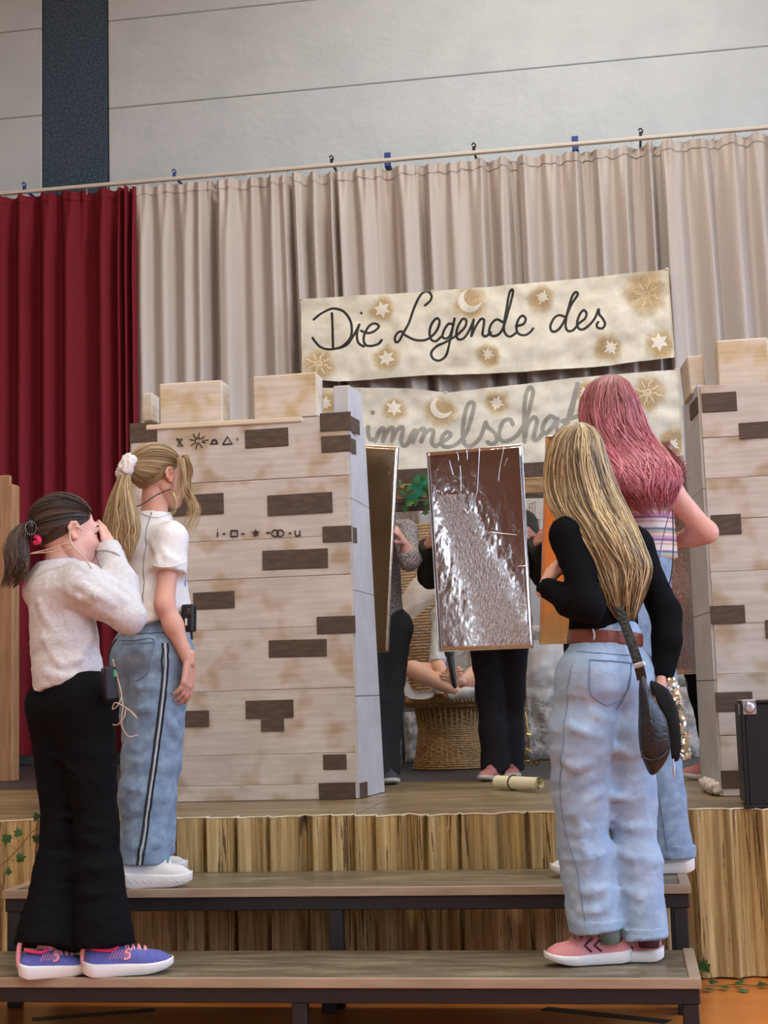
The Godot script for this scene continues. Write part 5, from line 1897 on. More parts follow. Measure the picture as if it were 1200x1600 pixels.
# a hand: dir runs to the finger tips, palm is the way the palm faces, thumb the side of the thumb
func hand_mesh(b: MB, wrist: Vector3, dir: Vector3, palm: Vector3, thumb: Vector3, s: float, curl: Array, skin: Color, thumb_way := Vector3(0.7, 0.65, 0.3), spread := 0.06) -> void:
	dir = dir.normalized()
	palm = (palm - dir * palm.dot(dir)).normalized()
	var side := dir.cross(palm)
	if side.dot(thumb) < 0.0:
		side = -side
	var L := func(x: float, y: float, z: float) -> Vector3: return wrist + (side * x + dir * y + palm * z) * s
	var o := Solid.new()
	o.k = 0.006 * s
	var bx := [.027, .009, -.009, -.026]
	var by := [.078, .083, .078, .069]
	var seg := [[.036, .022, .018], [.040, .025, .019], [.036, .023, .018], [.028, .018, .016]]
	for f in 4:
		var k: Vector3 = L.call(bx[f], by[f], 0)
		o.cap(L.call(bx[f] * 0.55, 0, 0), k, .015 * s, .0118 * s, 0.85, palm)
		var way := Vector2(sin((bx[f] / .027) * spread), 0)
		var a := 0.0
		var p := k
		for j in 3:
			a += curl[f][j] if curl[f] is Array else curl[f]
			var d := (side * way.x + (dir * cos(a) + palm * sin(a))).normalized()
			var q: Vector3 = p + d * seg[f][j] * s
			o.cap(p, q, (.0088 - .0009 * j) * s, (.0079 - .0009 * j) * s)
			p = q
	var tw := (side * thumb_way.x + dir * thumb_way.y + palm * thumb_way.z).normalized()
	var tp: Vector3 = L.call(.018, .02, .004)
	o.cap(L.call(.01, .012, 0), tp, .014 * s, .014 * s)
	var tq := tp + tw * .034 * s
	o.cap(tp, tq, .014 * s, .0105 * s)
	var t2 := (tw * 0.8 + dir * 0.45 - side * 0.12).normalized()
	var tr := tq + t2 * .026 * s
	o.cap(tq, tr, .0102 * s, .009 * s)
	o.cap(tr, tr + (t2 + palm * 0.15).normalized() * .02 * s, .009 * s, .0075 * s)
	o.cap(wrist - dir * 0.03 * s, wrist, .021 * s, .019 * s, 0.8, palm)
	var deep := skin * Color(0.9, 0.72, 0.68)
	o.mesh(b, 0.0034, func(p: Vector3) -> Color: return skin.lerp(deep, clampf(((p - wrist).dot(dir) / s - 0.1) * 6.0, 0.0, 0.5)))

# J: head, fwd, neck, chest, pelvis, shL, shR, elL, elR, wrL, wrR, hipL, hipR, knL, knR, anL, anR
func body_mesh(t: Node3D, J: Dictionary, skin: Color, s := 1.0, cell := 0.011) -> MB:
	var b := MB.new()
	var f: Vector3 = J.fwd
	var o := Solid.new()
	o.k = 0.025
	o.cap(J.neck + Vector3(0, -0.02, 0), J.head + Vector3(0, -0.01, 0) - f * 0.018, .046 * s, .042 * s)
	o.cap(J.chest, J.neck + Vector3(0, -0.05, 0), .085 * s, .05 * s, 0.7, f)
	o.cap(J.pelvis, J.chest, .085 * s, .085 * s, 0.7, f)
	o.cap(J.shL, J.shR, .036 * s, .036 * s)
	for e in ["L", "R"]:
		o.chain([J["sh" + e], J["el" + e], J["el" + e].lerp(J["wr" + e], 0.35), J["wr" + e]], [.038 * s, .030 * s, .030 * s, .0205 * s])
		o.chain([J["hip" + e], J["kn" + e], J["kn" + e].lerp(J["an" + e], 0.3), J["an" + e]], [.066 * s, .045 * s, .046 * s, .028 * s])
	o.mesh(b, cell, func(_p: Vector3) -> Color: return skin)
	return b

func shoe(t: Node3D, heel: Vector3, toe: Vector3, upper: Material, sole: Material, lace: Material, label := "", thick := 0.026, tall := 1.0) -> Dictionary:
	var L := (toe - heel).length()
	var f := (toe - heel).normalized()
	f.y = 0
	f = f.normalized()
	var r := f.cross(Vector3.UP)
	var g := L / 0.24
	var half := [[0.0, .012], [.03, .026], [.1, .034], [.3, .034], [.5, .037], [.68, .044], [.82, .044], [.91, .039], [.97, .028], [1.0, .014]]
	var tall_p := [[0.0, .064], [.05, .080], [.14, .087], [.3, .088], [.42, .082], [.55, .072], [.7, .064], [.85, .058], [.94, .050], [1.0, .034]]
	var W := func(tt: float, x: float, y: float) -> Vector3: return heel + f * (tt * L) + r * x * g + Vector3.UP * y
	var rocker := func(tt: float) -> float: return 0.021 * pow(maxf(0.0, (tt - 0.62) / 0.38), 2.0) * g + 0.011 * pow(maxf(0.0, (0.16 - tt) / 0.16), 2.0)
	var rows := []
	var n := 28
	for lv in [[0.0, 0.86], [0.12, 0.97], [0.5, 1.06], [0.85, 1.07], [1.0, 1.0], [1.0, 0.7]]:
		var row := PackedVector3Array()
		for k in n * 2:
			var tt := 0.0
			var sg := 1.0
			if k < n:
				tt = 0.5 - 0.5 * cos(PI * k / (n - 1))
			else:
				tt = 0.5 - 0.5 * cos(PI * (2 * n - 1 - k) / (n - 1))
				sg = -1.0
			var hw: float = soft_at(half, tt) * lv[1]
			var tt2: float = 0.5 + (tt - 0.5) * (0.96 + 0.06 * lv[1])
			row.append(W.call(tt2, hw * sg, lv[0] * thick * (1.15 - 0.35 * tt) + rocker.call(tt) * (1.0 - 0.4 * lv[0])))
		rows.append(row)
	var b := MB.new()
	b.sheet(rows, true, false)
	# close the bottom
	var k0 := b.v.size()
	for k in n * 2:
		b.add(rows[0][k])
	for k in n - 1:
		var a := k0 + k
		var d := k0 + 2 * n - 1 - k
		b.idx.append_array(PackedInt32Array([a, a + 1, d, a + 1, d - 1, d]))
	var up := []
	for k in 25:
		var tt := k / 24.0
		var hw := soft_at(half, 0.02 + 0.97 * tt) * 0.97
		var h := soft_at(tall_p, tt) * tall * g
		var y0: float = thick * (1.1 - 0.35 * tt) + rocker.call(tt) * 0.6 - 0.004
		var row := PackedVector3Array()
		for j in 17:
			var a := PI * j / 16.0
			var sy := pow(sin(a), 0.75)
			var nar := 1.0 - 0.25 * sy * smoothstep(0.7, 0.2, tt)
			row.append(W.call(0.015 + 0.97 * tt, cos(a) * hw * nar, y0 + sy * maxf(h - y0, 0.004)))
		up.append(row)
	var ub := MB.new()
	ub.sheet(up, false, false)
	for e in [0, 24]:
		var m := ub.add((up[e][0] + up[e][16]) * 0.5)
		var q := ub.v.size()
		for j in 17:
			ub.add(up[e][j])
		for j in 16:
			ub.idx.append_array(PackedInt32Array([m, q + j, q + j + 1] if e == 24 else [m, q + j + 1, q + j]))
	var s := part(t, "shoe", ub, upper, label)
	part(s, "sole", b, sole)
	b = MB.new()
	for k in 4:
		var tt := 0.46 + 0.07 * k
		var h := soft_at(tall_p, tt) * tall * g + 0.002
		b.tube(spline([W.call(tt, .019, h - .01), W.call(tt + .02, 0, h + .003), W.call(tt + .035, -.019, h - .012)], 3), 0.0028, 5)
		b.tube(spline([W.call(tt, -.019, h - .01), W.call(tt + .02, 0, h + .004), W.call(tt + .035, .019, h - .012)], 3), 0.0028, 5)
	part(s, "laces", b, lace)
	# a point of the upper's side: e is -1 or 1
	var S := func(tt: float, y: float, e: float) -> Vector3:
		var hw := soft_at(half, 0.02 + 0.97 * tt) * 0.97
		var h := soft_at(tall_p, tt) * tall * g
		var y0: float = thick * (1.1 - 0.35 * tt) - 0.004
		var sy := clampf((y - y0) / maxf(h - y0, 0.004), 0.0, 0.98)
		var x := cos(asin(pow(sy, 1.333))) * hw * (1.0 - 0.25 * sy * smoothstep(0.7, 0.2, tt))
		return W.call(0.015 + 0.97 * tt, (x + 0.0006) * e, y)
	return {"S": S, "node": s, "W": W, "f": f, "r": r, "g": g, "half": half, "tall": tall_p, "up": up, "thick": thick}

# ------------------------------------------------------------------ hair
# rows: [py, left px, right px, depth, half thickness]; strands run down through the rows
func hair_mass(b: MB, rows: Array, count: int, tint: Callable, wave := 0.0, seed_no := 1, ends := 0.55, width := 0.0024) -> void:
	var r := RandomNumberGenerator.new()
	r.seed = seed_no
	var nz := noise_of(seed_no + 40, 1.0, 2)
	var n := rows.size()
	var at_row := func(f: float, c: float, s: float, rad: float) -> Vector3:
		var i := mini(int(f), n - 2)
		var q := f - i
		var p0: Array = rows[maxi(i - 1, 0)]
		var a: Array = rows[i]
		var d: Array = rows[i + 1]
		var p3: Array = rows[mini(i + 2, n - 1)]
		var py := cubic_interpolate(a[0], d[0], p0[0], p3[0], q)
		var l := cubic_interpolate(a[1], d[1], p0[1], p3[1], q)
		var e := cubic_interpolate(a[2], d[2], p0[2], p3[2], q)
		var z := cubic_interpolate(a[3], d[3], p0[3], p3[3], q)
		var th := maxf(0.004, cubic_interpolate(a[4], d[4], p0[4], p3[4], q))
		return at((l + e) / 2 + (e - l) / 2 * c * rad, py, z + th * s * rad)
	# body of the hair
	var base := []
	var nb := int((n - 1) * 3 * 0.86) + 1
	for k in nb:
		var row := PackedVector3Array()
		for j in 28:
			var a := TAU * j / 28.0
			row.append(at_row.call(k / 3.0, cos(a), sin(a), 0.86))
		base.append(row)
	var k0 := b.v.size()
	b.sheet(base, true, false)
	for i in range(k0, b.v.size()):
		var k := i - k0
		b.c[i] = tint.call(cos(TAU * (k % 28) / 28.0), float(k / 28) / (n * 3 - 3), 0.42)
	for m in 2:
		var e: PackedVector3Array = base[0] if m == 0 else base[base.size() - 1]
		var cen := Vector3.ZERO
		for p in e:
			cen += p / e.size()
		b.col = tint.call(0.0, float(m), 0.42)
		var ci := b.add(cen)
		var q := b.v.size()
		for p in e:
			b.add(p)
		for j in 28:
			b.idx.append_array(PackedInt32Array([ci, q + j, q + (j + 1) % 28]))
	# strands
	for i in count:
		var phi := r.randf() * TAU
		var rad := r.randf_range(0.9, 1.04)
		var stop := (n - 1) * r.randf_range(ends, 1.0)
		var shade := clampf(0.55 * r.randf() + 0.45 * (0.5 + 1.1 * nz.get_noise_2d(cos(phi) * 7.0, sin(phi) * 7.0)), 0.0, 1.0)
		var ph := r.randf() * 100.0
		var steps := maxi(7, int(stop * 2.2))
		var pts := PackedVector3Array()
		var cols := []
		var rs := []
		for k in steps + 1:
			var f := float(k) / steps
			var dphi := 0.35 * nz.get_noise_2d(f * 1.4, ph) + wave * 0.5 * sin(f * 16.0 + ph) * f
			var p: Vector3 = at_row.call(f * stop, cos(phi + dphi), sin(phi + dphi), rad * (1.0 + wave * 0.12 * sin(f * 19.0 + ph * 1.7) * f))
			pts.append(p)
			cols.append(tint.call(cos(phi), f * stop / (n - 1), shade))
			rs.append(width * (0.6 + 0.4 * sin(PI * clampf(f * 1.05, 0.0, 1.0))) * (1.0 if f < 0.85 else 1.0 - (f - 0.85) * 5.0))
		b.tube(pts, rs, 4, false, 0.5, cols)

# hair combed back over the skull to a tie; roots are directions in the head's own axes
func combed_hair(b: MB, c: Vector3, fwd: Vector3, up: Vector3, s: float, tie: Vector3, count: int, tint: Callable, seed_no: int) -> void:
	fwd = (fwd - up * fwd.dot(up)).normalized()
	var right := fwd.cross(up)
	var bs := Basis(right, up, -fwd)
	var o := Solid.new()
	o.k = 0.01
	var cen := c + (up * .028 - fwd * .014) * s
	o.ell(cen, Vector3(.0775, .0885, .0965) * s, bs)
	o.cuts.append([c + (fwd * .060 + up * .07) * s, (fwd * 0.92 - up * 0.35).normalized()])
	o.cuts.append([c + (fwd * .014 + up * .01) * s, (fwd * 0.62 - up * 0.78).normalized()])
	o.cuts.append([c - up * .048 * s - fwd * .07 * s, (-up * 0.8 + fwd * 0.6).normalized()])
	o.mesh(b, 0.006, func(p: Vector3) -> Color: return tint.call(0.0, 0.2, 0.3))
	var r := RandomNumberGenerator.new()
	r.seed = seed_no
	var line := [[0, .62, .80], [.3, .58, .78], [.55, .45, .72], [.75, .22, .55], [.88, .05, .35], [.95, .02, .12], [.97, -.02, -.1], [.93, -.25, -.3], [.8, -.48, -.5], [.5, -.62, -.68], [0, -.66, -.78]]
	var R := Vector3(.0785, .0895, .0975) * s
	var td := Vector3((tie - cen).dot(right) / R.x, (tie - cen).dot(up) / R.y, (tie - cen).dot(fwd) / R.z).normalized()
	for i in count:
		var q := r.randf() * (line.size() - 1.001)
		var k := int(q)
		var a := Vector3(line[k][0], line[k][1], line[k][2]).lerp(Vector3(line[k + 1][0], line[k + 1][1], line[k + 1][2]), q - k)
		if r.randf() < 0.5:
			a.x = -a.x
		a = a.normalized()
		a = a.slerp(td, r.randf() * r.randf() * 0.7)
		var lift := r.randf_range(0.998, 1.035)
		var shade := r.randf()
		var pts := PackedVector3Array()
		var cols := []
		var rs := []
		for j in 11:
			var f := j / 10.0
			var d := a.slerp(td, f)
			var bulge := lift + 0.035 * sin(PI * f)
			pts.append(cen + right * d.x * R.x * bulge + up * d.y * R.y * bulge + fwd * d.z * R.z * bulge)
			cols.append(tint.call(d.x, 0.1 + 0.2 * f, shade))
			rs.append(0.0022 * (0.5 + sin(PI * (0.1 + 0.8 * f)) * 0.6))
		b.tube(pts, rs, 4, false, 0.5, cols)

func lock(b: MB, pts: Array, count: int, spread: float, tint: Callable, seed_no: int, width := 0.002) -> void:
	var r := RandomNumberGenerator.new()
	r.seed = seed_no
	for i in count:
		var o := Vector3(r.randf_range(-1, 1), r.randf_range(-0.4, 0.4), r.randf_range(-1, 1)) * spread
		var wob := r.randf() * 6.0
		var w := []
		for k in pts.size():
			w.append(pts[k] + o * (0.3 + 0.9 * k / (pts.size() - 1)) + Vector3(sin(k * 1.7 + wob), 0, cos(k * 1.3 + wob)) * spread * 0.35)
		var c := spline(w, 5)
		var rs := []
		var cols := []
		var sh := r.randf()
		for k in c.size():
			var f := float(k) / (c.size() - 1)
			rs.append(width * (1.0 - 0.75 * f))
			cols.append(tint.call(0.6, f, sh))
		b.tube(c, rs, 4, false, 0.5, cols)

func people_materials() -> void:
	var m := mat(Color.WHITE, 0.55)
	m.vertex_color_use_as_albedo = true
	m.subsurf_scatter_enabled = true
	m.subsurf_scatter_strength = 0.08
	M.skin = m
	m = mat(Color.WHITE, 0.42)
	m.vertex_color_use_as_albedo = true
	M.hair = m
	M.eye_white = mat(rgb(236, 232, 228), 0.2)
	M.iris = mat(rgb(70, 48, 34), 0.2)
	M.brow_dark = mat(rgb(62, 46, 38), 0.7)
	M.brow_fair = mat(rgb(140, 112, 80), 0.7)
	M.grey_knit = tri_mat(ntex(201, 0.05, [[0.0, rgb(186, 182, 184)], [0.45, rgb(206, 203, 202)], [1.0, rgb(222, 219, 216)]], 512, 5), Vector3(2.2, 4.0, 2.2), 0.95, bump(202, 0.1, 3.0), 0.12)
	M.black_cloth = tri_mat(ntex(203, 0.1, [[0.0, rgb(15, 14, 16)], [1.0, rgb(23, 22, 24)]], 256), Vector3.ONE * 4.0, 0.9, bump(204, 0.08, 3.0, 256), 0.3)
	M.black_cloth.metallic_specular = 0.2
	M.charcoal = tri_mat(ntex(205, 0.1, [[0.0, rgb(38, 39, 43)], [1.0, rgb(52, 53, 57)]], 256), Vector3.ONE * 4.0, 0.9)
	M.plum_black = mat(rgb(34, 29, 32), 0.9)
	M.white_tee = tri_mat(ntex(206, 0.06, [[0.0, rgb(230, 226, 222)], [1.0, rgb(240, 237, 233)]], 256), Vector3.ONE * 3.0, 0.9)
	var dn := bump(208, 0.16, 4.0, 512, 3)
	M.denim = tri_mat(ntex(207, 0.02, [[0.0, rgb(134, 158, 184)], [0.45, rgb(152, 175, 199)], [0.75, rgb(166, 187, 207)], [1.0, rgb(184, 201, 216)]], 512, 6), Vector3.ONE * 1.4, 0.9, dn, 0.1)
	M.denim_mid = tri_mat(ntex(209, 0.025, [[0.0, rgb(108, 130, 154)], [0.4, rgb(128, 151, 174)], [0.72, rgb(146, 168, 189)], [1.0, rgb(176, 194, 209)]], 512, 6), Vector3.ONE * 1.6, 0.9, dn, 0.1)
	M.denim_line = mat(rgb(116, 138, 162), 0.9)
	M.denim_pale = mat(rgb(196, 208, 218), 0.9)
	M.stripe_black = mat(rgb(24, 24, 26), 0.85)
	M.stripe_white = mat(rgb(222, 222, 220), 0.85)
	M.belt = tri_mat(ntex(210, 0.03, [[0.0, rgb(104, 52, 34)], [1.0, rgb(132, 70, 46)]], 256), Vector3.ONE * 4.0, 0.4)
	M.leather = tri_mat(ntex(211, 0.04, [[0.0, rgb(24, 23, 23)], [1.0, rgb(36, 34, 33)]], 256), Vector3.ONE * 4.0, 0.33, bump(212, 0.06, 4.0, 256), 0.4)
	M.fur = mat(rgb(14, 13, 14), 0.95)
	M.sequin = mat(rgb(226, 224, 206), 0.35, 1.0)
	M.pink_shoe = tri_mat(ntex(213, 0.08, [[0.0, rgb(204, 132, 132)], [1.0, rgb(222, 152, 150)]], 256), Vector3.ONE * 4.0, 0.9)
	M.maroon = mat(rgb(84, 42, 50), 0.8)
	M.white_rubber = mat(rgb(234, 231, 226), 0.6)
	M.white_mesh = tri_mat(ntex(214, 0.2, [[0.0, rgb(212, 210, 206)], [1.0, rgb(234, 232, 229)]], 256), Vector3.ONE * 6.0, 0.85)
	M.blue_shoe = tri_mat(ntex(215, 0.05, [[0.0, rgb(70, 74, 140)], [0.5, rgb(92, 98, 172)], [1.0, rgb(120, 106, 168)]], 256), Vector3.ONE * 8.0, 0.8)
	M.shoe_pink = mat(rgb(236, 158, 168), 0.7)
	M.hot_pink = mat(rgb(226, 52, 104), 0.6)
	M.navy = mat(rgb(56, 52, 92), 0.8)
	M.grey_shoe = mat(rgb(84, 80, 94), 0.85)
	M.scrunchie = tri_mat(ntex(216, 0.1, [[0.0, rgb(224, 214, 206)], [1.0, rgb(242, 234, 228)]], 256), Vector3.ONE * 8.0, 1.0, bump(217, 0.1, 8.0, 256), 0.8)
	M.cable_tan = mat(rgb(206, 178, 156), 0.6)
	M.cable_grey = mat(rgb(64, 60, 62), 0.6)
	M.pack = mat(rgb(22, 23, 26), 0.45)
	M.pack_green = mat(rgb(60, 150, 110), 0.5)
	M.bead = mat(rgb(150, 150, 156), 0.25, 0.8)
	var kn := noise_of(218, 0.25, 2)
	M.speckle = tri_mat(ntex(219, 0.16, [[0.3, rgb(64, 56, 54)], [0.45, rgb(132, 122, 118)], [0.58, rgb(196, 188, 184)], [0.8, rgb(216, 210, 206)]], 256, 3), Vector3.ONE * 2.6, 1.0, bump(220, 0.2, 6.0, 256), 0.6)
	M.olive = mat(rgb(46, 46, 38), 0.9)
	M.silver_cloth = tri_mat(ntex(221, 0.03, [[0.0, rgb(168, 168, 164)], [1.0, rgb(214, 214, 210)]], 256), Vector3.ONE * 4.0, 0.4)
	M.striped = mat(Color.WHITE, 0.9)
	M.striped.vertex_color_use_as_albedo = true
	M.lilac = mat(rgb(150, 160, 205), 0.85)
	M.purple_strap = mat(rgb(128, 96, 118), 0.6)
	M.mic_mesh = mat(rgb(70, 72, 74), 0.5, 0.6)
	M.sock = mat(rgb(120, 132, 118), 0.95)

# ------------------------------------------------------------------ the people
func build_people() -> void:
	people_materials()
	girl_sweatshirt()
	girl_tee()
	girl_black_top()
	girl_pink_hair()
	panel_holders()
	seated_child()

func fold(seed_no: int, amp: float, scale: Vector3, s: Solid) -> void:
	s.noise = noise_of(seed_no, 1.0, 2)
	s.noise.fractal_type = FastNoiseLite.FRACTAL_RIDGED
	s.noise.domain_warp_enabled = true
	s.noise.domain_warp_frequency = 0.5
	s.noise.domain_warp_amplitude = 0.6
	s.nscale = scale
	s.namp = amp

# a turned-up band round the end of a trouser leg
func hem_ring(parent: Node3D, a: Vector3, b3: Vector3, r: float, m: Material) -> void:
	var s := Solid.new()
	s.k = 0.004
	s.cap(a, b3, r, r, 1.0, Vector3.ZERO, 3)
	var b := MB.new()
	s.mesh(b, 0.0065)
	part(parent, "hem", b, m)

# ---- girl in the grey sweatshirt
func girl_sweatshirt() -> void:
	var fwd := Vector3(0.526, 0, -0.847)
	var R := fwd.cross(Vector3.UP)
	var skin := lin(226, 176, 158)
	var J := {"fwd": fwd, "head": at(103, 834, -4.13), "neck": at(93, 888, -4.12), "chest": at(99, 950, -4.12), "pelvis": at(112, 1105, -4.12)}
	J.shR = at(128, 912, -4.06)
	J.shL = J.shR - R * 0.17
	J.elR = at(201, 964, -4.07)
	J.wrR = at(166, 866, -4.2)
	J.elL = J.shL + fwd * 0.17 + Vector3(0, -0.02, 0)
	J.wrL = J.head + fwd * 0.16 + Vector3(0, -0.12, 0) - R * 0.05
	J.hipL = J.pelvis - R * 0.062
	J.hipR = J.pelvis + R * 0.062
	J.knL = at(98, 1290, -4.14)
	J.knR = at(152, 1290, -4.1)
	J.anL = at(72, 1488, -4.05)
	J.anR = at(158, 1486, -4.07)
	var t := thing("person", "girl in grey sweatshirt and black flared trousers, hand at her mouth", "person", on(120, 1522, STEP_LOW))
	var up := (Vector3.UP + fwd * 0.1).normalized()
	var hs := 1.0
	var face := Vector3(0.727, 0, -0.682).normalized()
	var b := body_mesh(t, J, skin, 0.95)
	head_mesh(b, J.head, face, up, hs, skin)
	# right hand cupped beside the mouth, left hand likewise on the far side
	var hw: Vector3 = at(173, 874, -4.2)
	hand_mesh(b, hw, at(168, 840, -4.215) - hw, -fwd * 0.2 - R * 0.9 , -fwd, 0.8, [[.15, .2, .1], [.15, .2, .1], [.15, .2, .1], [.2, .2, .1]], skin, Vector3(0.6, 0.7, 0.4), 0.03)
	hand_mesh(b, J.wrL, Vector3(0, 1, 0) - fwd * 0.2, R * 0.9 - fwd * 0.3, -fwd, 0.78, [[.15, .2, .1], [.15, .2, .1], [.15, .2, .1], [.2, .2, .1]], skin, Vector3(0.6, 0.7, 0.4), 0.03)
	part(t, "body", b, M.skin)
	face_parts(t, J.head, face, up, hs, M.brow_dark)
	# trousers
	var p := Solid.new()
	p.k = 0.03
	fold(301, 0.004, Vector3(2.5, 12, 2.5), p)
	p.cap(J.hipL + Vector3(0, 0.01, 0), J.hipR + Vector3(0, 0.01, 0), 0.093, 0.093, 0.95, fwd)
	p.cap(J.pelvis, at(107, 1052, -4.12), 0.105, 0.095, 0.85, fwd)
	p.chain([J.hipL, J.knL, at(90, 1365, -4.12), at(70, 1480, -4.06)], [0.088, 0.057, 0.064, 0.088], 1.0, Vector3.ZERO, 1)
	p.chain([J.hipR, J.knR, at(153, 1365, -4.09), at(161, 1478, -4.075)], [0.088, 0.057, 0.066, 0.09], 1.0, Vector3.ZERO, 1)
	folds(p, [[[75, 1270], [95, 1278], [116, 1272]], [[130, 1285], [150, 1292], [178, 1284]], [[128, 1310], [150, 1318], [182, 1308]], [[72, 1330], [92, 1340], [112, 1335]], [[125, 1350], [150, 1358], [184, 1350]], [[122, 1392], [150, 1398], [186, 1390]], [[62, 1384], [85, 1390], [106, 1385]], [[122, 1432], [155, 1440], [190, 1430]], [[140, 1215], [155, 1222], [176, 1214]], [[85, 1180], [110, 1200], [128, 1225]]], -3.8, 0.010, 0.007)
	b = MB.new()
	p.mesh(b, 0.0085)
	part(t, "trousers", b, M.black_cloth)
	# sweatshirt
	p = Solid.new()
	p.k = 0.035
	fold(302, 0.008, Vector3(2.6, 5.5, 2.6), p)
	p.cap(at(96, 930, -4.12), at(107, 1072, -4.12), 0.1, 0.112, 0.84, fwd)
	p.cap(J.shL, J.shR, 0.056, 0.056)
	p.cap(at(97, 925, -4.12), at(91, 880, -4.12), 0.085, 0.058, 1.0, Vector3.ZERO, 1)
	p.chain([J.shR, at(160, 938, -4.05), J.elR, at(188, 910, -4.14), at(168, 859, -4.205)], [0.058, 0.05, 0.041, 0.042, 0.036], 1.0, Vector3.ZERO, 1)
	p.chain([J.shL, J.elL, J.wrL], [0.058, 0.05, 0.037], 1.0, Vector3.ZERO, 1)
	folds(p, [[[92, 954], [119, 965], [141, 976]], [[65, 985], [76, 1012], [94, 1038], [114, 1048]], [[141, 980], [139, 1005], [122, 1028], [106, 1040]], [[105, 925], [140, 944], [172, 962]], [[120, 915], [150, 926], [180, 945]], [[178, 925], [190, 934], [204, 942]], [[172, 905], [184, 914], [198, 920]], [[60, 940], [72, 965], [84, 985]], [[70, 1050], [95, 1058], [125, 1052]]], -3.8, 0.012, 0.0085)
	p.cuts.append([at(106, 1072, -4.12), Vector3(0.2, -1, 0).normalized()])
	b = MB.new()
	p.mesh(b, 0.0072)
	var sw := part(t, "sweatshirt", b, M.grey_knit)
	seam(sw, "cuff", p, [[147, 861], [158, 859], [170, 860], [182, 864], [188, 868]], -4.0, 0.005, M.grey_knit)
	seam(sw, "hem", p, [[54, 1077], [70, 1078], [90, 1075], [110, 1071], [130, 1064], [150, 1055]], -3.9, 0.003, M.grey_knit)
	# hair
	var dark := func(x: float, f: float, sh: float) -> Color: return lin(48, 34, 27).lerp(lin(118, 92, 74), sh * sh)
	b = MB.new()
	var tie := at(50, 828, -4.1)
	combed_hair(b, J.head, face, up, hs, tie, 1100, dark, 11)
	hair_mass(b, [[817, 34, 50, -4.09, 0.02], [832, 16, 46, -4.07, 0.03], [858, 6, 45, -4.06, 0.035], [884, 8, 46, -4.06, 0.034], [904, 5, 38, -4.06, 0.026], [920, -2, 20, -4.06, 0.012]], 240, dark, 0.35, 12, 0.6)
	part(t, "hair", b, M.hair, "dark brown ponytail")
	# hair ties
	b = MB.new()
	var ring := PackedVector3Array()
	for k in 17:
		var a := TAU * k / 16.0
		ring.append(at(48, 826, -4.05) + Vector3(cos(a) * 0.02 * 0.5, sin(a) * 0.024, cos(a) * 0.02))
	b.tube(ring, 0.009, 7, false)
	part(t, "hair_tie", b, M.pack, "black hair tie")
	b = MB.new()
	for k in 14:
		var a := TAU * k / 14.0
		var q := at(48, 825, -4.01) + Vector3(cos(a) * 0.014, sin(a) * 0.019, -cos(a) * 0.006)
		b.lathe([[0, -.0028], [.0026, 0.0], [0, .0028]], 6, Transform3D(Basis.IDENTITY, q))
	part(t, "beads", b, M.bead, "ring of silver beads")
	b = MB.new()
	b.tube(spline([at(54, 838, -4.05), at(60, 840, -4.045), at(61, 846, -4.045), at(54, 848, -4.05)], 4), 0.008, 7)
	part(t, "hair_tie", b, M.hot_pink, "pink hair tie")
	# headset cable round the ear
	b = MB.new()
	b.tube(spline([at(127, 828, -4.02), at(118, 822, -4.01), at(109, 834, -4.01), at(112, 850, -4.01), at(122, 862, -4.0), at(132, 872, -4.0), at(143, 888, -4.0)], 6), 0.003, 6)
	b.tube(spline([at(112, 852, -4.01), at(98, 850, -4.02), at(76, 858, -4.02), at(50, 864, -4.03)], 6), 0.0018, 5)
	b.tube(spline([at(114, 858, -4.01), at(96, 860, -4.02), at(72, 863, -4.02), at(48, 865, -4.03)], 6), 0.0018, 5)
	part(t, "headset_cable", b, M.cable_tan, "skin coloured headset wire")
	# shoes
	for e in [[on(131, 1527, STEP_LOW), on(269, 1516, STEP_LOW)], [on(30, 1530, STEP_LOW), on(148, 1520, STEP_LOW)]]:
		var s := shoe(t, e[0], e[1], M.blue_shoe, M.white_rubber, M.shoe_pink, "blue and purple trainer", 0.034)
		var sb := MB.new()
		var W: Callable = s.W
		# heel strip, toe cap and flash
		sb.tube(spline([W.call(.0, .0, .03), W.call(-.012, 0, .055), W.call(.0, 0, .085), W.call(.02, 0, .1)], 4), 0.007, 6)
		part(s.node, "pull_tab", sb, M.shoe_pink)
		sb = MB.new()
		var S: Callable = s.S
		sb.tube(spline([S.call(.53, .068, 1), S.call(.48, .07, 1), S.call(.45, .063, 1), S.call(.5, .057, 1), S.call(.49, .048, 1), S.call(.43, .046, 1)], 4), 0.0055, 6, true, 0.6)
		part(s.node, "flash", sb, M.shoe_pink, "pink curved sign on the side")
		for k in 7:
			sb = MB.new()
			var tt := 0.26 + 0.035 * k
			sb.tube(PackedVector3Array([S.call(tt, .048, 1), S.call(tt + .03, .06, 1), S.call(tt + .06, .07, 1)]), 0.0014, 4)
			part(s.node, "stitch_line", sb, M.shoe_pink)
		sb = MB.new()
		sb.tube(spline([W.call(.06, .024, .082), W.call(.15, .028, .076), W.call(.28, .03, .072), W.call(.38, .026, .08)], 4), 0.005, 6)
		part(s.node, "collar_lining", sb, M.hot_pink)
	# radio pack with coiled cable
	var mp := at(171, 1068, -3.99)
	var k := thing("radio_pack", "black radio microphone pack hanging behind the girl in the grey sweatshirt", "radio pack", mp - Vector3(0, 0.05, 0), "radio microphone packs")
	b = MB.new()
	b.box(mp, Vector3(0.036, 0.095, 0.06), Basis.from_euler(Vector3(0, 0.5, 0.06)), 0.006)
	part(k, "body", b, M.pack)
	b = MB.new()
	b.box(at(179, 1052, -3.97), Vector3(0.008, 0.02, 0.012), Basis.from_euler(Vector3(0, 0.5, 0)), 0.002)
	part(k, "lamp", b, M.pack_green)
	b = MB.new()
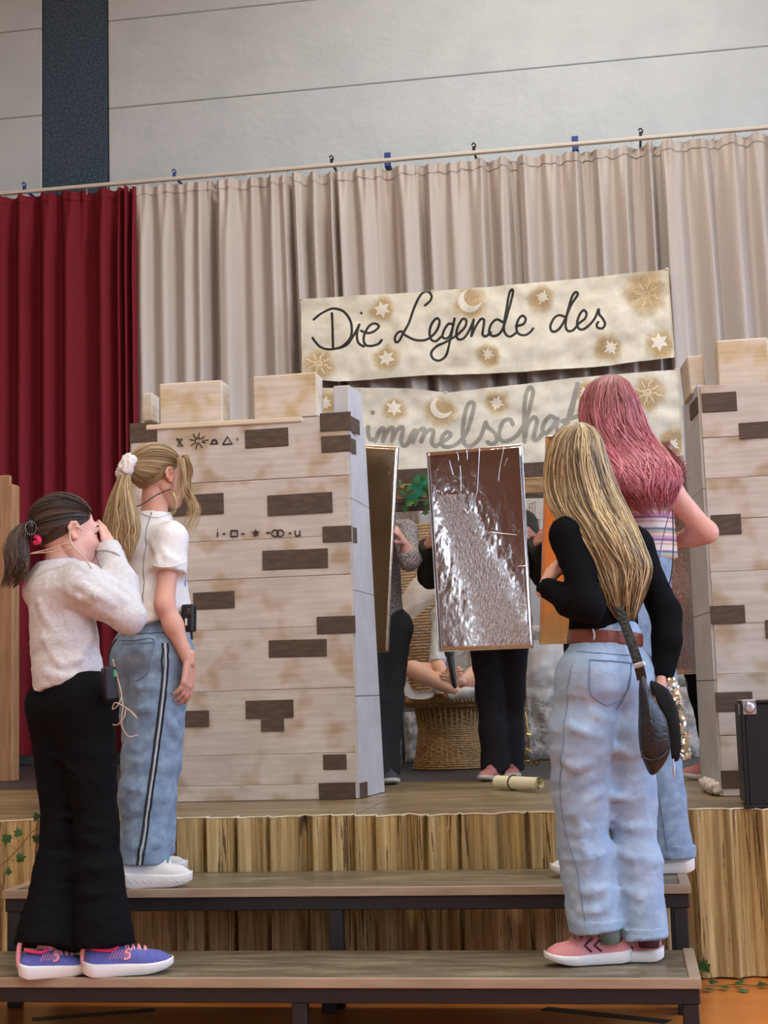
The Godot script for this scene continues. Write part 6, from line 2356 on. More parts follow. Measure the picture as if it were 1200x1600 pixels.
	b.tube(spline([at(170, 1046, -3.99), at(170, 1025, -3.99), at(174, 1010, -3.98), at(182, 998, -3.98)], 5), 0.003, 5)
	part(k, "aerial", b, M.pack)
	b = MB.new()
	b.tube(spline([at(176, 1030, -3.98), at(184, 1060, -3.97), at(190, 1085, -3.96), at(184, 1102, -3.95), at(176, 1108, -3.95), at(180, 1098, -3.95), at(194, 1104, -3.95), at(206, 1112, -3.96), at(214, 1122, -3.96), at(198, 1108, -3.96), at(194, 1120, -3.95), at(184, 1132, -3.95), at(176, 1132, -3.95)], 7), 0.0014, 5)
	b.tube(spline([at(186, 1070, -3.97), at(192, 1100, -3.96), at(190, 1130, -3.95), at(200, 1150, -3.96), at(216, 1148, -3.97)], 7), 0.0014, 5)
	part(k, "cable", b, M.cable_tan)

# ---- girl in the white T-shirt
func girl_tee() -> void:
	var fwd := Vector3(0.53, 0, -0.85).normalized()
	var R := fwd.cross(Vector3.UP)
	var skin := lin(222, 168, 146)
	var J := {"fwd": fwd, "head": at(249, 746, -4.62), "neck": at(241, 806, -4.62), "chest": at(237, 880, -4.62), "pelvis": at(238, 1020, -4.62)}
	J.shR = at(268, 842, -4.55)
	J.shL = J.shR - R * 0.24
	J.elR = at(257, 945, -4.5)
	J.wrR = at(296, 1036, -4.52)
	J.elL = J.shL + Vector3(0, -0.22, 0) + fwd * 0.05
	J.wrL = J.elL + Vector3(0, -0.16, 0) + fwd * 0.12
	J.hipL = J.pelvis - R * 0.062
	J.hipR = J.pelvis + R * 0.055
	J.knL = at(236, 1190, -4.72)
	J.knR = at(236, 1190, -4.58)
	J.anL = at(232, 1345, -4.7)
	J.anR = at(222, 1352, -4.54)
	var t := thing("person", "girl in white T-shirt and pale jeans with black side stripes", "person", on(235, 1384, STEP_HIGH))
	var up := Vector3.UP
	var hs := 0.94
	var b := body_mesh(t, J, skin, 0.98)
	var face := (fwd + R * 0.15).normalized()
	head_mesh(b, J.head, face, up, hs, skin)
	hand_mesh(b, J.wrR, at(291, 1098, -4.52) - J.wrR, Vector3(-0.9, 0, -0.3), fwd, 0.86, [[.2, .25, .15], [.3, .35, .2], [.35, .4, .2], [.4, .4, .25]], skin, Vector3(0.45, 0.85, 0.35), 0.08)
	hand_mesh(b, J.wrL, Vector3(0.1, -1, 0) + fwd * 0.3, R, fwd, 0.84, [[.2, .25, .15], [.3, .35, .2], [.35, .4, .2], [.4, .4, .25]], skin, Vector3(0.45, 0.85, 0.35))
	part(t, "body", b, M.skin)
	face_parts(t, J.head, face, up, hs, M.brow_fair)
	# jeans
	var p := Solid.new()
	p.k = 0.03
	fold(311, 0.007, Vector3(2.4, 6, 2.4), p)
	p.cap(J.hipL, J.hipR, 0.09, 0.09, 1.0, fwd)
	p.cap(J.pelvis, at(240, 985, -4.62), 0.112, 0.1, 0.86, fwd)
	p.chain([J.hipL, J.knL, at(236, 1338, -4.7)], [0.09, 0.082, 0.074], 1.0, Vector3.ZERO, 1)
	p.chain([J.hipR, J.knR, at(232, 1240, -4.57), at(224, 1350, -4.55)], [0.092, 0.088, 0.084, 0.075], 1.0, Vector3.ZERO, 1)
	folds(p, [[[196, 1182], [215, 1190], [236, 1184]], [[196, 1228], [220, 1238], [258, 1228]], [[194, 1288], [215, 1298], [250, 1290]], [[202, 1318], [225, 1328], [250, 1318]], [[200, 1098], [222, 1108], [240, 1104]], [[205, 1060], [220, 1075], [244, 1072]], [[194, 1255], [214, 1266], [240, 1262]], [[262, 1120], [272, 1135], [278, 1155]]], -4.2, 0.011, 0.0082)
	b = MB.new()
	p.mesh(b, 0.0085)
	var je := part(t, "jeans", b, M.denim_mid)
	var st := [[258, 1005], [258, 1050], [252, 1110], [243, 1180], [233, 1250], [225, 1310], [218, 1352]]
	for k in [[-4.0, "stripe_black"], [0.0, "stripe_white"], [4.0, "stripe_black"]]:
		var q := []
		for s in st:
			q.append([s[0] + k[0], s[1]])
		seam(je, "side_stripe", p, q, -4.2, 0.0042, M[k[1]])
	seam(je, "pocket", p, [[188, 1000], [212, 1000], [240, 999], [236, 1030], [228, 1054], [208, 1064], [192, 1048]], -4.2, 0.0025, M.denim_line)
	seam(je, "pocket", p, [[190, 1006], [214, 1005], [238, 1004]], -4.2, 0.0018, M.denim_line)
	hem_ring(je, at(226, 1322, -4.555), at(224, 1350, -4.55), 0.0765, M.denim_mid)
	seam(je, "waistband", p, [[190, 986], [215, 989], [240, 988], [262, 985], [285, 978]], -4.2, 0.004, M.denim_line)
	# T-shirt
	p = Solid.new()
	p.k = 0.03
	fold(312, 0.006, Vector3(3, 5, 3), p)
	p.cap(at(238, 868, -4.62), at(245, 984, -4.62), 0.102, 0.126, 0.9, fwd)
	p.cap(J.shL, J.shR, 0.047, 0.047)
	p.cap(at(238, 860, -4.62), at(241, 800, -4.62), 0.085, 0.052, 1.0, Vector3.ZERO, 1)
	p.cap(J.shR, at(262, 893, -4.53), 0.049, 0.057, 1.0, Vector3.ZERO, 1)
	p.cap(J.shL, J.shL + Vector3(0, -0.11, 0) + fwd * 0.02, 0.056, 0.06, 1.0, Vector3.ZERO, 1)
	folds(p, [[[200, 925], [222, 930], [236, 934]], [[198, 940], [218, 946], [240, 948]], [[236, 845], [244, 862], [248, 880]], [[250, 850], [262, 868], [278, 876]], [[205, 960], [225, 966], [245, 962]]], -4.2, 0.010, 0.0075)
	p.cuts.append([at(240, 978, -4.62), Vector3(0.28, -1, 0).normalized()])
	b = MB.new()
	p.mesh(b, 0.0082)
	var te := part(t, "t_shirt", b, M.white_tee)
	seam(te, "collar", p, [[222, 800], [232, 806], [246, 808], [258, 805]], -4.2, 0.003, M.white_tee)
	seam(te, "sleeve_hem", p, [[240, 882], [252, 886], [270, 885], [290, 878]], -4.2, 0.0025, M.white_tee)
	b = MB.new()
	var pr := [p.snap(at(288, 892, -4.6)), p.snap(at(291, 900, -4.6)), p.snap(at(293, 908, -4.6)), p.snap(at(295, 915, -4.6))]
	b.tube(spline(pr, 4), [.006, .01, .013, .015, .016, .016, .016, .015, .014, .012, .01, .008, .005], 8, true, 0.15)
	part(te, "print", b, M.lilac, "lilac printed shape")
	# hair
	var fair := func(x: float, f: float, sh: float) -> Color: return lin(124, 96, 64).lerp(lin(222, 192, 140), clampf(sh * sh * 0.95 + f * 0.08, 0.0, 1.0))
	var gold := func(x: float, f: float, sh: float) -> Color: return lin(170, 138, 92).lerp(lin(236, 212, 166), sh)
	b = MB.new()
	combed_hair(b, J.head, face, up, hs, at(206, 728, -4.56), 1000, fair, 21)
	hair_mass(b, [[742, 187, 204, -4.5, 0.02], [765, 176, 205, -4.47, 0.028], [795, 166, 212, -4.46, 0.034], [825, 160, 219, -4.46, 0.034], [848, 165, 214, -4.46, 0.03], [868, 180, 208, -4.46, 0.022], [884, 190, 203, -4.46, 0.01]], 300, fair, 0.15, 22, 0.62)
	lock(b, [at(288, 712, -4.6), at(295, 732, -4.62), at(290, 756, -4.64), at(296, 778, -4.66), at(303, 796, -4.66), at(298, 814, -4.66), at(290, 832, -4.66)], 90, 0.02, gold, 23, 0.0014)
	lock(b, [at(282, 716, -4.56), at(285, 738, -4.57), at(283, 760, -4.58), at(278, 778, -4.58)], 70, 0.018, gold, 24, 0.0014)
	lock(b, [at(270, 770, -4.54), at(274, 784, -4.54), at(272, 798, -4.54), at(264, 804, -4.54)], 14, 0.008, gold, 25)
	part(t, "hair", b, M.hair, "dark blond ponytail")
	b = MB.new()
	var sc := Solid.new()
	sc.k = 0.01
	fold(313, 0.008, Vector3(40, 40, 40), sc)
	var rr := []
	var rd := []
	for i in 11:
		var a := TAU * i / 10.0
		rr.append(at(198, 731, -4.535) + (at(206, 714, -4.535) - at(198, 731, -4.535)).normalized() * cos(a) * 0.024 + Vector3(0.35, 0.1, 0.93) * sin(a) * 0.024)
		rd.append(0.017 + 0.004 * (i % 2))
	sc.chain(rr, rd)
	sc.mesh(b, 0.005)
	part(t, "scrunchie", b, M.scrunchie, "fluffy white scrunchie")
	# headset wire
	b = MB.new()
	b.tube(spline([at(266, 764, -4.5), at(252, 770, -4.5), at(240, 776, -4.5), at(226, 786, -4.5), at(212, 792, -4.5)], 5), 0.0022, 5)
	part(t, "headset_wire", b, M.cable_grey)
	seam(t, "headset_cable", p, [[237, 800], [230, 822], [229, 850], [224, 880], [225, 910], [223, 940], [224, 965], [222, 978]], -4.2, 0.0018, M.cable_grey)
	# shoes
	for e in [[on(190, 1388, STEP_HIGH), on(300, 1383, STEP_HIGH)], [on(200, 1370, STEP_HIGH), on(292, 1364, STEP_HIGH)]]:
		var s := shoe(t, e[0], e[1], M.white_mesh, M.white_rubber, M.white_rubber, "white running shoe", 0.042, 1.2)
		var W: Callable = s.W
		for k in 9:
			var sb := MB.new()
			var tt := 0.1 + 0.095 * k
			var hw: float = soft_at(s.half, tt) * 1.065
			sb.tube(PackedVector3Array([W.call(tt, hw, .03 - .01 * tt), W.call(tt + .06, hw, .016)]), 0.0016, 4)
			part(s.node, "sole_groove", sb, M.white_mesh)
	# radio pack
	var mp := at(295, 966, -4.55)
	var k := thing("radio_pack", "black radio microphone pack on the belt of the girl in the white T-shirt", "radio pack", mp - Vector3(0, 0.045, 0), "radio microphone packs")
	b = MB.new()
	b.box(mp, Vector3(0.044, 0.088, 0.03), Basis.from_euler(Vector3(0, -0.2, -0.03)), 0.005)
	part(k, "body", b, M.pack)
	b = MB.new()
	b.box(mp + Vector3(-0.004, -0.012, 0.0165), Vector3(0.006, 0.022, 0.002))
	part(k, "sticker", b, M.stripe_white)
	for i in 3:
		b = MB.new()
		b.box(mp + Vector3(0.01, 0.03 - 0.007 * i, 0.0165), Vector3(0.018, 0.0024, 0.002))
		part(k, "print_line", b, M.bead)
	b = MB.new()
	b.tube(PackedVector3Array([mp + Vector3(0.008, -0.04, 0), mp + Vector3(0.01, -0.068, 0)]), 0.004, 6)
	part(k, "plug", b, M.pack)

# ---- girl in the black top
func girl_black_top() -> void:
	var fwd := Vector3(-0.6, 0, -0.8)
	var R := fwd.cross(Vector3.UP)
	var skin := lin(224, 172, 150)
	var J := {"fwd": fwd, "head": at(902, 738, -4.26), "neck": at(918, 806, -4.23), "chest": at(937, 880, -4.22), "pelvis": at(948, 1052, -4.22)}
	J.shL = at(889, 838, -4.16)
	J.shR = at(990, 852, -4.3)
	J.elL = at(921, 948, -4.08)
	J.wrL = at(854, 920, -4.2)
	J.elR = at(1040, 958, -4.28)
	J.wrR = at(1034, 1052, -4.24)
	J.hipL = at(920, 1062, -4.18)
	J.hipR = at(978, 1062, -4.26)
	J.knL = at(906, 1238, -4.2)
	J.knR = at(984, 1240, -4.28)
	J.anL = at(952, 1462, -4.23)
	J.anR = at(1014, 1468, -4.25)
	var t := thing("person", "girl with long blond hair in black top, pale jeans and brown belt", "person", on(960, 1506, STEP_LOW))
	var up := (Vector3.UP + fwd * 0.08).normalized()
	var hs := 0.96
	var b := body_mesh(t, J, skin, 1.0)
	head_mesh(b, J.head, fwd, up, hs, skin)
	hand_mesh(b, at(852, 912, -4.21), at(866, 884, -4.25) - at(852, 912, -4.21), Vector3(0.6, 0.1, -0.5), Vector3(0.5, 0.4, 0.7), 0.92, [[.45, .5, .3], [.5, .6, .3], [.55, .6, .3], [.6, .6, .3]], skin, Vector3(0.35, 0.9, 0.35), 0.04)
	hand_mesh(b, J.wrR, Vector3(0.02, -1, 0.1), Vector3(-1, 0, 0), Vector3(0, 0, 1), 0.86, [[.6, .8, .5], [.6, .8, .5], [.6, .8, .5], [.6, .8, .5]], skin, Vector3(0.35, 0.9, 0.35))
	part(t, "body", b, M.skin)
	face_parts(t, J.head, fwd, up, hs, M.brow_fair)
	# jeans
	var p := Solid.new()
	p.k = 0.028
	fold(321, 0.0065, Vector3(2.2, 6, 2.2), p)
	p.cap(J.hipL + Vector3(0.012, 0.01, 0.02), J.hipR + Vector3(-0.005, 0.01, 0), 0.09, 0.09)
	p.cap(J.pelvis, at(946, 1004, -4.22), 0.108, 0.104, 0.88, fwd)
	p.chain([J.hipL, at(907, 1150, -4.18), J.knL, at(915, 1340, -4.22), at(931, 1453, -4.22)], [0.09, 0.083, 0.073, 0.071, 0.072], 1.0, Vector3.ZERO, 1)
	p.chain([J.hipR, at(978, 1150, -4.27), J.knR, at(995, 1350, -4.28), at(1006, 1464, -4.27)], [0.088, 0.08, 0.07, 0.066, 0.066], 1.0, Vector3.ZERO, 1)
	folds(p, [[[884, 1275], [905, 1262], [930, 1245], [941, 1238]], [[888, 1300], [915, 1298], [942, 1288]], [[880, 1240], [900, 1232], [925, 1216]], [[895, 1340], [920, 1345], [944, 1335]], [[902, 1390], [925, 1394], [952, 1382]], [[907, 1420], [930, 1425], [955, 1418]], [[950, 1240], [975, 1250], [1006, 1244]], [[955, 1280], [985, 1290], [1014, 1280]], [[966, 1330], [990, 1345], [1020, 1335]], [[978, 1390], [1000, 1400], [1026, 1388]], [[925, 1112], [945, 1124], [965, 1118]], [[892, 1132], [915, 1150], [945, 1150]], [[880, 1190], [900, 1200], [925, 1192]], [[960, 1170], [985, 1182], [1005, 1172]], [[900, 1265], [912, 1320], [915, 1360]]], -3.8, 0.011, 0.0082)
	b = MB.new()
	p.mesh(b, 0.0075)
	var je := part(t, "jeans", b, M.denim)
	seam(je, "pocket", p, [[921, 1031], [945, 1032], [972, 1034], [986, 1036]], -3.9, 0.003, M.denim_line)
	seam(je, "pocket", p, [[921, 1031], [921, 1060], [922, 1082], [934, 1094], [950, 1102], [968, 1094], [980, 1080], [986, 1050], [986, 1036]], -3.9, 0.0024, M.denim_line)
	seam(je, "yoke_seam", p, [[900, 1018], [930, 1020], [960, 1022], [986, 1024]], -3.9, 0.002, M.denim_line)
	seam(je, "side_seam", p, [[893, 1040], [886, 1100], [880, 1160], [874, 1220], [882, 1290], [902, 1360], [914, 1440]], -3.9, 0.0025, M.denim_line)
	hem_ring(je, at(929, 1434, -4.22), at(931, 1454, -4.22), 0.0735, M.denim)
	hem_ring(je, at(1005, 1445, -4.27), at(1006, 1465, -4.27), 0.0675, M.denim)
	seam(je, "back_seam", p, [[990, 1026], [984, 1060], [974, 1092], [964, 1110]], -3.9, 0.002, M.denim_line)
	# belt
	var bl := Solid.new()
	bl.k = 0.01
	bl.cap(at(945, 1009, -4.22), at(946, 986, -4.22), 0.112, 0.11, 0.88, fwd, 3)
	b = MB.new()
	bl.mesh(b, 0.006)
	part(t, "belt", b, M.belt, "wide brown leather belt")
	seam(je, "belt_loop", bl, [[926, 983], [928, 996], [929, 1012]], -3.9, 0.005, M.denim_pale)
	# black top
	p = Solid.new()
	p.k = 0.026
	fold(322, 0.005, Vector3(5, 8, 5), p)
	p.cap(at(936, 872, -4.22), at(944, 990, -4.22), 0.104, 0.1, 0.82, fwd, 1)
	p.cap(J.shL, J.shR, 0.05, 0.05)
	p.cap(at(934, 865, -4.22), J.neck, 0.085, 0.05, 1.0, Vector3.ZERO, 1)
	p.chain([J.shL, J.elL, at(890, 940, -4.13), at(852, 918, -4.205)], [0.05, 0.038, 0.036, 0.03], 1.0, Vector3.ZERO, 1)
	p.chain([J.shR, J.elR, at(1042, 1000, -4.26), at(1034, 1060, -4.24)], [0.05, 0.04, 0.038, 0.034], 1.0, Vector3.ZERO, 1)
	b = MB.new()
	p.mesh(b, 0.0095)
	part(t, "black_top", b, M.black_cloth)
	# hair
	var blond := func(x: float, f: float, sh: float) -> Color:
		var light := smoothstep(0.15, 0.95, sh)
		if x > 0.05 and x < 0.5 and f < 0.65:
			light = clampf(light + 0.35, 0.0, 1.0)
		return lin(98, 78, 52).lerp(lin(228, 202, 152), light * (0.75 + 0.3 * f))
	b = MB.new()
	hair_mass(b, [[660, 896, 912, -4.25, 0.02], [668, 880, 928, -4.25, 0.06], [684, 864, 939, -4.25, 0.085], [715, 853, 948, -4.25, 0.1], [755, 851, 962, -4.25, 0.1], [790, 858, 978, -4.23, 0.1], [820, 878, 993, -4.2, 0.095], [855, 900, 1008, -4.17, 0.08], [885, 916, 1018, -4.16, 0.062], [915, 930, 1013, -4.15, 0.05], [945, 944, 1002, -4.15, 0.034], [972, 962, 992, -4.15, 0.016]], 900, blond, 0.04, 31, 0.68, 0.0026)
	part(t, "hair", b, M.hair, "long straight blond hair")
	# shoes
	for e in [[on(986, 1502, STEP_LOW), on(853, 1508, STEP_LOW)], [on(1037, 1501, STEP_LOW), on(915, 1500, STEP_LOW)]]:
		var s := shoe(t, e[0], e[1], M.pink_shoe, M.white_rubber, M.pink_shoe, "pink suede trainer with dark chevrons", 0.03)
		var W: Callable = s.W
		var S: Callable = s.S
		for q in [0.34, 0.46]:
			var sb := MB.new()
			for e2 in [-1, 1]:
				var pts := PackedVector3Array()
				for k in [[q, .07], [q + .06, .061], [q + .11, .052], [q + .07, .044], [q + .03, .036]]:
					pts.append(S.call(k[0], k[1], e2))
				sb.tube(pts, 0.006, 6, true, 0.4)
			part(s.node, "chevron", sb, M.maroon)
		for e2 in [-1, 1]:
			var sb := MB.new()
			sb.tube(PackedVector3Array([S.call(.1, .07, e2), S.call(.13, .062, e2), S.call(.16, .054, e2)]), [0.002, 0.008, 0.002], 6, true, 0.5)
			part(s.node, "side_mark", sb, M.maroon)
		var cb := MB.new()
		cb.tube(spline([W.call(.02, .022, .084), W.call(.1, .03, .078), W.call(.22, .03, .074), W.call(.34, .024, .086)], 4), 0.006, 6)
		part(s.node, "collar_lining", cb, M.maroon)
	for e in [[J.anL, M.sock], [J.anR, M.maroon]]:
		b = MB.new()
		b.tube(PackedVector3Array([e[0] + Vector3(0, 0.05, 0), e[0], e[0] + Vector3(0, -0.02, 0)]), [0.032, 0.03, 0.028], 12)
		part(t, "sock", b, e[1])
	# leather bag on a strap
	var k := thing("shoulder_bag", "black leather shoulder bag hanging behind the girl with blond hair", "bag", at(1022, 1208, -4.06))
	b = MB.new()
	var oc := []
	for q in [[1000, 1052], [1008, 1056], [1014, 1078], [1026, 1098], [1040, 1122], [1046, 1150], [1047, 1172], [1040, 1190], [1026, 1208], [1016, 1210], [1008, 1196], [1000, 1172], [997, 1140], [998, 1105], [998, 1075]]:
		oc.append(at(q[0], q[1], -4.09))
	oc.append(oc[0])
	var og := spline(oc, 4)
	og.remove_at(og.size() - 1)
	b.pillow(og, 0.032, Vector3(0, 0, 1), at(1020, 1150, -4.09))
	part(k, "body", b, M.leather)
	b = MB.new()
	b.tube(spline([at(1002, 1182, -4.07), at(1016, 1188, -4.06), at(1032, 1184, -4.062), at(1044, 1172, -4.075)], 4), 0.003, 6)
	part(k, "bottom_seam", b, M.leather)
	b = MB.new()
	var sp := spline([at(905, 822, -4.15), at(930, 880, -4.135), at(950, 920, -4.13), at(968, 955, -4.12), at(985, 1000, -4.1), at(998, 1040, -4.085), at(1003, 1062, -4.09)], 5)
	b.strap(sp, 0.027, 0.004, Vector3(0, 0, 1))
	part(k, "strap", b, M.leather)
	b = MB.new()
	b.box(at(999, 1039, -4.075), Vector3(0.032, 0.014, 0.012), Basis.from_euler(Vector3(0, 0, 0.25)), 0.003)
	part(k, "buckle", b, M.chrome)
	b = MB.new()
	b.tube(spline([at(1052, 1186, -4.08), at(1053, 1200, -4.08), at(1053, 1214, -4.08)], 3), [.002, .002, .002, .004, .004, .004, .003], 6)
	part(k, "zip_pull", b, M.chrome)
	# fur pouch with sequin edge held in the right hand
	k = thing("fur_pouch", "black fur pouch with gold sequin edge in the blond girl's right hand", "bag", at(1056, 1188, -4.2))
	b = MB.new()
	oc = []
	for q in [[1014, 1062], [1030, 1068], [1044, 1078], [1056, 1100], [1063, 1130], [1065, 1165], [1060, 1188], [1050, 1186], [1046, 1160], [1036, 1120], [1022, 1086]]:
		oc.append(at(q[0], q[1], -4.2))
	oc.append(oc[0])
	og = spline(oc, 4)
	og.remove_at(og.size() - 1)
	b.pillow(og, 0.02, Vector3(0, 0, 1), at(1048, 1130, -4.2))
	part(k, "pouch", b, M.fur)
	b = MB.new()
	var ep := spline([at(1050, 1062, -4.22), at(1057, 1090, -4.21), at(1064, 1130, -4.2), at(1070, 1160, -4.2), at(1072, 1182, -4.2)], 8)
	var qr := RandomNumberGenerator.new()
	qr.seed = 5
	for q in ep:
		for i in 8:
			b.box(q + Vector3(qr.randf_range(-0.012, 0.012), qr.randf_range(-0.006, 0.006), qr.randf_range(-0.006, 0.006)), Vector3(0.008, 0.008, 0.001), Basis.from_euler(Vector3(qr.randf_range(-0.7, 0.7), qr.randf_range(-0.7, 0.7), qr.randf() * 3)))
	part(k, "sequins", b, M.sequin, "gold sequin edge")

# ---- girl with pink hair
func girl_pink_hair() -> void:
	var fwd := Vector3(-0.5, 0, -0.866)
	var R := fwd.cross(Vector3.UP)
	var skin := lin(222, 166, 148)
	var J := {"fwd": fwd, "head": at(955, 658, -4.82), "neck": at(982, 728, -4.76), "chest": at(1005, 800, -4.75), "pelvis": at(1000, 955, -4.74)}
	J.shR = at(1046, 768, -4.74)
	J.shL = J.shR - R * 0.2
	J.elR = at(1105, 832, -4.76)
	J.wrR = at(1046, 848, -4.87)
	J.elL = J.shL + Vector3(-0.05, -0.24, 0.0)
	J.wrL = J.elL + Vector3(-0.06, -0.18, -0.05)
	J.hipL = at(984, 970, -4.72)
	J.hipR = at(1014, 970, -4.77)
	J.knL = at(950, 1150, -4.68)
	J.knR = at(1020, 1150, -4.77)
	J.anL = at(905, 1345, -4.7)
	J.anR = at(1052, 1345, -4.77)
	var t := thing("person", "girl with long pink hair in a striped sleeveless top, hand on her hip", "person", on(1010, 1366, STEP_HIGH))
	var hs := 0.97
	var b := body_mesh(t, J, skin, 1.06)
	head_mesh(b, J.head, fwd, Vector3.UP, hs, skin)
	hand_mesh(b, J.wrR, Vector3(-0.9, -0.15, -0.1), Vector3(0, 0, 1), Vector3(0, 1, 0), 0.9, [[.2, .3, .2], [.2, .3, .2], [.2, .3, .2], [.2, .3, .2]], skin)
	hand_mesh(b, J.wrL, Vector3(-0.2, -1, 0), R, fwd, 0.88, [[.3, .3, .2], [.3, .3, .2], [.3, .3, .2], [.3, .3, .2]], skin)
	part(t, "body", b, M.skin)
	face_parts(t, J.head, fwd, Vector3.UP, hs, M.brow_fair)
	var p := Solid.new()
	p.k = 0.028
	fold(331, 0.006, Vector3(2.4, 6, 2.4), p)
	p.cap(J.hipL, J.hipR, 0.094, 0.094)
	p.cap(J.pelvis, at(1002, 880, -4.74), 0.104, 0.095, 0.88, fwd)
	p.chain([J.hipL, J.knL, at(908, 1332, -4.7)], [0.09, 0.074, 0.068], 1.0, Vector3.ZERO, 1)
	p.chain([J.hipR, J.knR, at(1048, 1338, -4.77)], [0.088, 0.074, 0.073], 1.0, Vector3.ZERO, 1)
	b = MB.new()
	p.mesh(b, 0.0105)
	var je := part(t, "jeans", b, M.denim_mid)
	seam(je, "side_seam", p, [[1026, 1222], [1034, 1270], [1040, 1310], [1043, 1328]], -4.4, 0.0025, M.denim_line)
	hem_ring(je, at(1050, 1318, -4.77), at(1050, 1339, -4.77), 0.0735, M.denim_mid)
	# striped top
	p = Solid.new()
	p.k = 0.026
	fold(332, 0.003, Vector3(9, 12, 9), p)
	p.cap(at(1003, 790, -4.75), at(1011, 876, -4.75), 0.105, 0.1, 0.82, fwd, 1)
	p.cap(J.shL.lerp(J.shR, 0.0), J.shL.lerp(J.shR, 0.88), 0.047, 0.044)
	p.cap(at(1000, 780, -4.75), J.neck + Vector3(0, -0.03, 0), 0.085, 0.05, 1.0, Vector3.ZERO, 1)
	b = MB.new()
	var bands := [lin(232, 222, 214), lin(210, 158, 150), lin(232, 222, 214), lin(98, 76, 118), lin(208, 160, 190), lin(232, 222, 214), lin(214, 176, 110), lin(150, 190, 190), lin(98, 76, 118), lin(232, 222, 214)]
	p.mesh(b, 0.006, func(q: Vector3) -> Color: return bands[posmod(int(floor(q.y / 0.0072)), bands.size())])
	part(t, "striped_top", b, M.striped)
	b = MB.new()
	b.tube(spline([at(1056, 760, -4.6), at(1046, 800, -4.6), at(1036, 840, -4.6), at(1028, 880, -4.6)], 5), 0.009, 6, true, 0.2)
	part(t, "strap", b, M.purple_strap, "purple strap")
	b = MB.new()
	b.tube(spline([at(1050, 790, -4.6), at(1052, 840, -4.59), at(1050, 890, -4.59), at(1040, 940, -4.6)], 5), 0.002, 5)
	part(t, "headset_cable", b, M.cable_grey)
	# hair
	var pink := func(x: float, f: float, sh: float) -> Color:
		var root := lin(112, 72, 64).lerp(lin(172, 112, 102), sh)
		var tip := lin(164, 72, 84).lerp(lin(240, 158, 168), sh * sh)
		return root.lerp(tip, clampf(f * 1.5 + absf(x) * 0.3 - 0.1 + (sh - 0.5) * 0.4, 0.0, 1.0))
	b = MB.new()
	hair_mass(b, [[585, 948, 962, -4.8, 0.02], [593, 930, 978, -4.8, 0.06], [608, 916, 990, -4.8, 0.1], [635, 906, 1002, -4.8, 0.114], [665, 908, 1012, -4.79, 0.114], [695, 922, 1030, -4.77, 0.11], [722, 938, 1054, -4.66, 0.11], [745, 948, 1064, -4.59, 0.1], [768, 958, 1060, -4.57, 0.08], [788, 980, 1052, -4.57, 0.055], [808, 1010, 1044, -4.57, 0.03]], 900, pink, 0.28, 41, 0.66, 0.0026)
	lock(b, [at(1040, 690, -4.72), at(1056, 712, -4.72), at(1068, 730, -4.72), at(1060, 744, -4.72), at(1070, 752, -4.72)], 30, 0.018, pink, 42)
	part(t, "hair", b, M.hair, "long wavy pink hair")
	for e in [[on(1085, 1363, STEP_HIGH), on(962, 1364, STEP_HIGH)], [on(975, 1366, STEP_HIGH), on(862, 1369, STEP_HIGH)]]:
		shoe(t, e[0], e[1], M.white_mesh, M.white_rubber, M.white_rubber, "white trainer", 0.034)

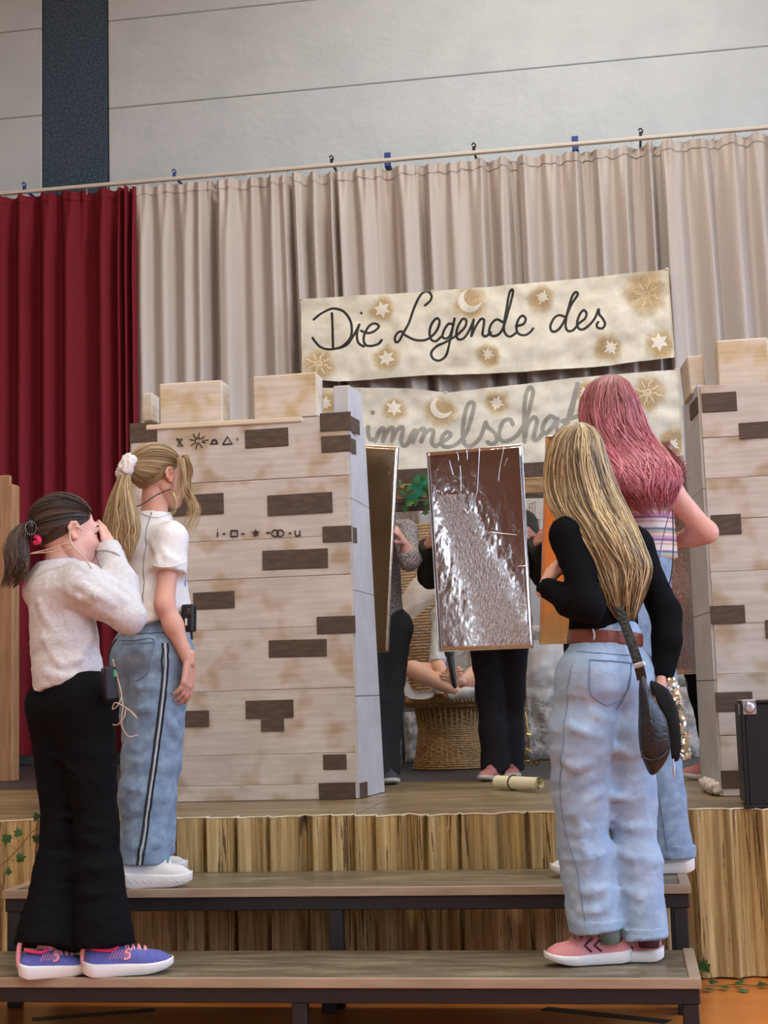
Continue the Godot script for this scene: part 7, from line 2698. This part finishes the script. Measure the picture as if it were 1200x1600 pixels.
# ---- those who hold the foil panels
func holder(label: String, px: float, z: float, fwd: Vector3, h: float, hands: Array, top: Material, trousers: Material, shoe_m: Material, hair_c: Color, feet: Array, seed_no: int, skin: Color, sleeve_bare := 0.0) -> void:
	var R := fwd.cross(Vector3.UP)
	var foot := (feet[0][0] + feet[1][0]) * 0.5 as Vector3
	foot.y = STAGE
	var hip: float = STAGE + h * 0.5
	var c := Vector3(at(px, 900, z).x, 0, z)
	var J := {"fwd": fwd, "pelvis": c + Vector3(0, hip, 0), "chest": c + Vector3(0, STAGE + h * 0.69, 0), "neck": c + Vector3(0, STAGE + h * 0.83, 0), "head": c + Vector3(0, STAGE + h * 0.915, 0) + fwd * 0.01}
	J.shL = J.neck - R * 0.135 * h / 1.45 + Vector3(0, -0.03, 0)
	J.shR = J.neck + R * 0.135 * h / 1.45 + Vector3(0, -0.03, 0)
	J.wrL = hands[0][0]
	J.wrR = hands[1][0]
	J.elL = hands[0][1]
	J.elR = hands[1][1]
	J.hipL = J.pelvis - R * 0.065
	J.hipR = J.pelvis + R * 0.065
	for e in 2:
		var n := "L" if e == 0 else "R"
		var an: Vector3 = feet[e][0].lerp(feet[e][1], 0.22)
		J["an" + n] = Vector3(an.x, STAGE + 0.075, an.z)
		J["kn" + n] = (J["hip" + n] as Vector3).lerp(J["an" + n], 0.52) + fwd * 0.015
	var t := thing("person", label, "person", Vector3(foot.x, STAGE, foot.z), "children holding foil panels")
	var b := body_mesh(t, J, skin, h / 1.45, 0.016)
	head_mesh(b, J.head, fwd, Vector3.UP, 0.95 * h / 1.45, skin, 0.007)
	for e in 2:
		var q: Array = hands[e]
		hand_mesh(b, q[0], q[2], q[3], q[4], 0.88, q[5], skin, Vector3(0.5, 0.7, 0.7), 0.05)
	part(t, "body", b, M.skin)
	face_parts(t, J.head, fwd, Vector3.UP, 0.95 * h / 1.45, M.brow_dark)
	var p := Solid.new()
	p.k = 0.025
	fold(340 + seed_no, 0.004, Vector3(6, 14, 6), p)
	p.cap(J.hipL, J.hipR, 0.09, 0.09, 0.95, fwd)
	p.cap(J.pelvis, J.pelvis + Vector3(0, 0.1, 0), 0.1, 0.09, 0.85, fwd)
	for n in ["L", "R"]:
		p.chain([J["hip" + n], J["kn" + n], (J["kn" + n] as Vector3).lerp(J["an" + n], 0.5), J["an" + n] + Vector3(0, -0.035, 0)], [0.085, 0.062, 0.058, 0.066], 1.0, Vector3.ZERO, 1)
	b = MB.new()
	p.mesh(b, 0.011)
	part(t, "trousers", b, trousers)
	p = Solid.new()
	p.k = 0.03
	fold(350 + seed_no, 0.005, Vector3(8, 10, 8), p)
	p.cap(J.chest, J.pelvis + Vector3(0, 0.03, 0), 0.105, 0.11, 0.8, fwd, 1)
	p.cap(J.shL, J.shR, 0.055, 0.055)
	p.cap(J.chest, J.neck, 0.085, 0.055, 1.0, Vector3.ZERO, 1)
	for n in ["L", "R"]:
		var w: Vector3 = (J["el" + n] as Vector3).lerp(J["wr" + n], 1.0 - sleeve_bare)
		p.chain([J["sh" + n], J["el" + n], w], [0.056, 0.052, 0.042], 1.0, Vector3.ZERO, 1)
	b = MB.new()
	p.mesh(b, 0.0105)
	part(t, "pullover", b, top)
	b = MB.new()
	var tint := func(x: float, f: float, sh: float) -> Color: return hair_c.lerp(hair_c * 1.7, sh * 0.8)
	combed_hair(b, J.head, fwd, Vector3.UP, 0.96 * h / 1.45, J.head - fwd * 0.1 + Vector3(0, 0.02, 0), 220, tint, 60 + seed_no)
	part(t, "hair", b, M.hair)
	for e in 2:
		shoe(t, feet[e][0], feet[e][1], shoe_m, M.white_rubber, shoe_m, "", 0.026)

func foot(px: float, py: float, way: Vector3, length := 0.23) -> Array:
	# a foot whose toe touches the stage at that place of the frame
	var toe := on(px, py, STAGE)
	return [toe - way.normalized() * length, toe]

func panel_holders() -> void:
	var grip := [[.35, .9, .6], [.35, .9, .6], [.35, .9, .6], [.35, .9, .6]]
	var toward := Vector3(0.1, 0, 1).normalized()
	# grey speckled pullover, half behind the left tower
	var w1 := at(630, 846, -6.5)
	holder("person in speckled grey pullover and dark trousers beside the left tower", 590, -6.72, Vector3(0.25, 0, 0.97), 1.42,
		[[w1, at(640, 872, -6.56), at(618, 826, -6.44) - w1, Vector3(-0.9, 0.1, 0.3), Vector3(0.3, 0.2, 0.9), grip],
		[at(560, 850, -6.5), at(556, 890, -6.6), Vector3(-0.2, 1, 0.2), Vector3(0.4, 0, 0.9), Vector3(-1, 0, 0), grip]],
		M.speckle, M.charcoal, M.grey_shoe, lin(70, 52, 40), [foot(612, 1227, Vector3(0.3, 0, 1)), foot(572, 1230, Vector3(-0.1, 0, 1))], 1, lin(226, 172, 156), 0.55)
	# behind the middle panel
	var l2 := at(668, 850, -6.54)
	var r2 := at(836, 842, -6.54)
	holder("person with black trousers and pink shoes behind the middle foil panel", 776, -6.86, toward, 1.46,
		[[r2, at(846, 892, -6.7), at(818, 826, -6.41) - r2, Vector3(-0.5, 0, 0.3), Vector3(0, 0.7, 0.5), grip],
		[l2, at(672, 900, -6.7), at(682, 838, -6.41) - l2, Vector3(0.5, 0, 0.3), Vector3(0, 0.7, 0.5), grip]],
		M.olive, M.plum_black, M.pink_shoe, lin(60, 44, 36), [foot(802, 1219, Vector3(0.15, 0, 1), 0.21), foot(756, 1222, Vector3(-0.25, 0, 1), 0.21)], 2, lin(206, 146, 124))
	# behind the orange panel
	var l3 := at(838, 846, -6.44)
	holder("person in dark clothes behind the orange foil panel", 925, -6.7, toward, 1.42,
		[[at(985, 850, -6.46), at(990, 900, -6.6), Vector3(-0.5, 0.8, 0.5), Vector3(-0.5, 0, 0.3), Vector3(0, 0.7, 0.5), grip],
		[l3, at(852, 900, -6.6), at(852, 828, -6.3) - l3, Vector3(0.6, 0, 0.3), Vector3(0, 0.7, 0.5), grip]],
		M.olive, M.charcoal, M.grey_shoe, lin(80, 60, 44), [foot(936, 1221, Vector3(0.2, 0, 1)), foot(902, 1221, Vector3(-0.2, 0, 1))], 3, lin(210, 152, 132))
	# behind the silver panel at the right
	holder("person with black trousers and pink trainers behind the silver foil panel", 1098, -6.56, Vector3(-0.5, 0, 0.87), 1.34,
		[[at(1132, 850, -6.38), at(1130, 900, -6.5), Vector3(-0.3, 0.8, 0.5), Vector3(-0.5, 0, 0.3), Vector3(0, 0.7, 0.5), grip],
		[at(1064, 850, -6.38), at(1070, 900, -6.5), Vector3(0.3, 0.8, 0.5), Vector3(0.5, 0, 0.3), Vector3(0, 0.7, 0.5), grip]],
		M.olive, M.black_cloth, M.pink_shoe, lin(80, 60, 44), [foot(1112, 1222, Vector3(-0.6, 0, 1)), foot(1064, 1219, Vector3(-1, 0, 0.35))], 4, lin(210, 152, 132))

# ---- child in the wicker chair
func seated_child() -> void:
	var fwd := Vector3(0.1, 0, 1).normalized()
	var R := fwd.cross(Vector3.UP)
	var skin := lin(224, 172, 144)
	var c := Vector3(-0.85, 0, -7.86)
	var sy := STAGE + 0.385
	var J := {"fwd": fwd, "pelvis": c + Vector3(0, sy + 0.1, -0.02), "chest": c + Vector3(0, sy + 0.3, 0.0), "neck": c + Vector3(0, sy + 0.46, 0.01), "head": c + Vector3(0, sy + 0.58, 0.03)}
	J.shL = J.neck - R * 0.105 + Vector3(0, -0.03, 0)
	J.shR = J.neck + R * 0.105 + Vector3(0, -0.03, 0)
	# both hands round the microphone; R is the child's right, at the picture's left
	var mic := at(704, 1046, -7.56)
	J.elR = at(684, 1036, -7.7)
	J.elL = at(748, 1045, -7.72)
	J.wrR = at(694, 1058, -7.58)
	J.wrL = at(718, 1064, -7.57)
	J.hipR = J.pelvis + R * 0.06
	J.hipL = J.pelvis - R * 0.06
	J.knR = at(644, 1046, -7.62)
	J.knL = at(778, 1052, -7.64)
	J.anR = at(712, 1080, -7.54)
	J.anL = at(700, 1086, -7.64)
	var t := thing("person", "child with bare knees and silver tunic sitting cross-legged in the wicker chair", "person", c + Vector3(0, sy, 0))
	var b := body_mesh(t, J, skin, 0.95)
	head_mesh(b, J.head, fwd, Vector3.UP, 0.9, skin)
	var grip := [[.5, 1.0, .7], [.5, 1.0, .7], [.5, 1.0, .7], [.5, 1.0, .7]]
	hand_mesh(b, J.wrR, Vector3(0.9, 0.25, 0.5), Vector3(0.3, -0.1, -1) * -1.0 + Vector3(0.6, 0, -1.6), Vector3(0, 1, 0), 0.8, grip, skin, Vector3(0.7, 0.5, 0.3), 0.03)
	hand_mesh(b, J.wrL, Vector3(-0.9, 0.25, 0.5), Vector3(-0.3, 0, -0.8), Vector3(0, 1, 0), 0.8, grip, skin, Vector3(0.7, 0.5, 0.3), 0.03)
	part(t, "body", b, M.skin)
	face_parts(t, J.head, fwd, Vector3.UP, 0.9, M.brow_dark)
	var p := Solid.new()
	p.k = 0.03
	fold(361, 0.007, Vector3(16, 7, 16), p)
	p.cap(J.chest, J.pelvis + Vector3(0, -0.02, 0.03), 0.085, 0.095, 0.85, fwd)
	p.cap(J.shL, J.shR, 0.05, 0.05)
	p.cap(J.chest, J.neck, 0.08, 0.05, 1.0, Vector3.ZERO, 1)
	p.chain([J.shR, J.elR], [0.045, 0.044], 1.0, Vector3.ZERO, 1)
	p.chain([J.shL, J.elL], [0.045, 0.044], 1.0, Vector3.ZERO, 1)
	p.cuts.append([c + Vector3(0, sy + 0.02, 0), Vector3.DOWN])
	b = MB.new()
	p.mesh(b, 0.0095)
	part(t, "tunic", b, M.silver_cloth, "silver tunic")
	p = Solid.new()
	p.k = 0.02
	p.chain([J.hipL, J.hipL.lerp(J.knL, 0.62)], [0.075, 0.066], 1.0, Vector3.ZERO, 1)
	p.chain([J.hipR, J.hipR.lerp(J.knR, 0.3)], [0.075, 0.07], 1.0, Vector3.ZERO, 1)
	b = MB.new()
	p.mesh(b, 0.011)
	part(t, "shorts", b, M.lilac)
	for e in [[at(708, 1086, -7.55), at(748, 1080, -7.52)], [at(694, 1090, -7.72), at(670, 1086, -7.7)]]:
		p = Solid.new()
		p.k = 0.02
		p.chain([e[0], e[0].lerp(e[1], 0.5), e[1]], [0.026, 0.027, 0.022])
		b = MB.new()
		p.mesh(b, 0.006)
		part(t, "sock", b, M.white_cloth, "pale sock")
	b = MB.new()
	var tint := func(x: float, f: float, sh: float) -> Color: return lin(90, 66, 46).lerp(lin(140, 108, 76), sh)
	combed_hair(b, J.head, fwd, Vector3.UP, 0.9, J.head - fwd * 0.1, 220, tint, 71)
	part(t, "hair", b, M.hair)
	var k := thing("microphone", "black hand microphone held by the child in the wicker chair", "microphone", mic)
	b = MB.new()
	var m0 := at(711, 1076, -7.53)
	var m1 := at(703, 1026, -7.55)
	b.tube(PackedVector3Array([m0, m0.lerp(m1, 0.3), m1]), [0.012, 0.014, 0.018], 12)
	part(k, "handle", b, M.pack)
	b = MB.new()
	var xa := (m1 - m0).normalized()
	b.lathe([[0.018, 0.0], [0.024, 0.008], [0.026, 0.022], [0.022, 0.036], [0.012, 0.044], [0.0, 0.046]], 16, Transform3D(Basis(xa.cross(Vector3.FORWARD).normalized(), xa, xa.cross(xa.cross(Vector3.FORWARD).normalized()) * -1.0), m1))
	part(k, "head", b, M.mic_mesh)
